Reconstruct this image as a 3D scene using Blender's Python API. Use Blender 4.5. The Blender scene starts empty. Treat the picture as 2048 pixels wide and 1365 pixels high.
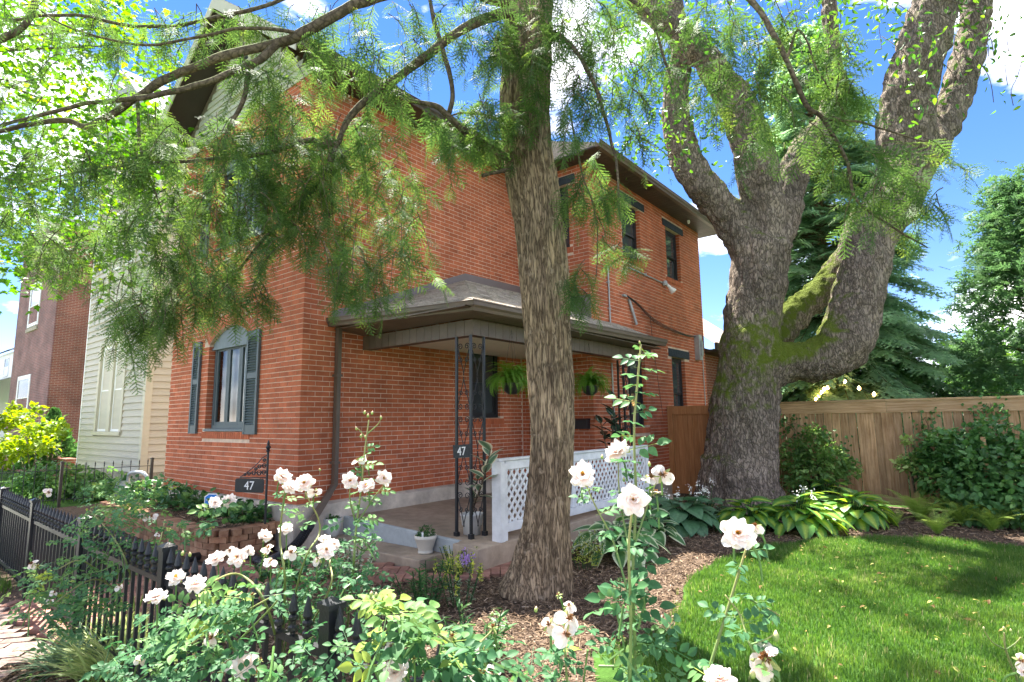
import bpy, math, random
import numpy as np
from mathutils import Matrix, Vector
rng = np.random.default_rng(7); random.seed(7)
S = bpy.context.scene; COL = S.collection

# ---------------------------------------------------------------- camera, sky, sun, exposure
def setup():
    yaw, pit, rol = [math.radians(a) for a in (38.9, 7.8, -0.74)]
    f = Vector((-math.sin(yaw)*math.cos(pit), math.cos(yaw)*math.cos(pit), math.sin(pit)))
    r = Vector((math.cos(yaw), math.sin(yaw), 0)); u = r.cross(f)
    r2 = r*math.cos(rol) + u*math.sin(rol); u2 = -r*math.sin(rol) + u*math.cos(rol)
    cd = bpy.data.cameras.new('camera'); co = bpy.data.objects.new('camera', cd); COL.objects.link(co)
    m = Matrix((r2, u2, -f)).transposed().to_4x4(); m.translation = (0, 0, 1.6)
    co.matrix_world = m
    cd.sensor_width = 36; cd.lens = 1144/2048*36; cd.clip_end = 2000; cd.clip_start = 0.05
    S.camera = co
    az = math.atan2(-0.902, 0.431); el = math.radians(64)
    sv = Vector((math.sin(az)*math.cos(el), math.cos(az)*math.cos(el), math.sin(el)))
    ld = bpy.data.lights.new('sun', 'SUN'); lo = bpy.data.objects.new('sun', ld); COL.objects.link(lo)
    ld.energy = 3.6; ld.angle = math.radians(0.53); ld.color = (1, .95, .86)
    lo.rotation_euler = sv.to_track_quat('Z', 'Y').to_euler(); lo.location = (-20, 10, 40)
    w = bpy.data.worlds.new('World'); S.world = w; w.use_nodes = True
    nt = w.node_tree; nt.nodes.clear(); N = nt.nodes.new; L = nt.links.new
    out = N('ShaderNodeOutputWorld'); bg = N('ShaderNodeBackground'); sky = N('ShaderNodeTexSky')
    sky.sky_type = 'NISHITA'; sky.sun_disc = False; sky.sun_elevation = el; sky.sun_rotation = az % (2*math.pi)
    sky.air_density = 1.0; sky.dust_density = 0.0; sky.ozone_density = 4.0; sky.altitude = 1200
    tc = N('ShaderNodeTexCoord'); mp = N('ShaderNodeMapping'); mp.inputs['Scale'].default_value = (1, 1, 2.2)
    mp.inputs['Location'].default_value = (5.1, 1.7, 0.9)  # offset picked to keep the sky in view mostly free of cloud
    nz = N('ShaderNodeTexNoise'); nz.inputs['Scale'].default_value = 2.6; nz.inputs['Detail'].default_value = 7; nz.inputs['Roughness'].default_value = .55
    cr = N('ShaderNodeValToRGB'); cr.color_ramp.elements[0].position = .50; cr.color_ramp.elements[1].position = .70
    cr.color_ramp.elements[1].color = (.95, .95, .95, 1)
    mx = N('ShaderNodeMixRGB'); mx.inputs[2].default_value = (17, 16, 14.6, 1)  # very bright cloud field, added over the whole sky as neutral fill light
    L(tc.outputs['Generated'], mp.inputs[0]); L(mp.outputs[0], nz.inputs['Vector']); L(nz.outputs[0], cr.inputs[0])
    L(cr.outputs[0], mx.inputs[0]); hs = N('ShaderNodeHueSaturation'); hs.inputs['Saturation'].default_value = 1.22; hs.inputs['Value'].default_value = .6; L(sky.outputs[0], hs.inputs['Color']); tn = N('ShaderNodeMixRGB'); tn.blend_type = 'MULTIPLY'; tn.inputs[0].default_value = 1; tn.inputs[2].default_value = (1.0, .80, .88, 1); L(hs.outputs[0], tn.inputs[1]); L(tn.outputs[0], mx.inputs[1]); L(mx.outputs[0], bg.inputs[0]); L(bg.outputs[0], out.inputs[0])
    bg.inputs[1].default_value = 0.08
    vs = S.view_settings; vs.view_transform = 'Standard'; vs.look = 'None'; vs.gamma = 1; vs.exposure = 2.85
    S.cycles.max_bounces = 10; S.cycles.transparent_max_bounces = 8; S.cycles.diffuse_bounces = 5
    S.cycles.use_denoising = True
setup()

# ---------------------------------------------------------------- mesh helpers
def mk_mesh(name, V, F, mat=None, smooth=False, tone=None):
    me = bpy.data.meshes.new(name); V = np.asarray(V, np.float32).reshape(-1, 3)
    if isinstance(F, np.ndarray):
        n, k = F.shape; loops = F.ravel(); starts = np.arange(n)*k
    else:
        n = len(F); lens = [len(f) for f in F]; loops = np.array([i for f in F for i in f]); starts = np.concatenate([[0], np.cumsum(lens)[:-1]]) if n else np.zeros(0)
    me.vertices.add(len(V)); me.vertices.foreach_set('co', V.ravel())
    me.loops.add(len(loops)); me.loops.foreach_set('vertex_index', loops.astype(np.int32))
    me.polygons.add(n); me.polygons.foreach_set('loop_start', starts.astype(np.int32))
    me.polygons.foreach_set('use_smooth', np.full(n, bool(smooth)))
    me.update(calc_edges=True)
    if tone is not None:
        a = me.attributes.new('tone', 'FLOAT', 'POINT'); a.data.foreach_set('value', np.asarray(tone, np.float32))
    if mat: me.materials.append(mat)
    return me

ROOT = {}
def par(o, p):
    o.parent = p
    if p.name in ROOT: o.matrix_parent_inverse = Matrix.Translation(-Vector(ROOT[p.name]))
def tag(o, label=None, cat=None, group=None, kind=None):
    if label: o['label'] = label
    if cat: o['category'] = cat
    if group: o['group'] = group
    if kind: o['kind'] = kind
    return o
def thing(name, label, cat, loc, group=None):
    o = bpy.data.objects.new(name, None); o.empty_display_size = .2; COL.objects.link(o); o.location = loc
    ROOT[o.name] = tuple(loc)
    return tag(o, label, cat, group)
def link(name, me, parent=None, loc=None, M=None, **k):
    o = bpy.data.objects.new(name, me); COL.objects.link(o)
    if parent: par(o, parent)
    if M is not None: o.matrix_basis = M
    elif loc is not None: o.location = loc
    tag(o, **k)
    return o

CV = np.array([[x, y, z] for z in (-.5, .5) for y in (-.5, .5) for x in (-.5, .5)], float)
CF = np.array([[0, 2, 3, 1], [4, 5, 7, 6], [0, 1, 5, 4], [2, 6, 7, 3], [0, 4, 6, 2], [1, 3, 7, 5]])
class MB:
    def __init__(s): s.V = []; s.F = []; s.n = 0; s.T = []
    def add(s, V, F, t=0.):
        V = np.asarray(V, float).reshape(-1, 3)
        s.V.append(V); s.F += [tuple(int(i)+s.n for i in f) for f in F]; s.n += len(V); s.T.append(np.full(len(V), t) if np.isscalar(t) else t); return s
    def box(s, x0, x1, y0, y1, z0, z1, t=0.):
        return s.add(CV*[x1-x0, y1-y0, z1-z0] + [(x0+x1)/2, (y0+y1)/2, (z0+z1)/2], CF, t)
    def bar(s, a, b, w, h, up=(0, 0, 1), t=0.):
        a = np.array(a, float); b = np.array(b, float); d = b-a; L = np.linalg.norm(d); d /= L
        x = np.cross(d, up); x /= max(1e-9, np.linalg.norm(x)); z = np.cross(x, d)
        M = np.stack([x*w, d*L, z*h]); return s.add(CV@M + (a+b)/2, CF, t)
    def quad(s, *p): return s.add(p, [tuple(range(len(p)))])
    def prism(s, poly, ext):
        n = len(poly); P = np.array(poly, float); e = np.array(ext, float)
        F = [tuple(range(n))[::-1], tuple(range(n, 2*n))] + [(i, (i+1) % n, (i+1) % n+n, i+n) for i in range(n)]
        return s.add(np.vstack([P, P+e]), F)
    def tube(s, pts, rad, n=8, t=0.):
        V, F = tube(pts, rad, n); return s.add(V, F, t)
    def lathe(s, prof, c, n=20, t=0.):
        a = np.arange(n)*2*math.pi/n; V = []; F = []
        for r, z in prof: V += [(c[0]+r*math.cos(q), c[1]+r*math.sin(q), c[2]+z) for q in a]
        for i in range(len(prof)-1):
            for j in range(n): F.append((i*n+j, i*n+(j+1) % n, (i+1)*n+(j+1) % n, (i+1)*n+j))
        F.append(tuple(range(n))[::-1]); F.append(tuple(range((len(prof)-1)*n, len(prof)*n)))
        return s.add(V, F, t)
    def build(s, name, mat, parent=None, smooth=False, **k):
        me = mk_mesh(name, np.vstack(s.V), s.F, mat, smooth, np.concatenate(s.T)); return link(name, me, parent, **k)
def catmull(P, m):
    P = np.asarray(P, float); Q = np.vstack([2*P[0]-P[1], P, 2*P[-1]-P[-2]]); o = []
    for i in range(1, len(Q)-2):
        for k in range(m):
            t = k/m; a, b, c, d = Q[i-1], Q[i], Q[i+1], Q[i+2]
            o.append(.5*(2*b+(c-a)*t+(2*a-5*b+4*c-d)*t*t+(3*b-a-3*c+d)*t**3))
    o.append(P[-1]); return np.array(o)
def frames(P):
    T = np.gradient(P, axis=0); T /= np.linalg.norm(T, axis=1)[:, None]+1e-9
    u = np.cross(T[0], [0.3, .9, .1]); u /= np.linalg.norm(u)+1e-9; U = [u]
    for i in range(1, len(P)):
        u = U[-1]-T[i]*(U[-1]@T[i]); U.append(u/(np.linalg.norm(u)+1e-9))
    U = np.array(U); return T, U, np.cross(T, U)
def tube(pts, rad, n=8):
    P = np.asarray(pts, float); m = len(P); rad = np.broadcast_to(np.asarray(rad, float), (m,)) if np.ndim(rad) < 2 else rad
    T, U, B = frames(P); a = np.arange(n)*2*math.pi/n
    R = rad[:, None] if np.ndim(rad) == 1 else rad
    V = P[:, None]+R[..., None]*(np.cos(a)[None, :, None]*U[:, None]+np.sin(a)[None, :, None]*B[:, None])
    F = [(i*n+j, i*n+(j+1) % n, (i+1)*n+(j+1) % n, (i+1)*n+j) for i in range(m-1) for j in range(n)]
    F += [tuple(range(n))[::-1], tuple(range((m-1)*n, m*n))]
    return V.reshape(-1, 3), F
def vnoise(P, s=1., seed=0):
    P = np.asarray(P, float)*s; i = np.floor(P).astype(np.int64); f = P-i; f = f*f*(3-2*f)
    def hsh(a): 
        h = (a[..., 0]*374761393+a[..., 1]*668265263+a[..., 2]*2147483647+seed*974711) & 0xffffffff
        h = ((h ^ (h >> 13))*1274126177) & 0xffffffff; return ((h ^ (h >> 16)) & 0xffff)/65535.
    o = 0
    for dx in (0, 1):
        for dy in (0, 1):
            for dz in (0, 1):
                w = (f[..., 0] if dx else 1-f[..., 0])*(f[..., 1] if dy else 1-f[..., 1])*(f[..., 2] if dz else 1-f[..., 2])
                o = o+w*hsh(i+np.array([dx, dy, dz]))
    return o
def unit(v): return v/(np.linalg.norm(v, axis=-1, keepdims=True)+1e-9)
def basis(d, n, sc=1.):
    y = unit(np.asarray(d, float)); x = unit(np.cross(y, n)); z = np.cross(x, y)
    M = np.stack([x, y, z], -1); return M*(np.asarray(sc).reshape(-1, 1, 1) if np.ndim(sc) else sc)
def rand_dirs(n): return unit(rng.normal(size=(n, 3)))
def scatter(TV, TF, M, loc, tone=None, ttone=None):
    N = len(loc); k = len(TV); V = np.einsum('nij,kj->nki', M, TV)+np.asarray(loc)[:, None]
    F = (TF[None]+(np.arange(N)*k)[:, None, None]).reshape(-1, TF.shape[1])
    t = np.zeros((N, k)) if tone is None else np.repeat(np.asarray(tone)[:, None], k, 1)
    if ttone is not None: t = t+ttone[None]
    return V.reshape(-1, 3), F, t.ravel()
def merge(parts):
    V = []; F = []; T = []; n = 0
    for v, f, t in parts: V.append(v); F.append(f+n); T.append(t); n += len(v)
    return np.vstack(V), np.vstack(F), np.concatenate(T)
def blade(L, Wd, k=4, fold=.25, droop=.2, shape=None, cols=1, cup=0.):
    """leaf blade along +Y with normal +Z -> verts, tris, edge(0 rib .. 1 rim)"""
    V = []; E = []; c = 2*cols+1
    for i in range(k+1):
        t = i/k; w = (math.sin(math.pi*min(1, t**.8*1.0))**.8 if shape is None else shape(t))*Wd/2
        for j in range(-cols, cols+1):
            q = j/cols; V.append((q*w, L*t, fold*abs(q)*w*1.2-droop*L*t*t+cup*q*q*w)); E.append(abs(q))
    F = []
    for i in range(k):
        for j in range(c-1):
            a = i*c+j; F += [(a, a+1, a+c+1), (a, a+c+1, a+c)]
    return np.array(V), np.array(F), np.array(E)

# ---------------------------------------------------------------- materials
def nodes(name):
    m = bpy.data.materials.new(name); m.use_nodes = True; nt = m.node_tree; b = nt.nodes['Principled BSDF']
    return m, nt, b, nt.nodes.new, nt.links.new
def sc(c, k): return tuple(min(1, x*k) for x in c[:3])+(1,)
def mat(name, col, rough=.6, var=.15, ns=6., bump=.15, bs=40., spec=.3, metal=0., stretch=(1, 1, 1), col2=None, isl=0., coat=0., age=0., ages=.7):
    m, nt, b, N, L = nodes(name)
    tc = N('ShaderNodeNewGeometry'); mp = N('ShaderNodeMapping'); mp.inputs['Scale'].default_value = stretch
    L(tc.outputs['Position'], mp.inputs[0])
    nz = N('ShaderNodeTexNoise'); nz.inputs['Scale'].default_value = ns; nz.inputs['Detail'].default_value = 6; nz.inputs['Roughness'].default_value = .65
    L(mp.outputs[0], nz.inputs['Vector'])
    cr = N('ShaderNodeValToRGB'); cr.color_ramp.elements[0].position = .3; cr.color_ramp.elements[1].position = .7
    cr.color_ramp.elements[0].color = sc(col, 1-var); cr.color_ramp.elements[1].color = sc(col2 or col, 1+var)
    L(nz.outputs[0], cr.inputs[0]); last = cr.outputs[0]
    if isl > 0:
        gi = N('ShaderNodeNewGeometry'); oi = N('ShaderNodeObjectInfo'); ad = N('ShaderNodeMath'); ad.operation = 'ADD'
        fr = N('ShaderNodeMath'); fr.operation = 'FRACT'; L(gi.outputs['Random Per Island'], ad.inputs[0]); L(oi.outputs['Random'], ad.inputs[1]); L(ad.outputs[0], fr.inputs[0])
        mr = N('ShaderNodeMapRange'); mr.inputs['To Min'].default_value = 1-isl; mr.inputs['To Max'].default_value = 1+isl; L(fr.outputs[0], mr.inputs[0])
        hs = N('ShaderNodeHueSaturation'); L(mr.outputs[0], hs.inputs['Value']); L(last, hs.inputs['Color']); last = hs.outputs[0]
    if age > 0:
        an = N('ShaderNodeTexNoise'); an.inputs['Scale'].default_value = ages; an.inputs['Detail'].default_value = 7; an.inputs['Roughness'].default_value = .62; L(tc.outputs['Position'], an.inputs['Vector'])
        ar = N('ShaderNodeMapRange'); ar.inputs['From Min'].default_value = .34; ar.inputs['From Max'].default_value = .66; ar.inputs['To Min'].default_value = 1-age; ar.inputs['To Max'].default_value = 1+age*.6; L(an.outputs[0], ar.inputs[0])
        ah = N('ShaderNodeHueSaturation'); L(ar.outputs[0], ah.inputs['Value']); L(last, ah.inputs['Color']); last = ah.outputs[0]
    L(last, b.inputs['Base Color'])
    if bump:
        n2 = N('ShaderNodeTexNoise'); n2.inputs['Scale'].default_value = bs; n2.inputs['Detail'].default_value = 4; L(mp.outputs[0], n2.inputs['Vector'])
        bp = N('ShaderNodeBump'); bp.inputs['Strength'].default_value = bump; bp.inputs['Distance'].default_value = .02; L(n2.outputs[0], bp.inputs['Height']); L(bp.outputs[0], b.inputs['Normal'])
    b.inputs['Roughness'].default_value = rough; b.inputs['Specular IOR Level'].default_value = spec; b.inputs['Metallic'].default_value = metal
    b.inputs['Coat Weight'].default_value = coat
    return m
def leafmat(name, stops, trans=.4, rough=.45, spec=.35, var=.25, ns=9., tcol=None, rnd=0.):
    """colour by the 'tone' attribute along stops [(pos,col)...]; part of the light passes through"""
    m, nt, b, N, L = nodes(name)
    at = N('ShaderNodeAttribute'); at.attribute_name = 'tone'; cr = N('ShaderNodeValToRGB')
    while len(cr.color_ramp.elements) < len(stops): cr.color_ramp.elements.new(.5)
    for e, (p, c) in zip(cr.color_ramp.elements, stops): e.position = p; e.color = tuple(c)+(1,)
    src = at.outputs['Fac']
    if rnd > 0:
        oi = N('ShaderNodeObjectInfo'); ma = N('ShaderNodeMath'); ma.operation = 'MULTIPLY_ADD'; ma.inputs[1].default_value = rnd
        L(oi.outputs['Random'], ma.inputs[0]); L(src, ma.inputs[2]); src = ma.outputs[0]
    L(src, cr.inputs[0])
    tc = N('ShaderNodeTexCoord'); nz = N('ShaderNodeTexNoise'); nz.inputs['Scale'].default_value = ns; nz.inputs['Detail'].default_value = 3; L(tc.outputs['Object'], nz.inputs['Vector'])
    mr = N('ShaderNodeMapRange'); mr.inputs['From Min'].default_value = .3; mr.inputs['From Max'].default_value = .7; mr.inputs['To Min'].default_value = 1-var; mr.inputs['To Max'].default_value = 1+var
    L(nz.outputs[0], mr.inputs[0]); hs = N('ShaderNodeHueSaturation'); L(mr.outputs[0], hs.inputs['Value']); L(cr.outputs[0], hs.inputs['Color'])
    L(hs.outputs[0], b.inputs['Base Color']); b.inputs['Roughness'].default_value = rough; b.inputs['Specular IOR Level'].default_value = spec
    tr = N('ShaderNodeBsdfTranslucent'); h2 = N('ShaderNodeHueSaturation'); h2.inputs['Hue'].default_value = .485; h2.inputs['Saturation'].default_value = 1.1; h2.inputs['Value'].default_value = 1.7
    L(hs.outputs[0], h2.inputs['Color']); L(h2.outputs[0], tr.inputs[0])
    mx = N('ShaderNodeMixShader'); mx.inputs[0].default_value = trans; L(b.outputs[0], mx.inputs[1]); L(tr.outputs[0], mx.inputs[2])
    L(mx.outputs[0], nt.nodes['Material Output'].inputs[0]); return m
def glassmat(name, col=(.055, .062, .07), rough=.06):
    m, nt, b, N, L = nodes(name); b.inputs['Base Color'].default_value = col+(1,); b.inputs['Roughness'].default_value = rough; b.inputs['Specular IOR Level'].default_value = .9
    tc = N('ShaderNodeTexCoord'); nz = N('ShaderNodeTexNoise'); nz.inputs['Scale'].default_value = 1.5; L(tc.outputs['Object'], nz.inputs['Vector'])
    bp = N('ShaderNodeBump'); bp.inputs['Strength'].default_value = .04; L(nz.outputs[0], bp.inputs['Height']); L(bp.outputs[0], b.inputs['Normal']); return m
def barkmat(name, c1, c2, moss=None, scale=9., stretch=(1, 1, .25), bump=.9, voro=True, dist=.04, lichen=None, crack=.22, lo=.45, warp=.12, plates=0.):
    m, nt, b, N, L = nodes(name)
    tc = N('ShaderNodeTexCoord'); mp = N('ShaderNodeMapping'); mp.inputs['Scale'].default_value = stretch; L(tc.outputs['Object'], mp.inputs[0])
    wn = N('ShaderNodeTexNoise'); wn.inputs['Scale'].default_value = scale*.7; wn.inputs['Detail'].default_value = 4; L(mp.outputs[0], wn.inputs['Vector'])
    mxv = N('ShaderNodeMixRGB'); mxv.inputs[0].default_value = warp; L(mp.outputs[0], mxv.inputs[1]); L(wn.outputs['Color'], mxv.inputs[2])
    vo = N('ShaderNodeTexVoronoi'); vo.inputs['Scale'].default_value = scale; vo.feature = 'DISTANCE_TO_EDGE'; L(mxv.outputs[0], vo.inputs['Vector'])
    nz = N('ShaderNodeTexNoise'); nz.inputs['Scale'].default_value = scale*2.2; nz.inputs['Detail'].default_value = 8; nz.inputs['Roughness'].default_value = .7; L(mp.outputs[0], nz.inputs['Vector'])
    r1 = N('ShaderNodeMapRange'); r1.inputs['From Max'].default_value = crack; L(vo.outputs['Distance'], r1.inputs[0])
    rr = N('ShaderNodeMapRange'); rr.inputs['To Min'].default_value = lo; L(r1.outputs[0], rr.inputs[0])
    mu = N('ShaderNodeMath'); mu.operation = 'MULTIPLY'; L(rr.outputs[0], mu.inputs[0]); L(nz.outputs[0], mu.inputs[1])
    cr = N('ShaderNodeValToRGB'); cr.color_ramp.elements[0].position = .16; cr.color_ramp.elements[1].position = .66
    cr.color_ramp.elements[0].color = c1+(1,); cr.color_ramp.elements[1].color = c2+(1,); L(mu.outputs[0], cr.inputs[0]); last = cr.outputs[0]
    big = N('ShaderNodeTexNoise'); big.inputs['Scale'].default_value = 1.6; big.inputs['Detail'].default_value = 5; L(tc.outputs['Object'], big.inputs['Vector'])
    if plates:
        v2 = N('ShaderNodeTexVoronoi'); v2.inputs['Scale'].default_value = scale; L(mxv.outputs[0], v2.inputs['Vector']); sp = N('ShaderNodeSeparateColor'); L(v2.outputs['Color'], sp.inputs[0])
        pr = N('ShaderNodeMapRange'); pr.inputs['To Min'].default_value = 1-plates; pr.inputs['To Max'].default_value = 1+plates; L(sp.outputs[0], pr.inputs[0]); ph = N('ShaderNodeHueSaturation'); L(pr.outputs[0], ph.inputs['Value']); L(last, ph.inputs['Color']); last = ph.outputs[0]
    hv = N('ShaderNodeHueSaturation'); mr = N('ShaderNodeMapRange'); mr.inputs['From Min'].default_value = .3; mr.inputs['From Max'].default_value = .7; mr.inputs['To Min'].default_value = .7; mr.inputs['To Max'].default_value = 1.25
    L(big.outputs[0], mr.inputs[0]); L(mr.outputs[0], hv.inputs['Value']); L(last, hv.inputs['Color']); last = hv.outputs[0]
    if moss:
        g = N('ShaderNodeNewGeometry'); sx = N('ShaderNodeSeparateXYZ'); L(g.outputs['Normal'], sx.inputs[0])
        at = N('ShaderNodeAttribute'); at.attribute_name = 'tone'
        n3 = N('ShaderNodeTexNoise'); n3.inputs['Scale'].default_value = 9; n3.inputs['Detail'].default_value = 9; n3.inputs['Roughness'].default_value = .7; L(tc.outputs['Object'], n3.inputs['Vector'])
        a1 = N('ShaderNodeMath'); a1.operation = 'MULTIPLY_ADD'; a1.inputs[1].default_value = .55; L(sx.outputs[2], a1.inputs[0]); L(n3.outputs[0], a1.inputs[2])
        a2 = N('ShaderNodeMath'); L(a1.outputs[0], a2.inputs[0]); L(at.outputs['Fac'], a2.inputs[1])
        mrr = N('ShaderNodeMapRange'); mrr.inputs['From Min'].default_value = .62; mrr.inputs['From Max'].default_value = .9; L(a2.outputs[0], mrr.inputs[0])
        mm = N('ShaderNodeMixRGB'); mm.inputs[2].default_value = moss+(1,); L(mrr.outputs[0], mm.inputs[0]); L(last, mm.inputs[1]); last = mm.outputs[0]
    if lichen:
        n4 = N('ShaderNodeTexNoise'); n4.inputs['Scale'].default_value = 14; n4.inputs['Detail'].default_value = 3; L(tc.outputs['Object'], n4.inputs['Vector'])
        r4 = N('ShaderNodeMapRange'); r4.inputs['From Min'].default_value = .62; r4.inputs['From Max'].default_value = .72; r4.inputs['To Max'].default_value = .7; L(n4.outputs[0], r4.inputs[0])
        m4 = N('ShaderNodeMixRGB'); m4.inputs[2].default_value = lichen+(1,); L(r4.outputs[0], m4.inputs[0]); L(last, m4.inputs[1]); last = m4.outputs[0]
    L(last, b.inputs['Base Color']); b.inputs['Roughness'].default_value = .9; b.inputs['Specular IOR Level'].default_value = .15
    bp = N('ShaderNodeBump'); bp.inputs['Strength'].default_value = bump; bp.inputs['Distance'].default_value = dist; L(mu.outputs[0], bp.inputs['Height']); L(bp.outputs[0], b.inputs['Normal'])
    return m

M = {}
M['brick'] = mat('brick', (.45, .125, .06), .85, .2, 5, .35, 60, .2, isl=.14, col2=(.46, .135, .065), age=.2)
M['mortar'] = mat('mortar', (.66, .50, .39), .95, .2, 9, .3, 80, .1, age=.25)
M['brick_old'] = None
M['concrete'] = mat('concrete', (.38, .30, .225), .9, .16, 9, .3, 120, .2, age=.3, ages=1.4)
M['foundation'] = mat('foundation', (.60, .53, .45), .9, .18, 5, .6, 25, .2, age=.35, ages=2)
M['grey_paint'] = mat('grey_paint', (.36, .39, .40), .7, .18, 6, .2, 60, .3)
M['shutter'] = mat('shutter', (.075, .10, .11), .5, .1, 6, .05, 40, .4)
M['tympanum'] = mat('tympanum', (.17, .205, .225), .6, .12, 6, .1, 30, .3)
M['lintel'] = mat('lintel', (.035, .043, .055), .75, .2, 10, .7, 22, .25)
M['black_frame'] = mat('black_frame', (.022, .022, .025), .45, .1, 6, .02, 40, .4)
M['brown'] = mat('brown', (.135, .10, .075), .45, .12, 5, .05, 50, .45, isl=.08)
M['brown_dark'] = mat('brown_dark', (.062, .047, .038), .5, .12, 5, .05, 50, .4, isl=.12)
M['flashing'] = mat('flashing', (.17, .14, .14), .4, .1, 3, .05, 30, .5)
M['shingle'] = mat('shingle', (.40, .35, .30), .95, .3, 30, .6, 90, .1, isl=.2)
M['white'] = mat('white', (.72, .73, .75), .5, .1, 8, .1, 30, .4, isl=.05, age=.18, ages=2.5)
M['ceiling'] = mat('ceiling', (.68, .66, .6), .6, .05, 8, .02, 30, .3)
M['iron'] = mat('iron', (.012, .014, .018), .38, .25, 20, .12, 90, .5)
M['curtain'] = mat('curtain', (.62, .62, .60), .9, .08, 2, .2, 4, .1, stretch=(14, 14, .3))
M['glass'] = glassmat('glass')
M['siding'] = mat('siding', (.47, .435, .36), .6, .06, 2, .06, 60, .3, isl=.035, stretch=(1, 1, 6))
M['siding_trim'] = mat('siding_trim', (.52, .48, .38), .55, .05, 5, .03, 40, .3)
M['wood'] = mat('wood', (.40, .215, .09), .75, .3, 5, .3, 30, .2, stretch=(7, 7, .5), isl=.2, col2=(.47, .31, .17), age=.3, ages=1.2)
M['wood_h'] = mat('wood_h', (.43, .25, .105), .75, .22, 5, .25, 30, .2, stretch=(.6, 7, 9), isl=.1, col2=(.5, .34, .2))
M['wood_red'] = mat('wood_red', (.40, .17, .06), .7, .28, 5, .25, 30, .2, stretch=(7, 7, .5), isl=.12, col2=(.36, .18, .08))
M['paver'] = mat('paver', (.34, .17, .12), .9, .25, 12, .5, 50, .2, isl=.25, col2=(.30, .16, .125))
M['joint'] = mat('joint', (.055, .045, .036), .95, .3, 20, .4, 60, .1)
M['planter_brick'] = mat('planter_brick', (.30, .135, .075), .9, .25, 9, .5, 50, .2, isl=.35, col2=(.30, .19, .12))
M['soil'] = mat('soil', (.06, .045, .034), .95, .4, 25, .8, 50, .1)
M['mulch'] = mat('mulch', (.105, .075, .055), .95, .45, 30, .9, 45, .1)
M['turf'] = mat('turf', (.045, .10, .018), .95, .35, 9, .6, 60, .1)
M['pot_grey'] = mat('pot_grey', (.58, .58, .55), .5, .06, 6, .15, 30, .4, stretch=(14, 14, 1))
M['pot_beige'] = mat('pot_beige', (.60, .56, .48), .6, .08, 6, .1, 30, .3)
M['pot_white'] = mat('pot_white', (.72, .72, .70), .5, .06, 6, .1, 30, .4)
M['black_plastic'] = mat('black_plastic', (.014, .015, .018), .35, .1, 6, .05, 30, .5)
M['galv'] = mat('galv', (.40, .42, .43), .45, .15, 14, .1, 40, .5, metal=.3)
M['white_plain'] = mat('white_plain', (.80, .80, .79), .5, .03, 8, .02, 40, .35)
M['plaque'] = mat('plaque', (.035, .04, .042), .6, .4, 40, .5, 60, .3)
M['blue_sign'] = mat('blue_sign', (.02, .20, .62), .4, .05, 6, .02, 40, .4)
M['navy'] = mat('navy', (.02, .025, .05), .4, .05, 6, .02, 40, .4)
M['bulb'] = None
M['stone'] = mat('stone', (.36, .32, .26), .9, .3, 6, .8, 12, .2)
M['roof_grey'] = mat('roof_grey', (.38, .38, .39), .9, .2, 12, .4, 40, .1)
M['roof_pink'] = mat('roof_pink', (.42, .34, .31), .9, .2, 12, .4, 40, .1, isl=.15)

# ---------------------------------------------------------------- brick walls
CH, PL, BL, BH, BD = .0677, .2127, .2035, .0575, .10
class Wall:
    """axis 'x': runs along X at y=plane; axis 'y': runs along Y at x=plane. d is the distance outwards."""
    def __init__(s, axis, plane, out): s.axis, s.plane, s.out = axis, plane, out
    def p(s, u, d, z): return (u, s.plane+s.out*d, z) if s.axis == 'x' else (s.plane+s.out*d, u, z)
    def box(s, mb, u0, u1, d0, d1, z0, z1, t=0.):
        a, b = s.p(u0, d0, z0), s.p(u1, d1, z1)
        return mb.box(min(a[0], b[0]), max(a[0], b[0]), min(a[1], b[1]), max(a[1], b[1]), z0, z1, t)
def arch(u0, u1, zs, rise):
    w = (u1-u0)/2; R = (w*w+rise*rise)/(2*rise); return dict(c=(u0+u1)/2, w=w, zs=zs, rise=rise, R=R, zc=zs+rise-R)
def lay(wall, s, sgn, length, z0, z1, cuts, odd0=0):
    out = []
    for k in range(int((z1-z0)/CH)):
        zc = z0+k*CH+BH/2+.005; u = .0+(.1064 if (k+odd0) % 2 else 0); iv = []
        while u < length-.02:
            iv.append([u, min(u+BL, length)]); u += PL
        for f in cuts:
            for c0, c1 in f(zc):
                c0, c1 = sorted(((c0-s)*sgn, (c1-s)*sgn)); nv = []
                for a, b in iv:
                    if b <= c0 or a >= c1: nv.append([a, b])
                    else:
                        if c0-a > .03: nv.append([a, c0])
                        if b-c1 > .03: nv.append([c1, b])
                iv = nv
        out += [(s+sgn*(a+b)/2, zc, b-a) for a, b in iv]
    return [(wall, u, z, l) for u, z, l in out]
def rectcut(u0, u1, z0, z1): return lambda z: [(u0, u1)] if z0-.02 < z < z1+.02 else []
def archcut(A, z0, ring=.22):
    def f(z):
        if z < z0-.02: return []
        if z < A['zs']: return [(A['c']-A['w'], A['c']+A['w'])]
        q = (A['R']+ring)**2-(z-A['zc'])**2
        if q <= 0: return []
        h = min(math.sqrt(q), A['w']+.14*(1-(z-A['zs'])/.6)+.03); return [(A['c']-h, A['c']+h)]
    return f
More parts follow.
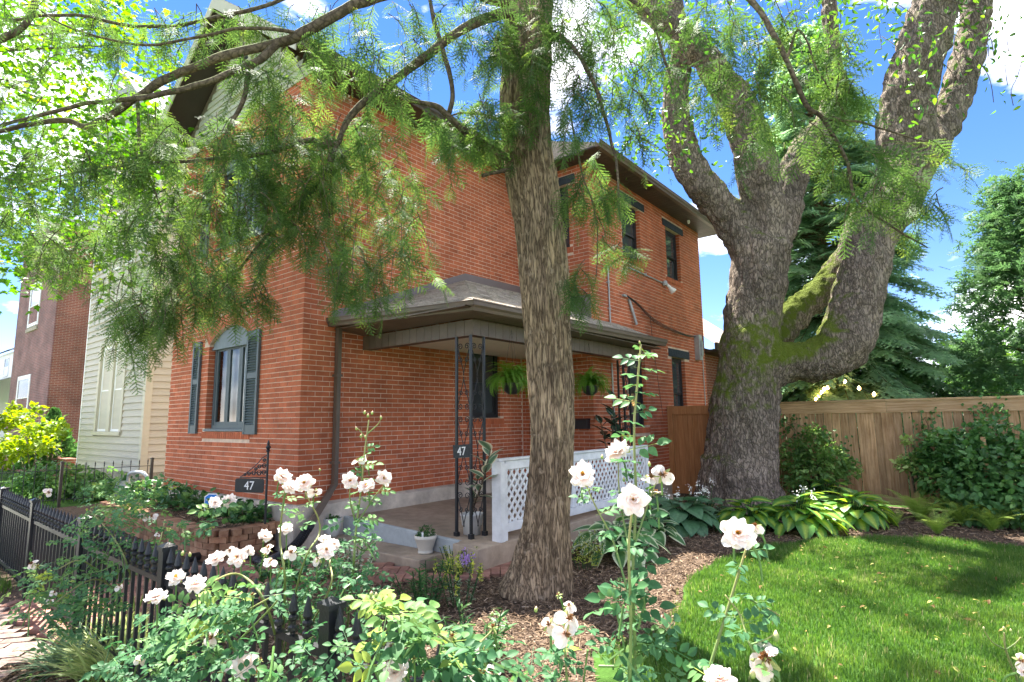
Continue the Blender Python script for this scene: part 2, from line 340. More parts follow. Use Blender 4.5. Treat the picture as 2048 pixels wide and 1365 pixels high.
def mortar(mb, wall, a0, a1, z0, z1, holes, d=-.003):
    holes = [(h[0]-.006, h[1]+.006, h[2]-.004, (lambda u, f=h[3]: f(u)+.004) if callable(h[3]) else h[3]+.004) for h in holes]
    br = {a0, a1}
    for h in holes:
        br |= {h[0], h[1]}
        if callable(h[3]): br |= set(np.linspace(h[0], h[1], 15))
    br = sorted(br)
    for u0, u1 in zip(br[:-1], br[1:]):
        um = (u0+u1)/2; hs = sorted([h for h in holes if h[0] < um < h[1]], key=lambda h: h[2]); lo = (z0, z0)
        for h in hs:
            mb.quad(wall.p(u0, d, lo[0]), wall.p(u1, d, lo[1]), wall.p(u1, d, h[2]), wall.p(u0, d, h[2]))
            t = (h[3](u0), h[3](u1)) if callable(h[3]) else (h[3], h[3]); mb.quad(wall.p(u0, d, t[0]), wall.p(u1, d, t[1]), wall.p(u1, d-.16, t[1]), wall.p(u0, d-.16, t[0]))
            mb.quad(wall.p(u0, d, h[2]), wall.p(u1, d, h[2]), wall.p(u1, d-.16, h[2]), wall.p(u0, d-.16, h[2])); lo = t
        mb.quad(wall.p(u0, d, lo[0]), wall.p(u1, d, lo[1]), wall.p(u1, d, z1), wall.p(u0, d, z1))
    for h in holes:
        zt = h[3](h[0]) if callable(h[3]) else h[3]
        for u in (h[0], h[1]): mb.quad(wall.p(u, d, h[2]), wall.p(u, d-.16, h[2]), wall.p(u, d-.16, zt), wall.p(u, d, zt))
def arcz(A, off=0.): return lambda u: A['zc']+math.sqrt(max(1e-6, (A['R']+off)**2-(u-A['c'])**2))

HX, HY = -6.71, 4.0          # the house's near corner
HL, HI, HW, HB = -10.87, 8.6, -5.15, 14.0   # left end of front, inner corner, wing side wall, rear corner
ZB, ZT = .575, 6.42
house = thing('brick_house', 'two-storey orange-red brick house with grey shutters and brown porch gutter', 'house', (-8.5, 8, 0))
front = Wall('x', HY, -1); side = Wall('y', HX, 1); wfront = Wall('x', HI, -1); wside = Wall('y', HW, 1)
A1 = arch(-9.42, -8.07, 2.84, .24); A2 = arch(-9.42, -8.07, 5.74, .22)
holes_f = [(-9.42, -8.07, 1.48, arcz(A1)), (-9.42, -8.07, 4.36, arcz(A2))]
holes_s = [(7.17, 7.95, 1.63, 2.98)]
holes_wf = [(-6.32, -5.55, 4.73, 5.94), (-6.55, -5.66, .36, 2.42)]
holes_ws = [(9.9, 10.68, 4.78, 5.93), (11.98, 12.76, 4.74, 5.91), (9.9, 10.66, 1.42, 2.92), (11.98, 12.7, 1.42, 2.92)]
LINT = [(wside, 9.76, 10.92, 5.935, 6.1), (wside, 11.83, 13.0, 5.915, 6.08), (wside, 9.75, 10.93, 2.925, 3.11), (wside, 11.82, 12.98, 2.925, 3.11), (wfront, -6.45, -5.40, 5.945, 6.11)]
SILL = [(wside, 9.82, 10.76, 4.66, 4.775), (wside, 11.9, 12.84, 4.62, 4.735), (wside, 9.82, 10.76, 1.3, 1.415), (wside, 11.9, 12.84, 1.3, 1.415), (side, 7.07, 8.05, 1.515, 1.625), (front, -9.5, -7.98, 1.365, 1.475), (front, -9.5, -7.98, 4.24, 4.355), (wfront, -6.4, -5.47, 4.61, 4.725)]
wl = MB()
mortar(wl, front, HL, HX-.003, ZB, ZT, holes_f); mortar(wl, side, HY+.003, HI+.05, ZB, ZT, holes_s)
mortar(wl, wfront, HX-.05, HW-.003, .3, 6.36, holes_wf); mortar(wl, wside, HI+.003, HB, .3, 6.36, holes_ws)
wl.quad((HL, HY, 0), (HL, HB, 0), (HL, HB, ZT), (HL, HY, ZT)); wl.quad((HL, HB, 0), (HW, HB, 0), (HW, HB, 6.36), (HL, HB, 6.36))
wallo = wl.build('wall', M['mortar'], house)
cutl = lambda w, extra=(): [rectcut(a, b, c, d) for ww, a, b, c, d in LINT+SILL if ww is w]+list(extra)
BR = lay(front, HX, -1, HX-HL, ZB, ZT, cutl(front, [archcut(A1, 1.48), lambda z: archcut(A2, 4.36)(z) if z > 4.3 else []]), 1)
# lower arch must stop above its ring
BR = [b for b in BR if True]
BRs = lay(side, HY, 1, HI-HY-.01, ZB, ZT, cutl(side, [rectcut(*holes_s[0])]), 0)
BRwf = lay(wfront, HW, -1, HW-HX-.012, .3, 6.36, cutl(wfront, [rectcut(*h) for h in holes_wf]), 1)
BRws = lay(wside, HI, 1, HB-HI, .3, 6.36, cutl(wside, [rectcut(*h) for h in holes_ws]), 0)
allb = BR+BRs+BRwf+BRws
def brickM(wall, u, z, l):
    c = wall.p(u, -BD/2+rng.uniform(-.0006, .0014), z); s3 = (l, BD, BH) if wall.axis == 'x' else (BD, l, BH)
    return np.array(c), np.array(s3)*[1, 1, rng.uniform(.97, 1.03)]
cam = np.array([0, 0, 1.6])
def score(b):
    c = np.array(b[0].p(b[1], 0, b[2])); d = c-cam; n = np.array(b[0].p(0, 1, 0))-np.array(b[0].p(0, 0, 0)); r = np.linalg.norm(d)
    return b[3]*abs(d@n)/r**3
vis = [i for i, b in enumerate(allb) if (b[0] is side and .6 < b[2] < 4.0 and b[1] < 7.1 and b[2] < 2.6) or (b[0] is front and b[2] < 2.8 and b[1] > -7.9)]
vis = set(sorted(vis, key=lambda i: -score(allb[i]))[:300])
cube_brick = {}
unit_me = mk_mesh('brick', CV, CF, M['brick'])
bV, bM = [], []
for i, b in enumerate(allb):
    c, s3 = brickM(*b)
    if i in vis: link('brick', unit_me, wallo, M=Matrix.Translation(c) @ Matrix.Diagonal((*s3, 1)))
    else: bV.append(c); bM.append(np.diag(s3))
def soldier(wall, u0, u1, z0, z1, n, dd=0.):
    for i in range(n):
        a = u0+(u1-u0)*(i+.5)/n; l = (u1-u0)/n-.009; c = np.array(wall.p(a, -BD/2+dd, (z0+z1)/2)); hz = z1-z0-.008
        bV.append(c); bM.append(np.diag((l, BD, hz) if wall.axis == 'x' else (BD, l, hz)))
for w, a, b, c, d in SILL: soldier(w, a, b, c, d, int((b-a)/.068), .012)
for A in (A1, A2):
    for ring in (0, 1):
        r0 = A['R']+.006+ring*.105; r = r0+.049; th = math.asin((A['w']+.02)/A['R']); n = int(2*th*r/.068)
        for i in range(n):
            t = -th+2*th*(i+.5)/n; c = np.array((A['c']+r*math.sin(t), HY+BD/2+.0, A['zc']+r*math.cos(t)))
            R3 = np.array([[math.cos(t), 0, math.sin(t)], [0, 1, 0], [-math.sin(t), 0, math.cos(t)]]); bV.append(c); bM.append(R3@np.diag((.059, BD, .098)))
V, F, T = scatter(CV, CF, np.array(bM), np.array(bV)); link('bricks', mk_mesh('bricks', V, F, M['brick']), wallo, kind='stuff')
# foundation strip, proud of the brick
fd = MB(); nseg = 40
def rough_strip(wall, u0, u1, z0, z1, d0, d1, n):
    us = np.linspace(u0, u1, n+1); pts = []
    for u in us:
        j = vnoise(np.array([[u*7, z1*3, 0.]]), 1, 3)[0]; k = vnoise(np.array([[u*9, 5., 2.]]), 1, 4)[0]
        pts.append((wall.p(u, d1+.02*k, z0), wall.p(u, d1+.015*j, z1-.02-.012*k), wall.p(u, d0, z1+.004*j)))
    for a, b in zip(pts[:-1], pts[1:]):
        fd.quad(a[0], b[0], b[1], a[1]); fd.quad(a[1], b[1], b[2], a[2])
    for e in (pts[0], pts[-1]): fd.quad(e[0], e[1], e[2], wall.p(us[0] if e is pts[0] else us[-1], -.05, z0))
rough_strip(side, HY-.05, HI, 0, ZB, -.02, .05, 60); rough_strip(front, HL, HX+.05, 0, ZB-.01, -.02, .05, 60)
fd.build('foundation', M['foundation'], house)
fd = MB(); rough_strip(wside, HI-.02, HB, 0, .3, -.02, .03, 20); fd.build('foundation', M['foundation'], house)
# lintels
for w, a, b, c, d in LINT:
    mb = MB(); w.box(mb, a+.004, b-.004, -.1, .018, c+.003, d-.003); o = mb.build('lintel', M['lintel'], house)
    bv = o.modifiers.new('b', 'BEVEL'); bv.width = .008; bv.segments = 1
# windows
M['glass_clear'] = None
def clearglass():
    m, nt, b, N, L = nodes('window_glass'); g = N('ShaderNodeBsdfGlossy'); g.inputs['Roughness'].default_value = .02; t = N('ShaderNodeBsdfTransparent'); t.inputs[0].default_value = (.9, .93, .93, 1)
    mx = N('ShaderNodeMixShader'); fr = N('ShaderNodeFresnel'); fr.inputs[0].default_value = 1.75; L(fr.outputs[0], mx.inputs[0]); L(t.outputs[0], mx.inputs[1]); L(g.outputs[0], mx.inputs[2]); L(mx.outputs[0], nt.nodes['Material Output'].inputs[0]); return m
M['glass_clear'] = clearglass()
def window(wall, u0, u1, z0, z1, parent, fm, gm, sash='double', rec=.075, trim=.05, back=None, name='window'):
    mb = MB(); d0, d1 = -rec-.05, -rec
    wall.box(mb, u0, u0+trim, d0, d1, z0, z1); wall.box(mb, u1-trim, u1, d0, d1, z0, z1)
    wall.box(mb, u0+trim, u1-trim, d0, d1, z1-trim, z1); wall.box(mb, u0+trim, u1-trim, d0, d1+.02, z0, z0+trim)
    o = mb.build(name, fm, parent); a, b, c, d = u0+trim, u1-trim, z0+trim, z1-trim
    def one(a, b, c, d, dd, w=.035):
        m2 = MB(); wall.box(m2, a, a+w, dd-.03, dd, c, d); wall.box(m2, b-w, b, dd-.03, dd, c, d); wall.box(m2, a+w, b-w, dd-.03, dd, c, c+w); wall.box(m2, a+w, b-w, dd-.03, dd, d-w, d)
        m2.build('sash', fm, o); m3 = MB(); m3.quad(wall.p(a+w, dd-.018, c+w), wall.p(b-w, dd-.018, c+w), wall.p(b-w, dd-.018, d-w), wall.p(a+w, dd-.018, d-w)); m3.build('pane', gm, o)
    if sash == 'double':
        zm = c+(d-c)*.47; one(a, b, zm-.018, d, -rec-.006); one(a, b, c, zm+.018, -rec-.036)
    elif sash == 'casement':
        n = 3; cw = (b-a)/n
        for i in range(n): one(a+i*cw+.002, a+(i+1)*cw-.002, c, d, -rec-.006, .05)
    if back:
        m4 = MB(); k = 60; us = np.linspace(a-.05, b+.05, k+1)
        for i in range(k):
            da = -rec-.14+.018*math.sin(us[i]*55); db = -rec-.14+.018*math.sin(us[i+1]*55)
            m4.quad(wall.p(us[i], da, c-.05), wall.p(us[i+1], db, c-.05), wall.p(us[i+1], db, d+.05), wall.p(us[i], da, d+.05))
        m4.build('curtain', back, o, smooth=True)
    return o
rm = MB()   # dark rooms behind clear panes
for z0, z1 in ((1.4, 3.1), (4.3, 6.0)):
    rm.add([(-9.6, 4.9, z0), (-7.9, 4.9, z0), (-7.9, 4.9, z1), (-9.6, 4.9, z1), (-9.6, 4.17, z0), (-7.9, 4.17, z0), (-7.9, 4.17, z1), (-9.6, 4.17, z1)], [(0, 1, 2, 3), (0, 4, 5, 1), (3, 2, 6, 7), (0, 3, 7, 4), (1, 5, 6, 2)])
rm.build('room_lining', mat('room', (.10, .09, .08), .9), house)
for A, z0 in ((A1, 1.48), (A2, 4.36)):
    w = window(front, -9.40, -8.09, z0+.03, A['zs']-.005, house, M['shutter'], M['glass_clear'], 'casement', .09, .06, M['curtain'])
    mb = MB(); us = np.linspace(-9.41, -8.08, 15); f = arcz(A, -.004)
    poly = [front.p(u, -.065, f(u)) for u in us]+[front.p(-8.08, -.065, A['zs']-.06), front.p(-9.41, -.065, A['zs']-.06)]
    mb.prism(poly, (0, .03, 0)); front.box(mb, -9.41, -8.08, -.07, -.045, A['zs']-.09, A['zs']-.062); mb.build('arch_panel', M['tympanum'], w)
    mb = MB(); front.box(mb, -9.42, -8.07, -.14, .025, z0+.004, z0+.028); mb.build('sill', M['tympanum'], w)
for h in holes_s: window(side, h[0]+.005, h[1]-.005, h[2]+.005, h[3]-.005, house, M['black_frame'], M['glass'], rec=.05, trim=.055)
for h in holes_ws: window(wside, h[0]+.005, h[1]-.005, h[2]+.005, h[3]-.005, house, M['black_frame'], M['glass'], rec=.08)
window(wfront, -6.31, -5.56, 4.74, 5.935, house, M['black_frame'], M['glass'], rec=.08)
# front door of the wing, mostly behind the trunk
dr = MB(); wfront.box(dr, -6.54, -5.67, -.12, -.07, .37, 2.41); dro = dr.build('door', mat('door_paint', (.05, .06, .065), .4), house)
dr = MB()
for z0, z1 in ((.5, 1.1), (1.25, 2.25)):
    for a, b in ((-6.46, -6.13), (-6.08, -5.75)): wfront.box(dr, a, b, -.069, -.058, z0, z1)
dr.build('door_panel', mat('door_paint2', (.06, .07, .075), .4), dro)
mb = MB(); mb.lathe([(.0, -.03), (.028, -.02), (.03, .01), (.012, .03)], (-5.74, 8.52, 1.3), 12); mb.build('door_handle', M['galv'], dro)
# shutters with louvers
def shutter(u0, u1, z0, z1):
    mb = MB(); st = .045
    front.box(mb, u0, u0+st, .006, .04, z0, z1); front.box(mb, u1-st, u1, .006, .04, z0, z1); zm = z0+(z1-z0)*.56
    for a, b in ((z0, z0+.13), (zm-.04, zm+.04), (z1-.085, z1)): front.box(mb, u0+st, u1-st, .008, .036, a, b)
    front.box(mb, u0+st, u1-st, .004, .010, z0+.1, z1-.05)
    o = mb.build('shutter', M['shutter'], house)
    lm = MB(); lm.bar(((u0+st), 0, 0), ((u1-st), 0, 0), .034, .006, (0, -.75, .65)); lme = mk_mesh('louver', np.vstack(lm.V), lm.F, M['shutter'])
    for a, b in ((z0+.13, zm-.04), (zm+.04, z1-.085)):
        n = int((b-a)/.037)
        for i in range(n): link('louver', lme, o, loc=(0, HY-.026, a+(i+.5)*(b-a)/n))
for z0, z1 in ((1.44, 2.91), (4.33, 5.82)): shutter(-9.93, -9.66, z0, z1); shutter(-8.12, -7.77, z0, z1)
# gable siding above the brick front
RX, RZ, EZ, EX0, EX1, RY0, RY1 = -8.79, 8.22, 6.36, -6.27, -11.31, 3.5, 9.6
rz = lambda x: RZ-(RZ-EZ)*abs(x-RX)/(RX-EX1)
M['gable_siding'] = mat('gable_siding', (.50, .49, .40), .6, .08, 3, .05, 50, .3, isl=.05)
mb = MB(); mb.box(HL+.005, HX-.005, 3.985, 4.1, 6.385, 6.47); mb.build('frieze_board', M['siding_trim'], house)
z = 6.47; bh = .115
while z < RZ-.25:
    hw = (RZ-.16-z-bh)/((RZ-EZ)/(RX-EX1))
    if hw > .1:
        mb = MB(); a, b = max(HL, RX-hw), min(HX, RX+hw); mb.add([(a, 3.975, z), (b, 3.975, z), (b, 3.995, z+bh), (a, 3.995, z+bh), (a, 4.03, z), (b, 4.03, z), (b, 4.03, z+bh), (a, 4.03, z+bh)], CF[:, [0, 1, 2, 3]].tolist() and [(0, 1, 2, 3), (7, 6, 5, 4), (0, 4, 5, 1), (3, 2, 6, 7), (0, 3, 7, 4), (1, 5, 6, 2)])
        mb.build('siding_board', M['gable_siding'], house)
    z += bh
mb = MB(); mb.quad((HL, 4.02, 6.4), (HX, 4.02, 6.4), (RX, 4.02, RZ-.1)); mb.build('gable_backing', M['gable_siding'], house)
gw = Wall('x', 3.985, -1); window(gw, -9.15, -8.45, 6.85, 7.6, house, M['siding_trim'], M['glass'], rec=-.03, trim=.07)
# main roof: two slopes with thickness, soffit boards, fascia, gutter
rf = MB(); th = .1
for ex, sg in ((EX0, 1), (EX1, -1)):
    rf.prism([(ex, RY0, EZ), (RX, RY0, RZ), (RX, RY0, RZ+th), (ex, RY0, EZ+th)] if sg < 0 else [(RX, RY0, RZ), (ex, RY0, EZ), (ex, RY0, EZ+th), (RX, RY0, RZ+th)], (0, RY1-RY0, 0))
roof = rf.build('roof', M['shingle'], house)
mb = MB()
for i in range(18):
    t0, t1 = i/18, (i+1)/18
    for ex in (EX0, EX1):
        xa, xb = ex+(RX-ex)*t0, ex+(RX-ex)*t1; za, zb = EZ+(RZ-EZ)*t0+th, EZ+(RZ-EZ)*t1+th
        y = RY0
        while y < RY1:
            l = min(.33, RY1-y); mb.add([(xa, y+.004, za+.012), (xa, y+l-.004, za+.012), (xb, y+l-.004, zb+.004), (xb, y+.004, zb+.004), (xa, y+.004, za), (xa, y+l-.004, za)], [(0, 1, 2, 3), (0, 4, 5, 1)]); y += .33
mb.build('shingles', M['shingle'], roof, kind='stuff')
mb = MB()
for sg, ex in ((1, EX0), (-1, EX1)):
    mb.prism([(ex, RY0-.02, EZ-.1), (RX, RY0-.02, RZ-.12), (RX, RY0-.02, RZ+.1), (ex, RY0-.02, EZ+.11)], (0, .02, 0))
mb.build('rake_board', M['siding_trim'], roof)
mb = MB()
for sg, ex in ((1, EX0), (-1, EX1)): mb.quad((ex, RY0, EZ-.02), (ex, 4.0, EZ-.02), (RX, 4.0, RZ-.02), (RX, RY0, RZ-.02))
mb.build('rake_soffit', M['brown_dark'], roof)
def soffit_boards(x0, x1, y0, y1, z, parent, along='y', w=.1, m=None):
    lo, hi = (y0, y1) if along == 'y' else (x0, x1); n = max(1, int((hi-lo)/w)); s = (hi-lo)/n
    mb = MB(); (mb.box(x0, x1, 0, s-.006, 0, .015) if along == 'y' else mb.box(0, s-.006, y0, y1, 0, .015)); me = mk_mesh('soffit_board', np.vstack(mb.V), mb.F, m or M['brown_dark'])
    for i in range(n): link('soffit_board', me, parent, loc=(0, lo+i*s, z) if along == 'y' else (lo+i*s, 0, z))
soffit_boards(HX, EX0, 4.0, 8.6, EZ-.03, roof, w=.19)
def gutter(pts, parent, r=.06, m=None):
    """K-style gutter swept along pts; outward = right of the direction"""
    prof = [(0, .11), (0, 0), (.075, 0), (.085, .035), (.105, .06), (.108, .1), (.115, .105), (.113, .115), (.1, .112), (.096, .065), (.076, .04), (.066, .012), (.01, .012), (.01, .11)]
    P = [np.array(p, float) for p in pts]; V = []; n = len(prof)
    for i, p in enumerate(P):
        d = []
        if i > 0: d.append(unit(P[i]-P[i-1]))
        if i < len(P)-1: d.append(unit(P[i+1]-P[i]))
        o = [np.array([q[1], -q[0], 0]) for q in d]; v = unit(sum(o)); k = 1/max(.3, v@o[0])
        V += [p+v*k*a+np.array([0, 0, b]) for a, b in prof]
    F = [(i*n+j, (i+1)*n+j, (i+1)*n+(j+1) % n, i*n+(j+1) % n) for i in range(len(P)-1) for j in range(n)]+[tuple(range(n)), tuple(range((len(P)-1)*n, len(P)*n))[::-1]]
    mb = MB(); mb.add(V, F); return mb.build('gutter', m or M['brown'], parent)
gutter([(EX0, 3.52, EZ-.03), (EX0, 9.5, EZ-.03)], roof, m=M['brown_dark'])
# wing roof (hipped) with its soffit and gutter
WE, WZ = -4.72, 6.34
wr = MB(); ys, ye = 8.2, 14.45
wr.add([(WE, ys, WZ), (WE, ye, WZ), (-8.0, ye-2.4, WZ+1.15), (-8.0, 8.2, WZ+1.15), (HL, ye, WZ), (WE, ys, WZ-.06), (WE, ye, WZ-.06), (HL, ye, WZ-.06), (-8.0, 8.2, WZ-.06)], [(0, 1, 2, 3), (1, 4, 2), (0, 5, 6, 1), (1, 6, 7, 4), (0, 3, 8, 5)])
wro = wr.build('wing_roof', M['shingle'], house)
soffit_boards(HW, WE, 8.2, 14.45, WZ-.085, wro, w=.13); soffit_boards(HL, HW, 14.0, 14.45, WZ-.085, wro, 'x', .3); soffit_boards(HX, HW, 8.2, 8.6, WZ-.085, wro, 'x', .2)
gutter([(WE, 8.2, WZ-.09), (WE, 14.45, WZ-.09)], wro)
mb = MB(); mb.lathe([(.03, 0), (.035, -.04), (.028, -.07), (.02, -.09)], (-4.95, 12.9, WZ-.08), 10); mb.build('soffit_light', M['white_plain'], house)
# low rear addition
ad = MB(); ad.box(-9, -5.32, 14.02, 18, 0, 3.35); ado = ad.build('rear_addition', None, house)
ad = MB(); ad.add([(-4.85, 13.9, 3.38), (-4.85, 18.3, 3.38), (-8.2, 18.3, 5.9), (-8.2, 13.9, 5.9), (-4.85, 13.9, 3.26), (-4.85, 18.3, 3.26)], [(0, 1, 2, 3), (0, 4, 5, 1)]); ad.build('addition_roof', M['roof_pink'], ado)
mb = MB(); mb.box(-5.32, -4.85, 14.02, 18.2, 3.2, 3.255); mb.box(-4.86, -4.80, 13.9, 18.2, 3.22, 3.4); mb.build('addition_eave', M['brown_dark'], ado)
def texbrick(name, c1, c2, mo, sc_=1., bump=.3):
    m, nt, b, N, L = nodes(name); tc = N('ShaderNodeTexCoord'); br = N('ShaderNodeTexBrick'); g = N('ShaderNodeNewGeometry')
    sx = N('ShaderNodeSeparateXYZ'); L(tc.outputs['Object'], sx.inputs[0]); sn = N('ShaderNodeSeparateXYZ'); L(g.outputs['Normal'], sn.inputs[0]); ab = N('ShaderNodeMath'); ab.operation = 'ABSOLUTE'; L(sn.outputs[0], ab.inputs[0])
    gt = N('ShaderNodeMath'); gt.operation = 'GREATER_THAN'; gt.inputs[1].default_value = .5; L(ab.outputs[0], gt.inputs[0])
    mx = N('ShaderNodeMix'); L(gt.outputs[0], mx.inputs[0]); L(sx.outputs[0], mx.inputs[2]); L(sx.outputs[1], mx.inputs[3]); cb = N('ShaderNodeCombineXYZ'); L(mx.outputs[0], cb.inputs[0]); L(sx.outputs[2], cb.inputs[1])
    L(cb.outputs[0], br.inputs[0]); br.inputs['Color1'].default_value = c1+(1,); br.inputs['Color2'].default_value = c2+(1,); br.inputs['Mortar'].default_value = mo+(1,)
    br.inputs['Scale'].default_value = 1; br.inputs['Brick Width'].default_value = PL*sc_; br.inputs['Row Height'].default_value = CH*sc_; br.inputs['Mortar Size'].default_value = .006; br.inputs['Bias'].default_value = -.2
    nz = N('ShaderNodeTexNoise'); nz.inputs['Scale'].default_value = 1.2; nz.inputs['Detail'].default_value = 6; L(tc.outputs['Object'], nz.inputs['Vector']); mr = N('ShaderNodeMapRange'); mr.inputs['From Min'].default_value = .3; mr.inputs['From Max'].default_value = .7; mr.inputs['To Min'].default_value = .7; mr.inputs['To Max'].default_value = 1.3; L(nz.outputs[0], mr.inputs[0])
    hs = N('ShaderNodeHueSaturation'); L(mr.outputs[0], hs.inputs['Value']); L(br.outputs[0], hs.inputs['Color']); L(hs.outputs[0], b.inputs['Base Color']); b.inputs['Roughness'].default_value = .9
    bp = N('ShaderNodeBump'); bp.inputs['Strength'].default_value = bump; bp.inputs['Distance'].default_value = .01; bp.invert = True; L(br.outputs['Fac'], bp.inputs['Height']); L(bp.outputs[0], b.inputs['Normal']); return m
M['tex_brick'] = texbrick('addition_brick', (.33, .09, .04), (.27, .07, .035), (.42, .33, .26)); ado.data.materials.append(M['tex_brick'])
mb = MB(); mb.tube([(-5.28, 14.1, 3.2), (-5.28, 14.1, .1)], .045, 8); mb.build('downspout', M['brown_dark'], house)
# conduit, floodlight, service wires and meter bracket on the wing
def wire(pts, r, m, name, n=6): mb = MB(); mb.tube(catmull(pts, 8), r, n); return mb.build(name, m, house, smooth=True)
x = HW+.025
mb = MB(); mb.tube([(x, 9.23, 4.42), (x, 9.25, 3.3)], .014, 8); mb.tube([(x, 9.25, 2.6), (x, 9.27, 1.2)], .014, 8)
for zz in (3.6, 4.1): mb.box(HW, x+.018, 9.2, 9.27, zz, zz+.02)
mb.build('conduit', M['galv'], house)
mb = MB(); mb.tube([(x, 10.05, 4.56), (x, 11.62, 4.53)], .016, 8); mb.box(HW, x+.02, 10.8, 10.83, 4.52, 4.58); mb.build('conduit', M['galv'], house)
mb = MB(); mb.lathe([(.05, -.05), (.055, 0), (.045, .05), (.01, .06)], (x+.04, 11.68, 4.52), 12); fl = mb.build('floodlight', M['galv'], house)
mb = MB(); a = np.array((x+.06, 11.74, 4.5)); d = unit(np.array((.35, .55, -.62))); mb.tube([a+d*t for t in (0, .06, .1, .2, .22)], [.028, .032, .04, .075, .078], 12); mb.build('lamp_head', M['white_plain'], fl, smooth=True)
mb = MB(); mb.bar((HW+.02, 10.03, 3.92), (HW+.07, 10.22, 3.42), .03, .05); mb.box(HW, HW+.05, 9.78, 9.9, 3.93, 3.97); mb.build('wire_bracket', M['galv'], house)
for k in range(3): wire([(HW+.06, 9.9, 3.96-k*.012), (HW+.06, 10.35, 3.86-k*.02), (HW+.055, 11.2, 3.62-k*.03), (HW+.05, 12.6, 3.5-k*.015), (HW+.04, 13.5, 3.52)], .007, M['black_plastic'], 'service_wire')
wire([(HW+.02, 10.95, 3.72), (HW+.02, 11.05, 3.0), (HW+.02, 11.35, 1.6)], .004, M['black_plastic'], 'service_wire')
mb = MB(); mb.box(HW, HW+.12, 13.35, 13.55, 2.95, 3.55); mb.box(HW+.12, HW+.16, 13.4, 13.5, 3.05, 3.4); mb.build('meter_box', M['galv'], house)
wire([(HW+.03, 13.75, 3.45), (HW+.03, 13.78, 1.5), (HW+.03, 13.8, .4)], .012, M['galv'], 'conduit')
# downspout at the corner and the corrugated drain
mb = MB(); y0 = 4.5
mb.bar((HX+.06, y0, 2.93), (HX+.06, y0, .78), .075, .055, (0, 1, 0)); mb.bar((HX+.06, y0+.005, .79), (HX+.07, y0-.1, .66), .075, .055, (0, 1, .3)); mb.bar((HX+.07, y0-.09, .67), (HX+.2, y0-.44, .33), .075, .055, (0, 1, 1))
for zz in (1.05, 2.2): mb.box(HX-.01, HX+.105, y0-.045, y0+.045, zz, zz+.03)
mb.build('downspout', M['brown'], house)
dp = catmull([(HX+.19, y0-.42, .35), (HX+.28, y0-.62, .19), (HX+.33, y0-.85, .09), (HX+.35, y0-1.1, .06), (-7.25,3.583,0.06), (-7.277,3.237,0.06), (-7.23,2.967,0.06)], 40)
cu = np.concatenate([[0], np.cumsum(np.linalg.norm(np.diff(dp, axis=0), axis=1))]); rr = .05+.007*np.sign(np.sin(cu*2*math.pi/.026)); rr[cu > cu[-1]-.45] = .047; rr[:12] = .062
mb = MB(); mb.tube(dp, rr, 14); drain = mb.build('drain_pipe', M['black_plastic'], None, label='black corrugated drain pipe running from the downspout across the brick path', cat='pipe')
# mailbox
mt = thing('mailbox', 'flat black mailbox on the brick wall between trunk and rubber plant', 'mailbox', (-5.39, 8.6, 1.4))
mb = MB(); wfront.box(mb, -5.56, -5.23, .002, .1, 1.42, 1.57); mb.build('body', M['black_frame'], mt); mb = MB(); mb.prism([(-5.57, 8.602, 1.575), (-5.57, 8.48, 1.56), (-5.57, 8.48, 1.572), (-5.57, 8.602, 1.6)], (.35, 0, 0)); mb.build('lid', M['black_frame'], mt)

# ---------------------------------------------------------------- porch
porch = thing('porch', 'concrete corner porch with brown hipped roof against the brick house', 'porch', (-5.3, 6.5, 0))
sl = MB(); SX = -4.22
sl.add([(HX, 4.66, .36), (SX-.4, 4.74, .262), (SX-.4, 4.64, .26), (SX, 4.62, .25), (SX, 9.6, .28), (HW, 9.6, .33), (HW, HI, .33), (HX, HI, .36),
        (HX, 4.66, -.05), (SX-.4, 4.74, -.05), (SX-.4, 4.64, -.05), (SX, 4.62, -.05), (SX, 9.6, -.05), (HW, 9.6, -.05), (HW, HI, -.05), (HX, HI, -.05)],
       [tuple(range(8))]+[(i, i+8, (i+1) % 8+8, (i+1) % 8) for i in range(8)])
o = sl.build('slab', M['concrete'], porch); bv = o.modifiers.new('b', 'BEVEL'); bv.width = .012; bv.segments = 2
mb = MB(); mb.add([(HX+.05, 4.652, .13), (SX-.4, 4.732, .115), (SX-.4, 4.732, .257), (HX+.05, 4.652, .352), (HX+.05, 4.662, .13), (SX-.4, 4.742, .115), (SX-.4, 4.76, .272), (HX+.05, 4.68, .367), (SX-.4, 4.80, .266), (HX+.05, 4.72, .361)], [(0, 1, 2, 3), (3, 2, 6, 7), (7, 6, 8, 9)]); mb.build('painted_edge', M['grey_paint'], porch)
st = MB(); st.add([(-6.75, 4.28, -.05), (-4.82, 4.34, -.05), (-4.86, 4.76, -.05), (-6.75, 4.7, -.05), (-6.75, 4.28, .135), (-4.82, 4.34, .112), (-4.86, 4.76, .112), (-6.75, 4.7, .135)], [(4, 5, 6, 7), (0, 1, 5, 4), (1, 2, 6, 5), (2, 3, 7, 6), (3, 0, 4, 7)])
o = st.build('step', M['concrete'], porch); bv = o.modifiers.new('b', 'BEVEL'); bv.width = .015; bv.segments = 2
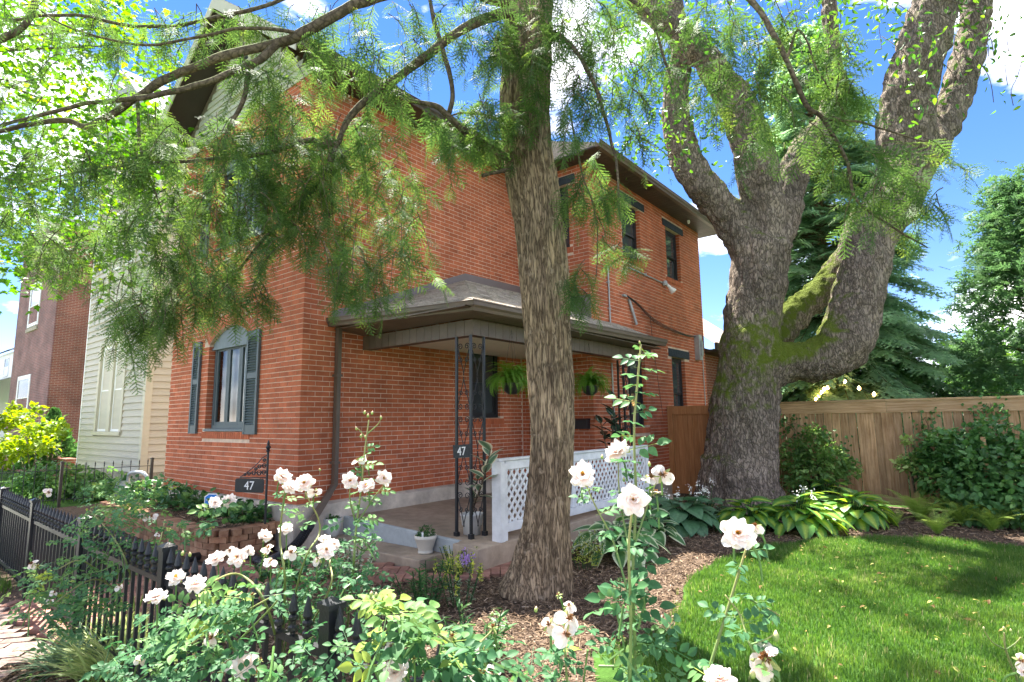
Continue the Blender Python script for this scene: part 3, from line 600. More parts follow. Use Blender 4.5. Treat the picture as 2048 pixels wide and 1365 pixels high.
# roof
PA, PB, PC = (HX, 4.42, 2.97), (-4.27, 4.62, 2.9), (-4.2, 9.46, 2.94); PT = (HX, 7.03, 4.0); PT2 = (HX, 9.46, 4.05)
pr = MB(); pr.add([PA, PB, PC, PT, PT2, (HX, 4.42, 2.95), (-4.27, 4.62, 2.88), (-4.2, 9.46, 2.92)], [(0, 1, 3), (1, 2, 4, 3), (0, 5, 6, 1), (1, 6, 7, 2)])
prf = pr.build('roof', M['shingle'], porch)
mb = MB()
def shingle_rows(a, b, c, d, n, mb):
    a, b, c, d = [np.array(p, float) for p in (a, b, c, d)]
    nm = unit(np.cross(b-a, d-a)); 
    if nm[2] < 0: nm = -nm
    for i in range(n):
        t0, t1 = i/n, (i+1)/n; p0, p1 = a+(d-a)*t0, b+(c-b)*t0; q0, q1 = a+(d-a)*t1, b+(c-b)*t1; L = np.linalg.norm(p1-p0); k = max(1, int(L/.2))
        for j in range(k):
            s0, s1 = (j+.02)/k, (j+.98)/k; e = rng.uniform(.008, .016)
            A_, B_, C_, D_ = p0+(p1-p0)*s0+nm*e, p0+(p1-p0)*s1+nm*e, q0+(q1-q0)*s1+nm*.002, q0+(q1-q0)*s0+nm*.002
            mb.add([A_, B_, C_, D_, A_-nm*e, B_-nm*e], [(0, 1, 2, 3), (0, 4, 5, 1)])
shingle_rows(PA, PB, PT, PT, 18, mb); shingle_rows(PB, PC, PT2, PT, 18, mb)
mb.build('shingles', M['shingle'], prf, kind='stuff')
mb = MB()
for a, b in ((PA, PT), (PT, PT2)):
    a, b = np.array(a), np.array(b); mb.add([a+[.0, 0, -.02], b+[.0, 0, -.02], b+[.0, 0, .12], a+[.0, 0, .12], a+[.02, 0, -.02], b+[.02, 0, -.02], b+[.02, 0, .12], a+[.02, 0, .12], a+[.1, 0, -.01], b+[.1, 0, -.01]], [(4, 5, 6, 7), (3, 2, 6, 7)])
mb.box(-5.9, -5.13, 8.575, 8.595, 3.3, 3.78); mb.build('flashing', M['flashing'], prf)
gutter([(HX, 4.44, 2.87), (-4.3, 4.64, 2.8), (-4.23, 9.46, 2.84)], porch)
mb = MB(); mb.prism([(-4.23, 9.44, 2.85), (HW, 9.44, 2.85), (HW, 9.44, 3.36), (-4.2, 9.44, 2.95)], (0, .02, 0)); mb.build('end_board', M['brown'], porch)
BX, BY, BZ0, BZ1 = -4.57, 4.93, 2.6, 2.79
bm = MB(); bm.box(HX, BX-.014, BY+.012, BY+.16, BZ0+.005, BZ1); bm.box(BX-.16, BX-.012, BY+.16, 9.35, BZ0+.005, BZ1); beam = bm.build('beam', M['brown_dark'], porch)
def boards(n, u0, u1, fn):
    w = (u1-u0)/n
    for i in range(n): mb = MB(); fn(mb, u0+i*w+.003, u0+(i+1)*w-.003); yield mb
for mb in boards(15, HX+.01, BX, lambda m, a, b: m.box(a, b, BY, BY+.012, BZ0, BZ1)): mb.build('beam_board', M['brown'], beam)
for mb in boards(32, BY, 9.35, lambda m, a, b: m.box(BX-.012, BX, a, b, BZ0, BZ1)): mb.build('beam_board', M['brown'], beam)
for mb in boards(17, HX+.01, -4.25, lambda m, a, b: m.add([(a, 4.46, 2.84), (b, 4.46, 2.84), (b, BY, 2.8), (a, BY, 2.8), (a, 4.46, 2.855), (b, 4.46, 2.855), (b, BY, 2.815), (a, BY, 2.815)], CF[:, :].tolist() and [(0, 1, 2, 3), (4, 5, 6, 7), (0, 1, 5, 4)])): mb.build('soffit_board', M['brown'], porch)
for mb in boards(34, 4.9, 9.44, lambda m, a, b: m.box(BX-.02, -4.24, a, b, 2.8, 2.815)): mb.build('soffit_board', M['brown'], porch)
mb = MB(); mb.box(HX, BX-.03, BY+.17, HI, 2.74, 2.755); mb.box(HW, BX-.03, HI, 9.4, 2.74, 2.755); mb.build('ceiling', M['ceiling'], porch)
# ornamental iron posts
def scroll(c, ax, r, turns, flip, hand=1):
    t = np.linspace(0, 1, 26); a = t*turns*2*math.pi; rad = r*(1-.78*t)
    return [np.array(c)+np.array(ax)*(hand*(r-rad*np.cos(a)) if False else hand*rad*np.cos(a))+np.array([0, 0, flip*1.])*rad*np.sin(a) for a, rad in zip(a, rad)]
def iron_panel(mb, a, b, z0, z1, n):
    a = np.array(a, float); b = np.array(b, float); ax = unit(b-a); w = np.linalg.norm(b-a); mid = (a+b)/2; H = (z1-z0)/n
    for k in range(n):
        zc = z0+(k+.5)*H; up = 1 if k % 2 == 0 else -1
        for sd in (-1, 1):
            r = w*.17
            zt = zc+up*H*.32; c1 = mid+ax*sd*w*.24; 
            mb.tube(scroll((c1[0], c1[1], zt), ax*sd, r, 1.4, up), .0055, 5)
            c2 = mid+ax*sd*w*.2; mb.tube(scroll((c2[0], c2[1], zt-up*H*.36), ax*sd, r*.8, 1.3, -up), .0055, 5)
            p = [np.array([*(mid+ax*sd*w*.40)[:2], zt]), np.array([*(mid+ax*sd*w*.36)[:2], zt-up*H*.12]), np.array([*(mid+ax*sd*w*.03)[:2], zc-up*H*.36]), np.array([*(mid+ax*sd*w*.02)[:2], zc-up*H*.48])]
            mb.tube(catmull(p, 6), .0055, 5)
def iron_post(x, y, dx, dy, z0, z1):
    P3 = [(x, y), (x+dx, y), (x, y+dy)]
    o = None
    mb = MB()
    for (px_, py_) in P3[:1]: mb.box(px_-.014, px_+.014, py_-.014, py_+.014, z0, z1); mb.box(px_-.026, px_+.026, py_-.026, py_+.026, z0, z0+.06)
    o = mb.build('ornamental_post', M['iron'], porch)
    for (px_, py_) in P3[1:]:
        mb = MB(); mb.box(px_-.014, px_+.014, py_-.014, py_+.014, z0, z1); mb.box(px_-.026, px_+.026, py_-.026, py_+.026, z0, z0+.06); mb.build('bar', M['iron'], o)
    for q in P3[1:]: mb = MB(); iron_panel(mb, (*P3[0], 0), (*q, 0), z0+.12, z1-.05, 5); mb.build('scrollwork', M['iron'], o, smooth=True)
    return o
iron_post(-4.6, 4.92, -.23, .23, .258, 2.6); iron_post(-4.6, 8.9, 0.0-.22, -.22, .28, 2.6)
# number plaque on the corner post
def text(s, size, M4, m, parent, ext=.002, name='numeral'):
    c = bpy.data.curves.new(name, 'FONT'); c.body = s; c.size = size; c.extrude = ext; c.align_x = 'CENTER'; c.align_y = 'CENTER'
    o = bpy.data.objects.new(name, c); dg = None
    COL.objects.link(o); bpy.context.view_layer.update(); me = bpy.data.meshes.new_from_object(o.evaluated_get(bpy.context.evaluated_depsgraph_get())); bpy.data.objects.remove(o)
    me.materials.clear(); me.materials.append(m); q = link(name, me, parent, M=M4); return q
pq = thing('number_plaque', 'dark slate plaque reading 47 hung on the iron porch post', 'plaque', (-4.70, 4.90, 1.15))
xa, za = (-4.781,4.9,1.249)[0], (-4.652,4.9,1.241)[2]
Rp = Matrix.Translation((-4.72, 4.895, za)) @ Matrix.Rotation(math.radians(-4), 4, 'Y')
mb = MB(); mb.box(-.14, .14, -.006, .006, -.075, .075); o = mb.build('plate', M['plaque'], pq, M=Rp)
text('47', .14, Rp @ Matrix.Translation((0, -.008, -.005)) @ Matrix.Rotation(math.pi/2, 4, 'X'), M['white_plain'], pq)
# lattice railing
rail = thing('lattice_railing', 'white wooden lattice railing along the porch edge behind the trunk', 'railing', (-4.33, 6.9, .27))
LX = -4.33
def rb(name, x0, x1, y0, y1, z0, z1): mb = MB(); mb.box(x0, x1, y0, y1, z0, z1); o = mb.build(name, M['white'], rail); b = o.modifiers.new('b', 'BEVEL'); b.width = .004; b.segments = 1; return o
rb('post', LX-.02, LX+.12, 4.99, 5.06, .255, 1.13); rb('post', LX-.02, LX+.10, 5.062, 5.13, .255, 1.10)
rb('rail', LX+.0, LX+.09, 5.0, 8.75, 1.132, 1.16); rb('rail', LX+.02, LX+.07, 5.13, 8.70, 1.03, 1.128); rb('rail', LX+.02, LX+.07, 5.13, 8.70, .34, .44)
rb('post', LX, LX+.08, 8.70, 8.77, .27, 1.128)
rb('stile', LX+.015, LX+.075, 7.86, 7.93, .442, 1.028); rb('stile', LX+.015, LX+.075, 6.5, 6.57, .442, 1.028)
for b0, b1 in ((5.13, 6.5), (6.57, 7.86), (7.93, 8.70)):
    for sg in (-1, 1):
        s0 = b0-.75
        while s0 < b1+.75:
            p = [];
            a = np.array([s0, .44]); b = np.array([s0+sg*.5, 1.03]); 
            # clip to the bay
            t0, t1 = 0., 1.
            for lo, hi in ((b0, b1),):
                d = b[0]-a[0]
                ta, tb = sorted(((lo-a[0])/d, (hi-a[0])/d)); t0, t1 = max(t0, ta), min(t1, tb)
            if t1-t0 > .04:
                A_, B_ = a+(b-a)*t0, a+(b-a)*t1; xx = LX+.04+sg*.005
                mb = MB(); mb.bar((xx, A_[0], A_[1]), (xx, B_[0], B_[1]), .032, .008, (1, 0, 0)); mb.build('slat', M['white'], rail)
            s0 += .105

# ---------------------------------------------------------------- ground, lawn, beds, path
def sheet(name, poly, z, m, n=None, **k):
    mb = MB(); mb.add([(x, y, z) for x, y in poly], [tuple(range(len(poly)))]); return mb.build(name, m, None, **k)
sheet('ground', [(-300, -150), (300, -150), (300, 300), (-300, 300)], -.03, M['turf'], kind='structure')
M['street'] = mat('street', (.34, .32, .30), .9, .15, 4, .3, 60, .2)
sheet('road', [(-200, -14), (200, -14), (200, -3.6), (-200, -3.6)], -.12, M['street'], kind='structure')  # unseen road behind the camera, added pale to bounce sunlight onto the house
sheet('sidewalk', [(-200, -3.5), (200, -3.5), (200, .55), (-200, .55)], -.012, mat('sidewalk', (.42, .40, .37), .9, .12, 4, .3, 60, .2), kind='structure')  # pale paving added with the road for more bounce onto the shaded walls
sheet('flower_bed', [(-14.3, 1.3), (6, 1.0), (8, 12.3), (-5.2, 12.3), (-11, 8), (-14.3, 8)], -.012, M['mulch'], kind='structure')
LAWN = [(-2.214, 3.584), (-2.015, 4.025), (-1.98, 4.392), (-2.154, 4.965), (-2.34, 5.45), (-2.42, 5.9), (-2.44, 6.697), (-2.25, 7.625), (-1.76, 8.496), (-1.214, 9.037), (-.648, 9.38), (.262, 9.45), (2, 9.3), (5, 8.8), (5.5, 3.0), (.5, 2.2), (-1.2, 2.6), (-1.9, 3.1)]
sheet('lawn', LAWN, .0, M['turf'], kind='structure')
def inpoly(P, poly):
    x, y = P[:, 0], P[:, 1]; c = np.zeros(len(P), bool)
    for (x1, y1), (x2, y2) in zip(poly, poly[1:]+poly[:1]):
        if y1 == y2: continue
        c ^= ((y1 > y) != (y2 > y)) & (x < (x2-x1)*(y-y1)/(y2-y1)+x1)
    return c
M['grass'] = leafmat('grass', [(0, (.045, .12, .022)), (.45, (.075, .165, .03)), (.75, (.13, .22, .045)), (1, (.34, .32, .16))], .4, .5, .3, .25, 1.2)
def grass_patch(name, poly, n, hmin, hmax, label, w=.006, holes=()):
    b = np.array(poly); lo, hi = b.min(0), b.max(0); P = rng.uniform(lo, hi, (int(n*2.2), 2)); Pj = P+.16*(np.c_[vnoise(np.c_[P*5, P[:, :1]*0], 1, 8), vnoise(np.c_[P*5, P[:, :1]*0], 1, 9)]-.5)+rng.normal(0, .025, P.shape); P = P[inpoly(Pj, poly)]
    d = np.linalg.norm(P, axis=1); keep = rng.random(len(P)) < np.clip((6.5/np.maximum(d, 3.4))**1.2, .35, 1); P = P[keep][:n]; N = len(P)
    TV = np.array([(-.5, 0, 0), (.5, 0, 0), (.38, .15, .55), (-.38, .15, .55), (0, .5, 1.)]); TF = np.array([(0, 1, 2), (0, 2, 3), (3, 2, 4)])
    cl = vnoise(np.c_[P*3.1, np.zeros(N)], 1, 5); cl2 = vnoise(np.c_[P*11, np.zeros(N)], 1, 6)
    h = (hmin+(hmax-hmin)*(.35*rng.random(N)+.4*cl+.25*cl2)); a = rng.uniform(0, 2*math.pi, N)+4*cl2; lean = rng.uniform(.1, .9, N)
    ca, sa = np.cos(a), np.sin(a); Mx = np.zeros((N, 3, 3)); ww = w*rng.uniform(.7, 1.4, N)
    Mx[:, 0, 0] = ca*ww; Mx[:, 1, 0] = sa*ww; Mx[:, 0, 1] = -sa*h*lean; Mx[:, 1, 1] = ca*h*lean; Mx[:, 2, 2] = h*(1-.3*lean)
    tone = np.clip(.42*cl+.3*cl2+.35*rng.random(N)-.08+(rng.random(N) < .035)*.5, 0, 1)
    V, F, T = scatter(TV, TF, Mx, np.c_[P, np.full(N, .0)], tone); link(name, mk_mesh(name, V, F, M['grass'], tone=T), None, label=label, cat='grass', kind='stuff')
grass_patch('grass', [p for p in LAWN if p[0] < 3]+[(2.5, 3.5), (.5, 2.4)], 120000, .035, .085, 'short green lawn grass beside the mulch bed')
_N = 260; _P = rng.uniform([-2.2, 2.8], [2.2, 9.3], (_N*2, 2)); _P = _P[inpoly(_P, LAWN)][:_N]; _N = len(_P)
M['fallen'] = leafmat('fallen_leaf', [(0, (.16, .09, .04)), (.5, (.32, .22, .08)), (1, (.34, .38, .10))], .2, .7, .2, .2, 20.)
_b = blade(1., .5, 3, .3, .3); _V, _F, _T = scatter(_b[0], _b[1], basis(unit(rng.normal(0, 1, (_N, 3))*[1, 1, .2]), unit(rng.normal(0, .3, (_N, 3))+[0, 0, 1]), rng.uniform(.025, .06, _N)), np.c_[_P, rng.uniform(.03, .07, _N)], rng.random(_N)); link('fallen_leaves', mk_mesh('fallen_leaves', _V, _F, M['fallen'], tone=_T), None, label='small dry leaves lying scattered on the lawn', cat='leaves', kind='stuff')
grass_patch('verge_grass', [(-15, 1.55), (-7.4, 1.47), (-7.4, .95), (-9, .6), (-15, .6)], 9000, .05, .13, 'bright verge grass outside the iron fence')
grass_patch('yard_grass', [(-14.0, 1.7), (-7.3, 1.6), (-6.8, 2.2), (-8, 2.9), (-14.0, 3.0)], 9000, .05, .11, 'grass behind the iron fence by the brick planter')
grass_patch('neighbour_grass', [(-32, .5), (-15, .5), (-14.6, 2.6), (-14.6, 4), (-20, 5), (-32, 5.5)], 8000, .06, .12, 'neighbouring front lawn beyond the thin iron fence', .012)
# shredded bark mulch lying on the beds
PATH = [(-7.0, 1.3), (-5.25, 1.35), (-5.2, 2.6), (-5.25, 3.42), (-4.65, 3.92), (-4.1, 4.42), (-3.92, 4.8), (-3.9, 6.6), (-4.3, 6.6), (-4.3, 4.4), (-4.85, 4.3), (-6.66, 4.25), (-6.9, 3.2), (-7.0, 2.4)]
BED = [(-5.2, 1.45), (3, 1.2), (4, 12), (-5, 12), (-4.2, 8), (-3.9, 4.8), (-5.25, 3.42)]
M['chips'] = leafmat('bark_chips', [(0, (.06, .04, .027)), (.45, (.17, .115, .075)), (.8, (.32, .23, .155)), (1, (.52, .40, .29))], 0.0, .9, .1, .3, 30)
def chips(name, poly, n, label, excl=(), z=0.0):
    b = np.array(poly); lo, hi = b.min(0), b.max(0); P = rng.uniform(lo, hi, (n*4, 2)); ok = inpoly(P, poly)
    for e in excl: ok &= ~inpoly(P, e)
    P = P[ok]; d = np.linalg.norm(P, axis=1); P = P[rng.random(len(P)) < np.clip((5.5/np.maximum(d, 2))**1.6, .12, 1)][:n]; N = len(P)
    a = rng.uniform(0, 2*math.pi, N); L = rng.uniform(.02, .085, N)*np.where(rng.random(N) < .08, 1.9, 1); w = rng.uniform(.005, .013, N); tl = rng.normal(0, .3, N)
    d3 = np.c_[np.cos(a)*np.cos(tl), np.sin(a)*np.cos(tl), np.sin(tl)]; Mx = basis(d3, unit(np.array([0, 0, 1.])+rng.normal(0, .5, (N, 3)))); Mx = Mx*np.stack([w, L, np.full(N, .006)], -1)[:, None, :]
    TV = np.array([(-.5, -.5, 0), (.5, -.42, 0), (.35, .5, .1), (-.4, .4, 0), (0, 0, 1.)]); TF = np.array([(0, 1, 4), (1, 2, 4), (2, 3, 4), (3, 0, 4)])
    V, F, T = scatter(TV, TF, Mx, np.c_[P, z+rng.uniform(-.004, .022, N)], rng.beta(1.6, 2.2, N)); link(name, mk_mesh(name, V, F, M['chips'], tone=T), None, label=label, cat='mulch', kind='stuff')
chips('bark_mulch', BED, 42000, 'shredded brown bark mulch under the trees', [LAWN, PATH])
chips('bed_mulch', [(-11, 3.25), (-7.05, 3.25), (-7.05, 3.95), (-11, 3.95)], 2500, 'dark mulch inside the raised brick planter', z=.37)
chips('verge_mulch', [(-5.2, .85), (-3.2, .7), (-1.5, 1.0), (-1.5, 1.5), (-4.0, 1.55), (-5.3, 1.45)], 5000, 'dark mulch outside the iron fence')
# herringbone brick path
pth = sheet('path', PATH, -.004, M['joint'], kind='structure')
pv = MB(); bw = .098; bm_ = mk_mesh('paver', CV, CF, M['paver'])
cs = []
c45, s45 = math.cos(math.radians(40)), math.sin(math.radians(40))
for i in range(-60, 60):
    for j in range(-60, 60):
        for hv in (0, 1):
            # herringbone cell of 2x1 bricks
            k = (i-j) % 4
            if hv == 0 and k == 0: a, b, v = i+1., j+.5, 0
            elif hv == 1 and k == 3: a, b, v = i+.5, j+1., 1
            else: continue
            X, Y = (a*c45-b*s45)*bw-5.2, (a*s45+b*c45)*bw+3.4; cs.append((X, Y, v))
cs = np.array(cs); okp = inpoly(cs[:, :2], PATH); cs = cs[okp]
cs = cs[np.argsort(np.linalg.norm(cs[:, :2]-np.array([-5.3, 3.6]), axis=1))]
rest = []
def inview(x, y): return True
for n_, (X, Y, v) in enumerate(cs):
    Mx = Matrix.Translation((X, Y, .004+rng.uniform(-.004, .005))) @ Matrix.Rotation(math.radians(40)+(math.pi/2 if v else 0)+rng.normal(0, .018), 4, 'Z') @ Matrix.Rotation(rng.normal(0, .012), 4, 'X') @ Matrix.Diagonal((bw*2-.009, bw-.009, .05, 1))
    if n_ < 300: link('paver', bm_, pth, M=Mx)
    else: rest.append(np.array(Mx))
if rest:
    R_ = np.array(rest); V, F, T = scatter(CV, CF, R_[:, :3, :3], R_[:, :3, 3]); link('pavers', mk_mesh('pavers', V, F, M['paver']), pth, kind='stuff')
# street-side pavement of worn bricks
pavement = sheet('pavement', [(-9.5, -3), (2, -3), (-1.5, .7), (-4.85, .85), (-5.25, 1.36), (-7.0, 1.3), (-7.3, .95), (-9.5, .6)], -.006, M['joint'], kind='structure')
M['paver_pink'] = mat('paver_pink', (.19, .13, .11), .9, .35, 14, .8, 60, .2, isl=.22, col2=(.24, .18, .155))
bp_ = mk_mesh('paver', CV, CF, M['paver_pink']); a0 = math.radians(52)
for i in range(-14, 40):
    for j in range(-12, 26):
        u, v = i*.207+(j % 2)*.1, j*.106; X, Y = -6.0+u*math.cos(a0)-v*math.sin(a0), .1+u*math.sin(a0)+v*math.cos(a0)
        if inpoly(np.array([[X, Y]]), [(-9.4, -.4), (-4.6, -.4), (-4.85, .8), (-5.3, 1.3), (-6.9, 1.25), (-7.2, .9), (-9.4, .55)])[0] and X < -4.4 and Y > -.3:
            link('paver', bp_, pavement, M=Matrix.Translation((X, Y, .006+rng.uniform(-.006, .006))) @ Matrix.Rotation(a0+rng.normal(0, .02), 4, 'Z') @ Matrix.Rotation(rng.normal(0, .02), 4, 'X') @ Matrix.Diagonal((.197, .096, .05, 1)))
# raised brick planter with a rounded corner
plant = thing('brick_planter', 'low curved brick planter wall in front of the house', 'planter', (-8.9, 3.3, 0))
pl_path = [(-11.2, 3.30), (-10.03, 3.27), (-8.6, 3.20), (-7.6, 3.15), (-7.25, 3.155), (-7.05, 3.20), (-6.95, 3.32), (-6.95, 3.55), (-7.0, 3.80), (-7.05, 3.97)]
pp = catmull([(x, y, 0) for x, y in pl_path], 30); cu = np.concatenate([[0], np.cumsum(np.linalg.norm(np.diff(pp, axis=0), axis=1))])
mb = MB(); ins = pp+np.cross(unit(np.gradient(pp, axis=0)), [0, 0, 1])*(-.05)
mb.add(np.vstack([ins, ins+[0, 0, .37]]), [(i, i+1, i+1+len(pp), i+len(pp)) for i in range(len(pp)-1)]); mb.add([*(ins[::6]+[0, 0, .36]), (-7.0, 3.96, .36), (-11.2, 3.96, .36)], [tuple(range(len(ins[::6])+2))]); mb.build('soil_bed', M['soil'], plant)
pb = mk_mesh('brick', CV, CF, M['planter_brick'])
for k in range(5):
    hh = .074; L = .2 if k < 4 else .105; s_ = (k % 2)*.1
    while s_+L < cu[-1]:
        m_ = s_+L/2; p = np.array([np.interp(m_, cu, pp[:, i]) for i in range(3)]); p2 = np.array([np.interp(m_+.02, cu, pp[:, i]) for i in range(3)]); t = unit(p2-p)
        if k < 4: link('brick', pb, plant, M=Matrix.Translation((p[0], p[1], .035+k*hh)) @ Matrix.Rotation(math.atan2(t[1], t[0])+rng.normal(0, .02), 4, 'Z') @ Matrix.Diagonal((L-.008, .095+rng.uniform(-.006, .006), .068, 1)))
        else: link('brick', pb, plant, M=Matrix.Translation((p[0], p[1], .037+k*hh)) @ Matrix.Rotation(math.atan2(t[1], t[0])+rng.normal(0, .03), 4, 'Z') @ Matrix.Rotation(rng.normal(0, .02), 4, 'X') @ Matrix.Diagonal((L-.008, .205, .07, 1)))
        s_ += L
# ---------------------------------------------------------------- wooden fence
wf = thing('wooden_fence', 'tall tan board fence with cap rail behind the hostas', 'fence', (-1, 12.15, 0))
FY = 12.15
def fence_boards(parent, x0, x1, y, w, m, z0=.06, z1=1.66, gap=.006, thick=.018):
    x = x0; cache = {}
    while x < x1-.02:
        ww = min(w, x1-x)+rng.uniform(-.004, .004); mb = MB(); d = rng.uniform(-.004, .004); mb.box(x, x+ww-gap*rng.uniform(.5, 1.8), y+d, y+d+thick, z0+rng.uniform(-.02, .02), z1); mb.build('board', m, parent); x += w
fence_boards(wf, -3.9, -1.36, FY, .135, M['wood']); fence_boards(wf, -1.18, 1.35, FY, .14, M['wood'], gap=.012); fence_boards(wf, 1.53, 4.2, FY, .14, M['wood'], gap=.012)
for a, b in ((-4.0, -1.27), (-1.266, 1.44), (1.444, 4.2)):
    mb = MB(); mb.box(a, b, FY-.028, FY-.004, 1.635, 1.835); mb.build('top_board', M['wood_h'], wf)
    mb = MB(); mb.box(a, b, FY-.05, FY+.09, 1.838, 1.872); mb.build('cap_rail', M['wood_h'], wf)
    mb = MB(); mb.box(a, b, FY-.028, FY-.004, .04, .17); mb.build('bottom_board', M['wood_h'], wf)
for x in (-1.36, 1.35): mb = MB(); mb.box(x+.002, x+.178, FY-.022, FY+.02, .05, 1.633); mb.build('post', M['wood'], wf)
gt = thing('wooden_gate', 'red-brown board gate between the brick wall and the mossy trunk', 'gate', (-4.5, 12.1, 0))
GY = 11.6
fence_boards(gt, -5.02, -3.9, GY, .105, M['wood_red'], z0=.08, z1=1.68, gap=.004)
mb = MB(); mb.box(-5.14, -5.03, GY-.02, GY+.08, .02, 1.84); mb.build('post', M['wood_red'], gt)
mb = MB(); mb.box(-5.02, -3.9, GY-.03, GY-.006, 1.66, 1.83); mb.build('top_board', M['wood_red'], gt)
mb = MB(); mb.box(-5.02, -3.9, GY-.03, GY-.006, .05, .22); mb.build('bottom_board', M['wood_red'], gt)
# ---------------------------------------------------------------- iron fences
spear = MB(); spear.lathe([(.0115, 0), (.0115, .012), (.02, .02), (.02, .034), (.012, .042), (.012, .058), (.022, .066), (.022, .076), (.012, .084), (.021, .10), (.015, .13), (.006, .165), (.0015, .178)], (0, 0, 0), 8)
def picket(ztop, zbot, w, finial=True, thin=False):
    mb = MB(); mb.box(-w/2, w/2, -w/2, w/2, zbot, ztop)
    if finial:
        k = .62 if thin else 1.; mb.add(np.vstack(spear.V)*[k, k, k]+[0, 0, ztop-.002], spear.F)
    return mk_mesh('picket', np.vstack(mb.V), mb.F, M['iron'])
def iron_fence(root, P, posts, pitch, ztop, rails, w, pw, ph, thin=False):
    P = [np.array(p, float) for p in P]; me = picket(ztop, rails[0]-.06, w, True, thin)
    for a, b in zip(P[:-1], P[1:]):
        L = np.linalg.norm(b-a); n = int(L/pitch); t = (b-a)/L; ang = math.atan2(t[1], t[0])
        for r in rails: mb = MB(); mb.bar((*a, r), (*b, r), .028 if not thin else .014, .03 if not thin else .012); mb.build('rail', M['iron'], root)
        for i in range(n): p = a+(b-a)*(i+.5)/n; link('picket', me, root, M=Matrix.Translation((p[0], p[1], 0)) @ Matrix.Rotation(ang, 4, 'Z'))
    pm = MB(); pm.box(-pw/2, pw/2, -pw/2, pw/2, -.05, ph); k = pw*.62; pm.box(-k, k, -k, k, ph, ph+.022)
    pm.add([(-k, -k, ph+.022), (k, -k, ph+.022), (k, k, ph+.022), (-k, k, ph+.022), (0, 0, ph+.022+pw*.35)], [(0, 1, 4), (1, 2, 4), (2, 3, 4), (3, 0, 4)]); pme = mk_mesh('post', np.vstack(pm.V), pm.F, M['iron'])
    for p in posts: link('post', pme, root, M=Matrix.Translation((p[0], p[1], 0)))
fr_ = thing('iron_fence', 'black spear-topped iron fence overgrown by white roses', 'fence', (-4, 1.42, 0))
FP = [(-10.5, 1.62), (-8.77, 1.56), (-7.07, 1.50), (-5.38, 1.45), (-3.74, 1.42), (-2.05, 1.39), (-.36, 1.36), (1.3, 1.33)]
iron_fence(fr_, FP, FP, .112, .715, (.13, .70), .019, .066, .875)
fs_ = thing('yard_fence', 'thin black iron fence beside the cream siding house', 'fence', (-14.4, 3.5, 0))
FS = [(-15.15, .6), (-14.85, 2.0), (-14.5, 3.44), (-14.15, 4.95)]
iron_fence(fs_, FS, FS, .155, .74, (.12, .70), .012, .05, .84, True)

# ---------------------------------------------------------------- cream siding house next door
sh = thing('siding_house', 'narrow cream clapboard house with tall paired windows', 'house', (-18, 8, 0))
SY, SX0, SX1 = 5.2, -20.45, -15.5
mb = MB(); mb.box(SX0+.02, SX1-.02, SY+.03, 12, 0, 9.2); mb.build('wall', M['siding'], sh)
mb = MB(); mb.box(SX0, SX1+.02, SY-.01, 12, 0, .45); mb.build('foundation', M['stone'], sh)
sw = Wall('x', SY, -1); ss = Wall('y', SX1, 1)
WIN = [(-18.98, -17.1, 1.42, 3.76), (-18.9, -17.0, 5.0, 7.05)]
bh = .168; z = .45
while z < 9.0:
    segs = [(SX0+.06, SX1-.1)]
    for a, b, c, d in WIN:
        if c-.12 < z+bh/2 < d+.12: segs = [(SX0+.06, a-.14), (b+.14, SX1-.1)]
    for a, b in segs: mb = MB(); mb.add([(a, SY-.038, z), (b, SY-.038, z), (b, SY-.002, z+bh-.002), (a, SY-.002, z+bh-.002), (a, SY+.03, z), (b, SY+.03, z)], [(0, 1, 2, 3), (0, 4, 5, 1)]); mb.build('siding_board', M['siding'], sh)
    mb = MB(); mb.add([(SX1+.038, SY+.1, z), (SX1+.038, 12, z), (SX1+.002, 12, z+bh-.002), (SX1+.002, SY+.1, z+bh-.002), (SX1-.03, SY+.1, z), (SX1-.03, 12, z)], [(0, 1, 2, 3), (0, 4, 5, 1)]); mb.build('siding_board', M['siding'], sh)
    z += bh
mb = MB(); mb.box(SX1-.1, SX1+.05, SY-.05, SY+.1, .4, 9.1); mb.build('corner_board', M['siding_trim'], sh)
mb = MB(); mb.box(SX0, SX0+.06, SY-.035, SY+.05, .4, 9.1); mb.build('corner_board', M['white_plain'], sh)
for a, b, c, d in WIN:
    mb = MB(); sw.box(mb, a-.14, a, -.02, .045, c-.06, d+.12); sw.box(mb, b, b+.14, -.02, .045, c-.06, d+.12); sw.box(mb, a, b, -.02, .045, d, d+.12); sw.box(mb, a-.16, b+.16, -.02, .08, c-.1, c-.002); mid = (a+b)/2; sw.box(mb, mid-.12, mid+.12, -.02, .03, c, d)
    wo = mb.build('window_trim', M['siding_trim'], sh); 
    for q0, q1 in ((a, mid-.12), (mid+.12, b)): window(sw, q0, q1, c, d, sh, M['white_plain'], M['glass'], rec=.02, trim=.06)
rf = MB(); rf.add([(SX0-.3, 4.8, 9.15), (SX1+.3, 4.8, 9.15), ((SX0+SX1)/2, 4.8, 11.6), (SX0-.3, 12.3, 9.15), (SX1+.3, 12.3, 9.15), ((SX0+SX1)/2, 12.3, 11.6)], [(0, 1, 2), (0, 2, 5, 3), (1, 4, 5, 2), (3, 5, 4), (0, 3, 4, 1)]); rf.build('roof', M['roof_grey'], sh)
mb = MB(); mb.prism([(-20.5, 5.6, 3.55), (-20.5, 5.6, 3.75), (-21.3, 5.6, 3.6), (-21.3, 5.6, 3.5)], (0, 3, 0)); mb.box(-20.75, -20.46, 5.8, 8, 3.3, 3.5); mb.build('side_eave', M['siding_trim'], sh)
gm = thing('gas_meter', 'grey gas meter with looped pipe at the corner of the brick house', 'meter', (-11.6, 3.6, 0))
p0 = np.array((-11.5,4.024,0.407))
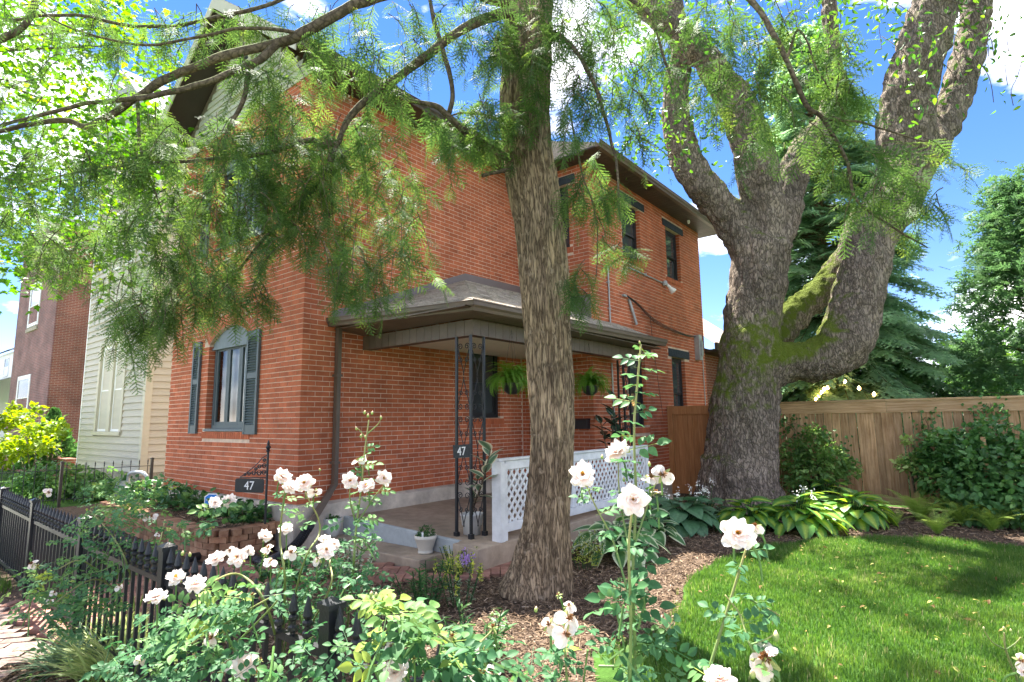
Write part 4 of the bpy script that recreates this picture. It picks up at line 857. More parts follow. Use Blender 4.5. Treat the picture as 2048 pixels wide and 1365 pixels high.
mb = MB(); mb.tube(catmull([(-11.75, 3.75, .1), (-11.75, 3.75, .62), (-11.68, 3.75, .74), (-11.55, 3.78, .77), (-11.35, 3.82, .77), (-11.22, 3.85, .72), (-11.2, 3.86, .6), (-11.2, 3.88, .1)], 8), .03, 10); mb.build('pipe', M['galv'], gm, smooth=True)
mb = MB(); mb.lathe([(.05, -.1), (.12, -.07), (.13, .05), (.1, .1), (.03, .12)], (-11.8, 3.7, .5), 14); mb.box(-11.95, -11.75, 3.6, 3.75, .35, .46); mb.build('body', M['galv'], gm, smooth=True)
# ---------------------------------------------------------------- older brick house further along
M['old_brick'] = texbrick('old_brick', (.21, .065, .04), (.16, .055, .04), (.30, .24, .20)); 
M['old_brick_front'] = texbrick('old_brick_front', (.21, .085, .078), (.14, .065, .065), (.27, .22, .20))
bh_ = thing('old_brick_house', 'dark red brick house left of the cream siding house', 'house', (-31, 9, 0))
mb = MB(); mb.box(-34.6, -28.05, 6.02, 15, 0, 9.6); mb.build('side_wall', M['old_brick'], bh_)
mb = MB(); mb.box(-34.62, -28.04, 5.98, 6.015, 0, 9.6); mb.build('front_wall', M['old_brick_front'], bh_)
ow = Wall('x', 5.98, -1)
for a, b, c, d in ((-32.4, -30.6, 5.85, 7.8), (-33.1, -30.9, 1.9, 3.75)):
    mb = MB(); ow.box(mb, a-.05, b+.05, 0, .06, c-.2, c-.05); o = window(ow, a, b, c, d, bh_, M['white_plain'], M['glass'], rec=-.03, trim=.14); mb.build('sill', M['stone'], o)
mb = MB(); mb.box(-34.9, -27.8, 5.6, 15.2, 9.6, 9.9); mb.build('roof', M['roof_grey'], bh_)
lw = MB(); lw.box(-30, -20.8, 5.0, 5.3, 0, .62); lo_ = lw.build('low_brick_wall', M['old_brick'], None, label='low brick wall under the yellow-green shrub', cat='wall')
mb = MB(); mb.box(-23.2, -22.75, 5.25, 5.35, .45, .85); mb.build('utility_box', M['white_plain'], None, label='small white utility box beside the cone-shaped evergreen', cat='box')
mb = MB(); mb.add([(-30, 1.5, -.02), (-15.4, 1.5, -.02), (-15.3, 2.3, -.02), (-30, 2.6, -.02)], [(0, 1, 2, 3)]); mb.build('garden_path', M['concrete'], None, kind='structure')
# pale house at the far left
fh = thing('pale_house', 'pale house with grey roofs at the far edge beyond the old brick house', 'house', (-48, 8, 0))
mb = MB(); mb.box(-62, -46, 8, 18, 0, 6.2); mb.build('wall', M['white_plain'], fh)
mb = MB(); mb.add([(-63, 7.6, 6.2), (-45.5, 7.6, 6.2), (-45.5, 13, 9.2), (-63, 13, 9.2), (-63, 18, 6.2), (-45.5, 18, 6.2)], [(0, 1, 2, 3), (1, 5, 2), (3, 2, 5, 4)]); mb.build('roof', M['roof_grey'], fh)
mb = MB(); mb.add([(-62, 4.6, 3.2), (-44, 4.6, 3.2), (-44, 8, 4.6), (-62, 8, 4.6), (-62, 4.6, 3.0), (-44, 4.6, 3.0)], [(0, 1, 2, 3), (0, 4, 5, 1)]); mb.build('porch_roof', mat('slate', (.12, .13, .16), .8), fh)
for x in (-44.3, -48, -52): mb = MB(); mb.box(x-.12, x+.12, 4.8, 5.04, 0, 3.0); mb.build('porch_column', M['white_plain'], fh)
mb = MB(); mb.box(-52, -44.3, 4.85, 4.95, .9, 1.0); mb.build('porch_rail', M['white_plain'], fh)
fw = Wall('x', 8, -1); window(fw, -48.6, -47.2, 4.7, 6.0, fh, M['white_plain'], M['glass'], rec=-.03, trim=.12)
# white house behind the fence at the right
wh = thing('white_house', 'white house with deck stairs behind the wooden fence', 'house', (4, 34, 0))
mb = MB(); mb.box(-.2, 14, 32, 42, 0, 3.4); mb.build('wall', M['white_plain'], wh)
mb = MB(); mb.add([(-.8, 31.5, 3.4), (14.5, 31.5, 3.4), (14.5, 37, 5.2), (-.8, 37, 5.2), (-.8, 42.5, 3.4), (14.5, 42.5, 3.4)], [(0, 1, 2, 3), (0, 3, 4), (3, 2, 5, 4)]); mb.build('roof', M['roof_grey'], wh)
for i in range(9): mb = MB(); t = i/8; mb.box(-2.9+t*2.2, -2.84+t*2.2, 30, 30.05, 1.2+t*1.2, 2.1+t*1.2); mb.build('baluster', M['white_plain'], wh)
mb = MB(); mb.bar((-2.95, 30.02, 2.1), (-.6, 30.02, 3.35), .06, .06); mb.bar((-2.95, 30.02, 1.2), (-.6, 30.02, 2.45), .06, .06); mb.build('stair_rail', M['white_plain'], wh)
ws_ = Wall('x', 32, -1)
for a in (1.2, 3.4): window(ws_, a, a+1, 1.6, 2.9, wh, M['white_plain'], M['glass'], rec=-.03, trim=.1)
gh = thing('grey_garage', 'pale low garage glimpsed over the fence beyond the spruce trunk', 'garage', (-7, 30, 0))
mb = MB(); mb.box(-12, -3.6, 28, 33, 0, 2.6); mb.build('wall', M['white_plain'], gh); mb = MB(); mb.add([(-12.4, 27.6, 2.6), (-3.2, 27.6, 2.6), (-3.2, 30.5, 3.6), (-12.4, 30.5, 3.6)], [(0, 1, 2, 3)]); mb.build('roof', M['roof_grey'], gh)

# ---------------------------------------------------------------- eastern hemlock in front of the porch
M['hem_bark'] = barkmat('hemlock_bark', (.10, .07, .045), (.52, .385, .25), None, 26., (1, 1, .14), .9, dist=.03, lichen=(.46, .36, .26), lo=.3, warp=.14, plates=.16)
M['hem_twig'] = barkmat('hemlock_twig', (.05, .038, .028), (.20, .155, .11), (.10, .12, .03), 16., (1, 1, 1), .5, dist=.012)
M['hem_leaf'] = leafmat('hemlock_needles', [(0, (.04, .09, .028)), (.4, (.085, .165, .042)), (.75, (.17, .255, .055)), (1, (.36, .41, .09))], .4, .6, .2, .2, 2.)
hem = thing('hemlock_tree', 'tall hemlock with furrowed brown trunk and drooping needle sprays', 'tree', (-3.345,4.499,0.0))
tp = [(-3.36,4.51,-0.036), (-3.331,4.533,0.196), (-3.307,4.579,0.601), (-3.281,4.625,1.064), (-3.269,4.661,1.543), (-3.295,4.665,2.287), (-3.314,4.65,2.799), (-3.338,4.631,3.324), (-3.378,4.598,3.862), (-3.422,4.563,4.246), (-3.449,4.541,4.694), (-3.434,4.554,5.266), (-3.397,4.583,6.151), (-3.346,4.625,7.386), (-3.277,4.68,9.368)]
P = catmull([(p[0], p[1], min(p[2], 99)) for p in tp], 24)
hgt = P[:, 2]; n = 120; a = np.arange(n)*2*math.pi/n
rad = .93*np.interp(hgt, [-.1, .05, .2, .45, .8, 1.4, 2.4, 3.5, 4.6, 5.6, 7, 9.5], [.30, .285, .255, .235, .226, .232, .246, .262, .275, .285, .27, .2])
T_, U_, B_ = frames(P); dirs = np.cos(a)[None, :, None]*U_[:, None]+np.sin(a)[None, :, None]*B_[:, None]
base = P[:, None]+rad[:, None, None]*dirs
fl = np.clip((.9-hgt)/.9, 0, 1)[:, None]**1.6                    # root flare, strongest to the camera's left
lobe = .5+.5*np.cos(3*a[None]+.8)
ang = dirs[..., 0]*(-.78)+dirs[..., 1]*(-.63)
rg = vnoise(np.stack([dirs[..., 0]*7.5, dirs[..., 1]*7.5, hgt[:, None]*1.0+0*a[None]], -1), 1., 3); rg2 = vnoise(np.stack([dirs[..., 0]*17, dirs[..., 1]*17, hgt[:, None]*2.6+0*a[None]], -1), 1., 4)
rid = np.abs(rg-.5)*2; rid2 = np.abs(rg2-.5)*2
off = (.040*rid+.02*rid2-.025)+fl*(.06*lobe+.10*np.clip(ang, 0, 1)**2)
for kz, ka, kr in ((5.45, 4.55, .05), (4.98, 4.7, .06), (4.1, 4.2, .05)):
    q = np.exp(-((hgt[:, None]-kz)/.08)**2-((np.angle(np.exp(1j*(a[None]-ka))))/.25)**2); off = off+kr*q*(1-1.6*np.exp(-((hgt[:, None]-kz)/.03)**2-((np.angle(np.exp(1j*(a[None]-ka))))/.1)**2))
Vt = base+off[..., None]*dirs; m_ = len(P)
F_ = np.array([(i*n+j, i*n+(j+1) % n, (i+1)*n+(j+1) % n, (i+1)*n+j) for i in range(m_-1) for j in range(n)])
link('trunk', mk_mesh('trunk', Vt.reshape(-1, 3), F_, M['hem_bark'], True), hem)
LIMBS = [
 ([(-3.455,4.408,6.014), (-3.856,3.827,6.066), (-4.181,3.308,5.837), (-4.404,3.0,5.616), (-4.682,2.647,5.256), (-4.843,2.517,5.176), (-5.189,2.109,4.951), (-5.546,1.821,4.748), (-5.734,1.67,4.578), (-6.044,1.419,4.304), (-6.204,1.29,4.356), (-6.483,1.065,4.322), (-6.828,0.787,4.207)], .062, .018),
 ([(-4.843,2.517,5.176), (-4.945,2.371,4.945), (-5.152,2.139,4.766), (-5.412,1.93,4.646), (-5.633,1.622,4.503), (-5.936,1.378,4.465), (-6.396,1.007,4.315), (-6.659,0.794,4.215)], .04, .012),
 ([(-3.414,4.441,5.954), (-3.514,4.103,5.729), (-3.666,3.852,5.524), (-3.74,3.664,5.317), (-3.903,3.403,4.998), (-4.063,3.146,4.702), (-4.242,3.002,4.51), (-4.309,2.948,4.386), (-4.37,2.899,4.19), (-4.493,2.799,3.802), (-4.681,2.647,3.518), (-4.868,2.497,3.272), (-5.035,2.362,2.963)], .058, .010),
 ([(-4.369,2.899,4.165), (-4.488,2.778,4.133), (-4.537,2.7,4.167), (-4.798,2.425,4.022), (-5.082,2.196,3.97), (-5.575,1.734,3.908), (-6.068,1.336,3.836), (-6.439,0.972,3.659)], .032, .007),
 ([(-4.945,2.37,4.96), (-5.005,2.322,4.819), (-4.973,2.284,4.515), (-5.078,2.199,4.215), (-5.075,2.201,3.827), (-5.038,2.231,3.6), (-4.987,2.272,3.394)], .028, .006),
 ([(-3.466,4.425,4.255), (-3.502,4.241,4.259), (-3.668,3.851,4.412), (-3.749,3.656,4.547), (-3.785,3.564,4.602), (-3.953,3.364,4.638)], .045, .022),
 ([(-3.723,3.678,4.557), (-3.697,3.699,4.77), (-3.755,3.652,5.168), (-3.825,3.595,5.481), (-3.869,3.56,5.765), (-3.91,3.527,6.098)], .026, .018),
 ([(-3.454,4.408,4.174), (-3.471,4.202,4.081), (-3.532,3.96,3.954)], .028, .02),
 ([(-3.429,4.429,4.668), (-3.51,4.17,4.627), (-3.64,3.873,4.616), (-3.711,3.687,4.526)], .026, .008),
 ([(-3.641,3.872,4.422), (-3.69,3.769,4.252), (-3.748,3.657,4.152)], .014, .007),
 ([(-3.251,4.573,5.717), (-2.936,4.569,5.454), (-2.644,4.548,4.935), (-2.477,4.555,4.358), (-2.37,4.512,3.814), (-2.365,4.516,3.384)], .03, .006),
 ([(-3.243,4.579,6.188), (-2.621,4.567,5.908), (-2.074,4.623,5.393), (-1.908,4.628,4.816), (-1.814,4.575,4.367)], .03, .006),
 ([(-3.198,4.616,6.426), (-2.292,4.703,6.148), (-1.516,4.816,5.629), (-1.159,4.847,5.108), (-0.966,4.874,4.529), (-0.859,4.96,4.132), (-0.765,5.036,4.007), (-0.638,5.139,3.642), (-0.596,5.173,3.315), (-0.425,5.311,3.112), (-0.191,5.499,2.906)], .034, .006),
 ([(-0.765,5.036,4.007), (-0.529,5.227,3.972), (-0.283,5.425,3.859), (0.024,5.673,3.746)], .012, .004),
 ([(-0.966,4.874,4.529), (-0.858,4.961,4.804), (-0.755,5.044,4.396), (-0.605,5.037,3.984)], .012, .004),
 ([(-2.858,4.504,4.655), (-2.742,4.47,4.008), (-2.617,4.506,3.489), (-2.585,4.468,3.041), (-2.627,4.433,2.76)], .010, .003),
 ([(-5.734,1.67,4.578), (-5.631,1.689,4.089), (-5.542,1.76,3.757), (-5.362,1.841,3.366)], .016, .004),
 ([(-4.682,2.647,5.256), (-4.736,2.475,5.237), (-4.96,2.165,5.168), (-5.443,1.648,4.958), (-5.975,1.218,5.114), (-6.31,0.948,5.367)], .02, .006),
 ([(-6.45,0.706,4.883), (-6.225,0.888,5.046), (-6.145,0.953,5.334), (-6.133,0.962,5.628)], .03, .02),
 ([(-6.749,0.851,5.375), (-6.24,1.261,5.418), (-5.684,1.71,5.279), (-5.034,2.234,5.421), (-4.621,2.696,5.728)], .012, .02),
]
for pts, r0, r1 in LIMBS:
    q = catmull(pts, 9); q = q+.02*(np.stack([vnoise(q, 6., s) for s in (1, 2, 3)], -1)-.5); t = np.linspace(0, 1, len(q)); mb = MB(); mb.tube(q, (r0+(r1-r0)*t)*(1+.22*(vnoise(q, 9., 9)-.5)), 9); mb.build('limb', M['hem_twig'], hem, smooth=True)
# a flat hemlock spray: twig with alternate side twigs, each lined with short needles
def spray_template(seed, L=.3, nside=11, needle=.019, npair=6, fill=.85):
    r = np.random.default_rng(seed); V = []; F = []; T = []
    def tri(a, b, c, t): 
        k = len(V); V.extend([a, b, c]); F.append((k, k+1, k+2)); T.extend([t, t, t])
    def twig(o, d, l, z, tip):
        d = unit(d); s = np.array([-d[1], d[0], 0]); k = max(3, int(npair*l/(L*.34)))
        tri(o-s*.0016, o+s*.0016, o+d*l+[0, 0, z], -.25)
        for i in range(k):
            t = (i+.4)/k; p = o+d*l*t+np.array([0, 0, z*t*t])
            for sd in (-1, 1):
                e = unit(d*.75+s*sd)*needle*(1.15-.55*t)*r.uniform(.8, 1.2); e[2] = r.uniform(-.004, .004); w = d*(l/k)*.5*fill
                tri(p-w, p+w, p+e, tip*t+r.uniform(-.05, .05))
        tri(o+d*l-s*.004+[0, 0, z], o+d*l+s*.004+[0, 0, z], o+d*(l+needle*.8)+[0, 0, z], tip+.1)
    twig(np.zeros(3), np.array([0, 1., 0]), L, -.03, .35)
    for i in range(nside):
        t = (i+.6)/nside; sd = 1 if i % 2 else -1; l = L*.42*math.sin(math.pi*min(1, .18+t*.75))*r.uniform(.75, 1.2)
        twig(np.array([0, L*t, -.03*t*t]), np.array([sd*.85, .62, 0]), l, -.25*l*r.uniform(.3, 1.2), .35)
    return np.array(V), np.array(F), np.array(T)
SPR = [spray_template(s) for s in (1, 2, 3)]
def hemlock_sprays(centers, rad, nb, ns, lens=(.3, .6), droop=1., tone0=.22):
    """clusters of drooping branchlets carrying sprays"""
    loc, dr, nm, sc_, tn, tw = [], [], [], [], [], []
    for c in centers:
        c = np.array(c); ct = rng.uniform(-.14, .14)
        for b in range(nb):
            p = c+rng.normal(0, 1, 3)*[rad, rad, rad*.8]; a = rng.uniform(0, 2*math.pi); d = np.array([math.cos(a)*.8, math.sin(a)*.8, -.25*droop]); L = rng.uniform(*lens); st = L/ns; pts = [p.copy()]
            for k in range(ns):
                d = unit(d+np.array([0, 0, -.36*droop])+rng.normal(0, .1, 3)); p = p+d*st; pts.append(p.copy()); sd = 1 if k % 2 else -1
                s = unit(np.cross(d, [0, 0, 1.])+1e-6); dd = unit(d*.8+s*sd*.8+rng.normal(0, .15, 3)) if k < ns-1 else d
                loc.append(p.copy()); dr.append(dd); nm.append(unit(np.array([0, 0, 1.])+rng.normal(0, .35, 3))); sc_.append(rng.uniform(.5, .9)*(1-.3*k/ns)); tn.append(tone0+ct+rng.uniform(-.1, .12)+(.25 if rng.random() < .12 else 0))
            tw.append(pts)
    return [np.array(x) for x in (loc, dr, nm, sc_, tn)]+[tw]
GROUPS = [
 ([(-4.529,2.556,4.119),(-4.046,3.542,3.199),(-4.276,2.981,3.484),(-4.003,3.219,3.855),(-5.187,2.765,3.944),(-4.582,2.338,4.145),(-4.632,3.271,4.416),(-5.344,2.549,4.758),(-4.15,3.067,4.314),(-4.497,3.451,3.638),(-4.663,2.437,4.706),(-5.118,3.03,4.948),(-4.351,2.811,4.394),(-5.015,2.811,3.677),(-5.424,2.525,4.354),(-4.603,3.429,4.081),(-4.111,2.689,3.671),(-4.726,3.095,4.335),(-4.588,2.488,4.431),(-4.982,3.013,4.36),(-4.972,2.429,4.871),(-3.945,3.305,3.709),(-5.116,3.044,4.193),(-5.501,2.509,4.555),(-4.228,2.672,3.835),(-4.243,3.239,4.606),(-4.438,2.74,3.741),(-4.002,3.421,3.467),(-3.879,3.038,4.005),(-4.374,2.308,4.161),(-4.484,2.532,3.917),(-5.01,2.535,4.586),(-5.006,2.525,3.989),(-3.984,2.951,3.049),(-3.559,2.939,3.066),(-4.097,2.668,4.135),(-4.882,2.856,4.567),(-4.775,3.162,3.416),(-4.196,2.862,3.977),(-4.319,3.11,3.648),(-4.585,2.586,3.725),(-4.091,3.248,4.046),(-4.592,2.844,3.332),(-4.566,2.641,3.631),(-5.239,2.773,5.335),(-5.039,2.328,4.872)], .085, 4, 7, (.22,.5), 1.),
 ([(-6.124,1.379,3.799),(-5.165,2.08,3.584),(-6.055,1.901,3.162),(-5.656,2.142,2.877),(-5.33,1.915,4.101),(-4.742,2.118,4.168),(-4.647,2.643,3.516),(-5.773,1.228,3.187),(-5.371,2.569,3.47),(-5.569,2.188,4.098),(-5.708,2.18,3.158),(-5.899,1.686,3.843),(-4.922,2.564,3.905),(-5.325,1.73,2.645),(-5.892,2.168,4.027),(-5.522,1.414,4.014),(-5.076,1.683,3.384),(-4.709,1.982,4.017),(-6.091,0.975,3.264),(-5.662,1.653,3.489),(-6.259,1.011,3.693),(-6.215,1.53,3.572),(-4.733,2.226,3.603),(-5.212,2.351,3.158),(-5.825,1.701,2.916),(-5.339,2.182,3.514),(-6.223,1.328,4.055),(-6.371,1.794,3.544),(-4.871,2.477,3.538),(-5.347,1.578,3.912),(-4.646,2.022,3.344),(-5.462,2.302,3.062),(-4.675,1.809,3.894),(-5.752,1.969,4.478),(-6.977,1.203,3.703),(-5.119,1.599,2.564),(-5.164,1.671,3.865),(-4.966,1.805,2.997),(-5.781,1.061,3.732),(-4.193,2.298,3.189),(-4.83,2.117,3.705),(-4.73,1.867,3.053),(-5.164,2.47,3.258),(-6.141,1.528,3.286),(-5.659,1.897,3.8),(-4.754,2.295,3.995),(-5.524,1.905,3.182),(-6.93,1.328,3.465),(-5.619,1.317,3.812),(-5.409,1.755,4.147),(-5.645,1.962,3.084),(-5.62,2.137,3.732)], .085, 4, 7, (.22,.5), 1.),
 ([(-6.254,1.367,5.458),(-3.728,4.153,5.807),(-5.757,2.332,5.903),(-4.639,3.127,5.324),(-3.637,3.046,4.758),(-6.434,1.811,5.825),(-4.781,2.69,5.54),(-4.021,3.113,5.267),(-3.695,3.265,5.301),(-5.084,2.664,5.504),(-6.221,1.58,5.531),(-3.355,3.286,5.295),(-5.358,2.308,5.546),(-5.262,2.589,5.862),(-4.416,2.974,5.557),(-3.732,3.691,5.601),(-4.432,2.893,5.118),(-6.189,1.562,5.72),(-3.813,3.652,5.388),(-3.11,3.699,5.453),(-5.243,1.966,5.143),(-5.548,1.746,5.282),(-4.452,3.554,5.999),(-5.294,2.565,5.658),(-6.659,1.212,5.712),(-5.908,2.061,5.582),(-5.928,1.199,5.326),(-4.047,3.138,5.051),(-4.597,2.683,5.138),(-3.623,3.157,4.939),(-3.6,3.839,5.758),(-4.017,3.183,4.878),(-4.178,3.056,5.0),(-5.04,2.653,5.688),(-5.957,1.932,5.783),(-4.145,3.816,5.795),(-5.197,1.854,5.24),(-4.84,2.964,5.849),(-3.968,2.921,5.028),(-5.183,2.27,5.599),(-4.039,3.382,5.732),(-4.614,3.239,5.69),(-5.315,1.973,5.495),(-3.358,3.529,5.142),(-3.298,3.725,5.201),(-4.23,2.594,4.987),(-4.032,3.005,5.407),(-3.869,2.914,4.687),(-4.224,3.416,5.6),(-3.483,3.664,5.169),(-4.799,3.111,5.905),(-6.349,1.434,5.688)], .12, 2, 6, (.25,.5), 1.2),
 ([(-2.906,4.623,5.658),(-3.229,4.16,5.173),(-3.205,4.113,5.744),(-2.904,4.12,5.034),(-3.456,4.189,5.717),(-3.153,4.083,5.283),(-3.234,4.362,5.291),(-3.467,4.038,5.363),(-3.21,4.144,5.539),(-3.003,4.249,5.856),(-3.475,4.075,5.924),(-3.197,4.343,5.748),(-2.931,4.508,5.746),(-2.997,4.487,6.004),(-3.234,3.983,5.088),(-2.841,4.488,5.333),(-2.965,4.391,5.255),(-3.25,3.904,5.151),(-3.144,4.451,5.89),(-3.243,3.852,5.317)], .1, 3, 6, (.2,.45), 1.),
 ([(-2.403,4.547,5.272),(-2.475,4.108,4.201),(-2.011,4.625,5.54),(-2.123,4.655,5.278),(-2.163,4.704,4.904),(-2.382,4.829,4.777),(-2.605,4.567,4.698),(-2.481,4.469,5.716),(-2.778,4.366,4.963),(-2.773,4.487,5.321),(-2.205,4.977,5.335),(-2.629,4.295,5.608),(-2.598,4.462,4.477),(-2.446,4.638,5.038),(-2.483,4.604,4.847),(-2.633,4.171,4.562),(-2.994,4.572,5.721),(-2.467,4.111,5.194),(-2.337,4.56,4.279),(-2.743,4.225,4.524),(-2.568,4.524,5.215),(-2.019,4.832,5.522),(-2.17,4.477,5.16),(-2.357,4.948,5.634),(-2.317,4.437,4.392),(-2.618,4.833,4.426),(-2.348,5.172,5.403),(-2.868,4.574,5.679),(-2.682,4.463,4.882),(-2.238,4.545,4.882),(-2.494,4.746,5.784),(-2.473,4.802,4.959),(-2.725,4.104,5.17),(-2.677,4.643,5.064),(-2.627,4.719,5.038),(-2.614,4.293,4.671)], .12, 2, 7, (.25,.5), 1.2),
 ([(-1.167,4.63,4.63),(-0.822,5.348,4.129),(-1.583,4.302,4.503),(-1.345,4.928,5.4),(-1.074,5.44,4.719),(-1.106,5.527,4.303),(-1.257,4.612,4.392),(-0.982,5.136,4.907),(-1.693,4.892,4.673),(-0.902,5.454,4.615),(-1.653,4.998,5.547),(-1.688,4.766,5.067),(-1.188,4.627,4.964),(-1.491,4.71,4.37),(-0.977,4.994,4.934),(-1.369,4.499,4.597),(-1.591,4.474,5.003),(-1.127,4.654,3.944),(-1.224,4.641,4.213),(-1.386,4.649,4.21),(-0.958,4.76,4.141),(-0.978,4.815,5.093),(-1.242,5.364,5.378),(-1.322,4.671,4.856),(-1.284,5.03,4.212),(-1.05,4.888,4.64),(-0.877,4.897,3.939),(-1.143,4.657,4.247),(-1.122,4.941,4.539),(-1.295,4.786,4.643)], .1, 2, 7, (.2,.45), 1.1),
 ([(-0.65,5.363,4.701),(-0.719,5.229,4.411),(-0.56,5.288,4.279),(-0.761,5.274,4.88),(-0.576,5.09,4.386),(-0.72,5.022,4.417),(-0.658,5.346,4.283),(-0.636,4.916,4.515),(-0.599,4.917,4.243)], .06, 3, 6, (.15,.3), .9),
 ([(-0.184,5.508,3.76),(-0.735,4.931,3.872),(-0.431,5.235,3.222),(-0.481,5.086,3.619),(-0.133,5.388,3.354),(-0.32,5.525,3.525),(-0.489,5.396,3.568),(-0.609,5.092,3.762),(-0.062,5.729,3.622),(-0.358,5.476,3.638),(-0.46,5.352,3.46),(-0.484,5.03,3.258),(-0.314,5.438,3.804),(-0.349,5.528,3.347),(-0.548,5.007,3.3),(-0.479,5.137,3.788),(-0.571,5.402,3.65),(-0.267,5.606,3.366),(-0.281,5.581,3.698),(-0.168,5.49,3.305)], .08, 2, 6, (.15,.35), .8),
 ([(-2.631,4.292,3.656),(-2.615,4.369,3.883),(-2.669,4.204,3.814),(-2.522,4.461,3.602),(-2.561,4.394,3.702),(-2.433,4.472,3.731)], .07, 3, 7, (.2,.4), 1.3),
 ([(-2.709,4.171,2.805),(-2.603,4.282,2.745),(-2.606,4.242,2.995)], .05, 3, 6, (.15,.3), 1.),
 ([(-2.451,4.676,3.122),(-2.4,4.714,3.216),(-2.452,4.46,3.231),(-2.344,4.732,3.191)], .04, 2, 5, (.15,.25), .7),
 ([(-3.309,3.842,4.549),(-3.686,3.37,4.436),(-3.69,3.935,4.552),(-3.747,3.521,4.296),(-3.471,3.934,4.458),(-3.831,3.856,4.534),(-3.419,3.8,4.264),(-3.338,3.975,4.497),(-3.29,3.762,4.461),(-3.361,3.689,4.579),(-3.611,3.639,4.206),(-3.605,4.086,4.874),(-3.95,3.864,4.665),(-3.628,4.0,4.662),(-3.811,3.968,4.492)], .09, 3, 6, (.2,.4), 1.),
 ([(-3.277,4.096,4.67),(-3.117,4.224,4.556),(-3.121,4.312,4.829),(-3.327,4.119,4.588),(-3.23,4.144,4.724)], .05, 3, 6, (.15,.3), .8),
 ([(-5.648,1.239,5.144),(-5.887,1.058,4.071),(-5.504,1.682,4.336),(-6.756,0.962,5.367),(-5.651,1.292,4.554),(-6.037,1.117,5.043),(-6.599,1.059,4.927),(-6.442,1.376,4.523),(-6.32,1.003,4.29),(-6.832,1.144,5.596),(-6.642,1.3,5.169),(-6.09,0.754,5.138),(-5.434,1.666,4.604),(-6.239,1.626,5.272)], .13, 2, 6, (.25,.5), 1.1),
 ([(-5.03,1.538,2.519),(-4.847,1.757,2.676),(-5.397,1.636,2.351),(-5.013,1.918,2.578),(-5.264,1.659,2.678),(-4.644,1.897,2.716),(-4.895,1.62,2.434),(-4.954,1.675,2.53),(-4.889,1.794,2.48),(-4.958,1.91,2.683),(-4.885,1.796,2.563)], .06, 2, 6, (.2,.35), 1.1),
 ([(-4.091,2.654,3.026),(-3.96,2.949,2.707),(-4.162,2.878,2.904),(-3.911,2.778,2.813),(-4.017,2.86,2.768),(-3.949,2.905,2.919),(-3.712,2.662,2.946),(-3.986,2.534,3.026)], .06, 2, 6, (.2,.4), 1.3),
 ([(-4.596,2.278,2.853),(-4.863,2.085,2.877),(-4.955,2.136,2.753),(-4.636,2.272,2.747),(-4.687,2.145,2.79),(-5.117,2.16,2.881),(-4.906,2.233,2.692),(-4.539,2.108,2.708)], .06, 2, 6, (.2,.35), 1.2),
]
parts_ = []; twigs = MB()
for cen, rad_, nb, ns, ln, dp_ in GROUPS:
    loc, dr_, nm, s_, tn, tw = hemlock_sprays(cen, rad_, nb, ns, ln, dp_)
    Mx = basis(dr_, nm, s_); which = rng.integers(0, 3, len(loc))
    for k in range(3):
        q = which == k; parts_.append(scatter(SPR[k][0], SPR[k][1], Mx[q], loc[q], tn[q], SPR[k][2]*.6))
    for pts in tw: twigs.tube(pts, np.linspace(.005, .0015, len(pts)), 3)
# upper crown, out of the frame but shading the yard
upc = [tuple(np.array([-3.3, 4.7, z])+rng.normal(0, 1, 3)*[1.5, 1.5, .5]) for z in np.linspace(8.4, 12, 14)]
loc, dr_, nm, s_, tn, tw = hemlock_sprays(upc, .4, 4, 6, (.5, .9), 1.)
parts_.append(scatter(SPR[0][0], SPR[0][1], basis(dr_, nm, s_*2.0), loc, tn, SPR[0][2]*.6))
V, F, T = merge(parts_); print('hemlock tris', len(F))
link('needles', mk_mesh('needles', V, F, M['hem_leaf'], tone=np.clip(T, 0, 1)), hem, kind='stuff')
twigs.build('twigs', M['hem_twig'], hem, kind='stuff')

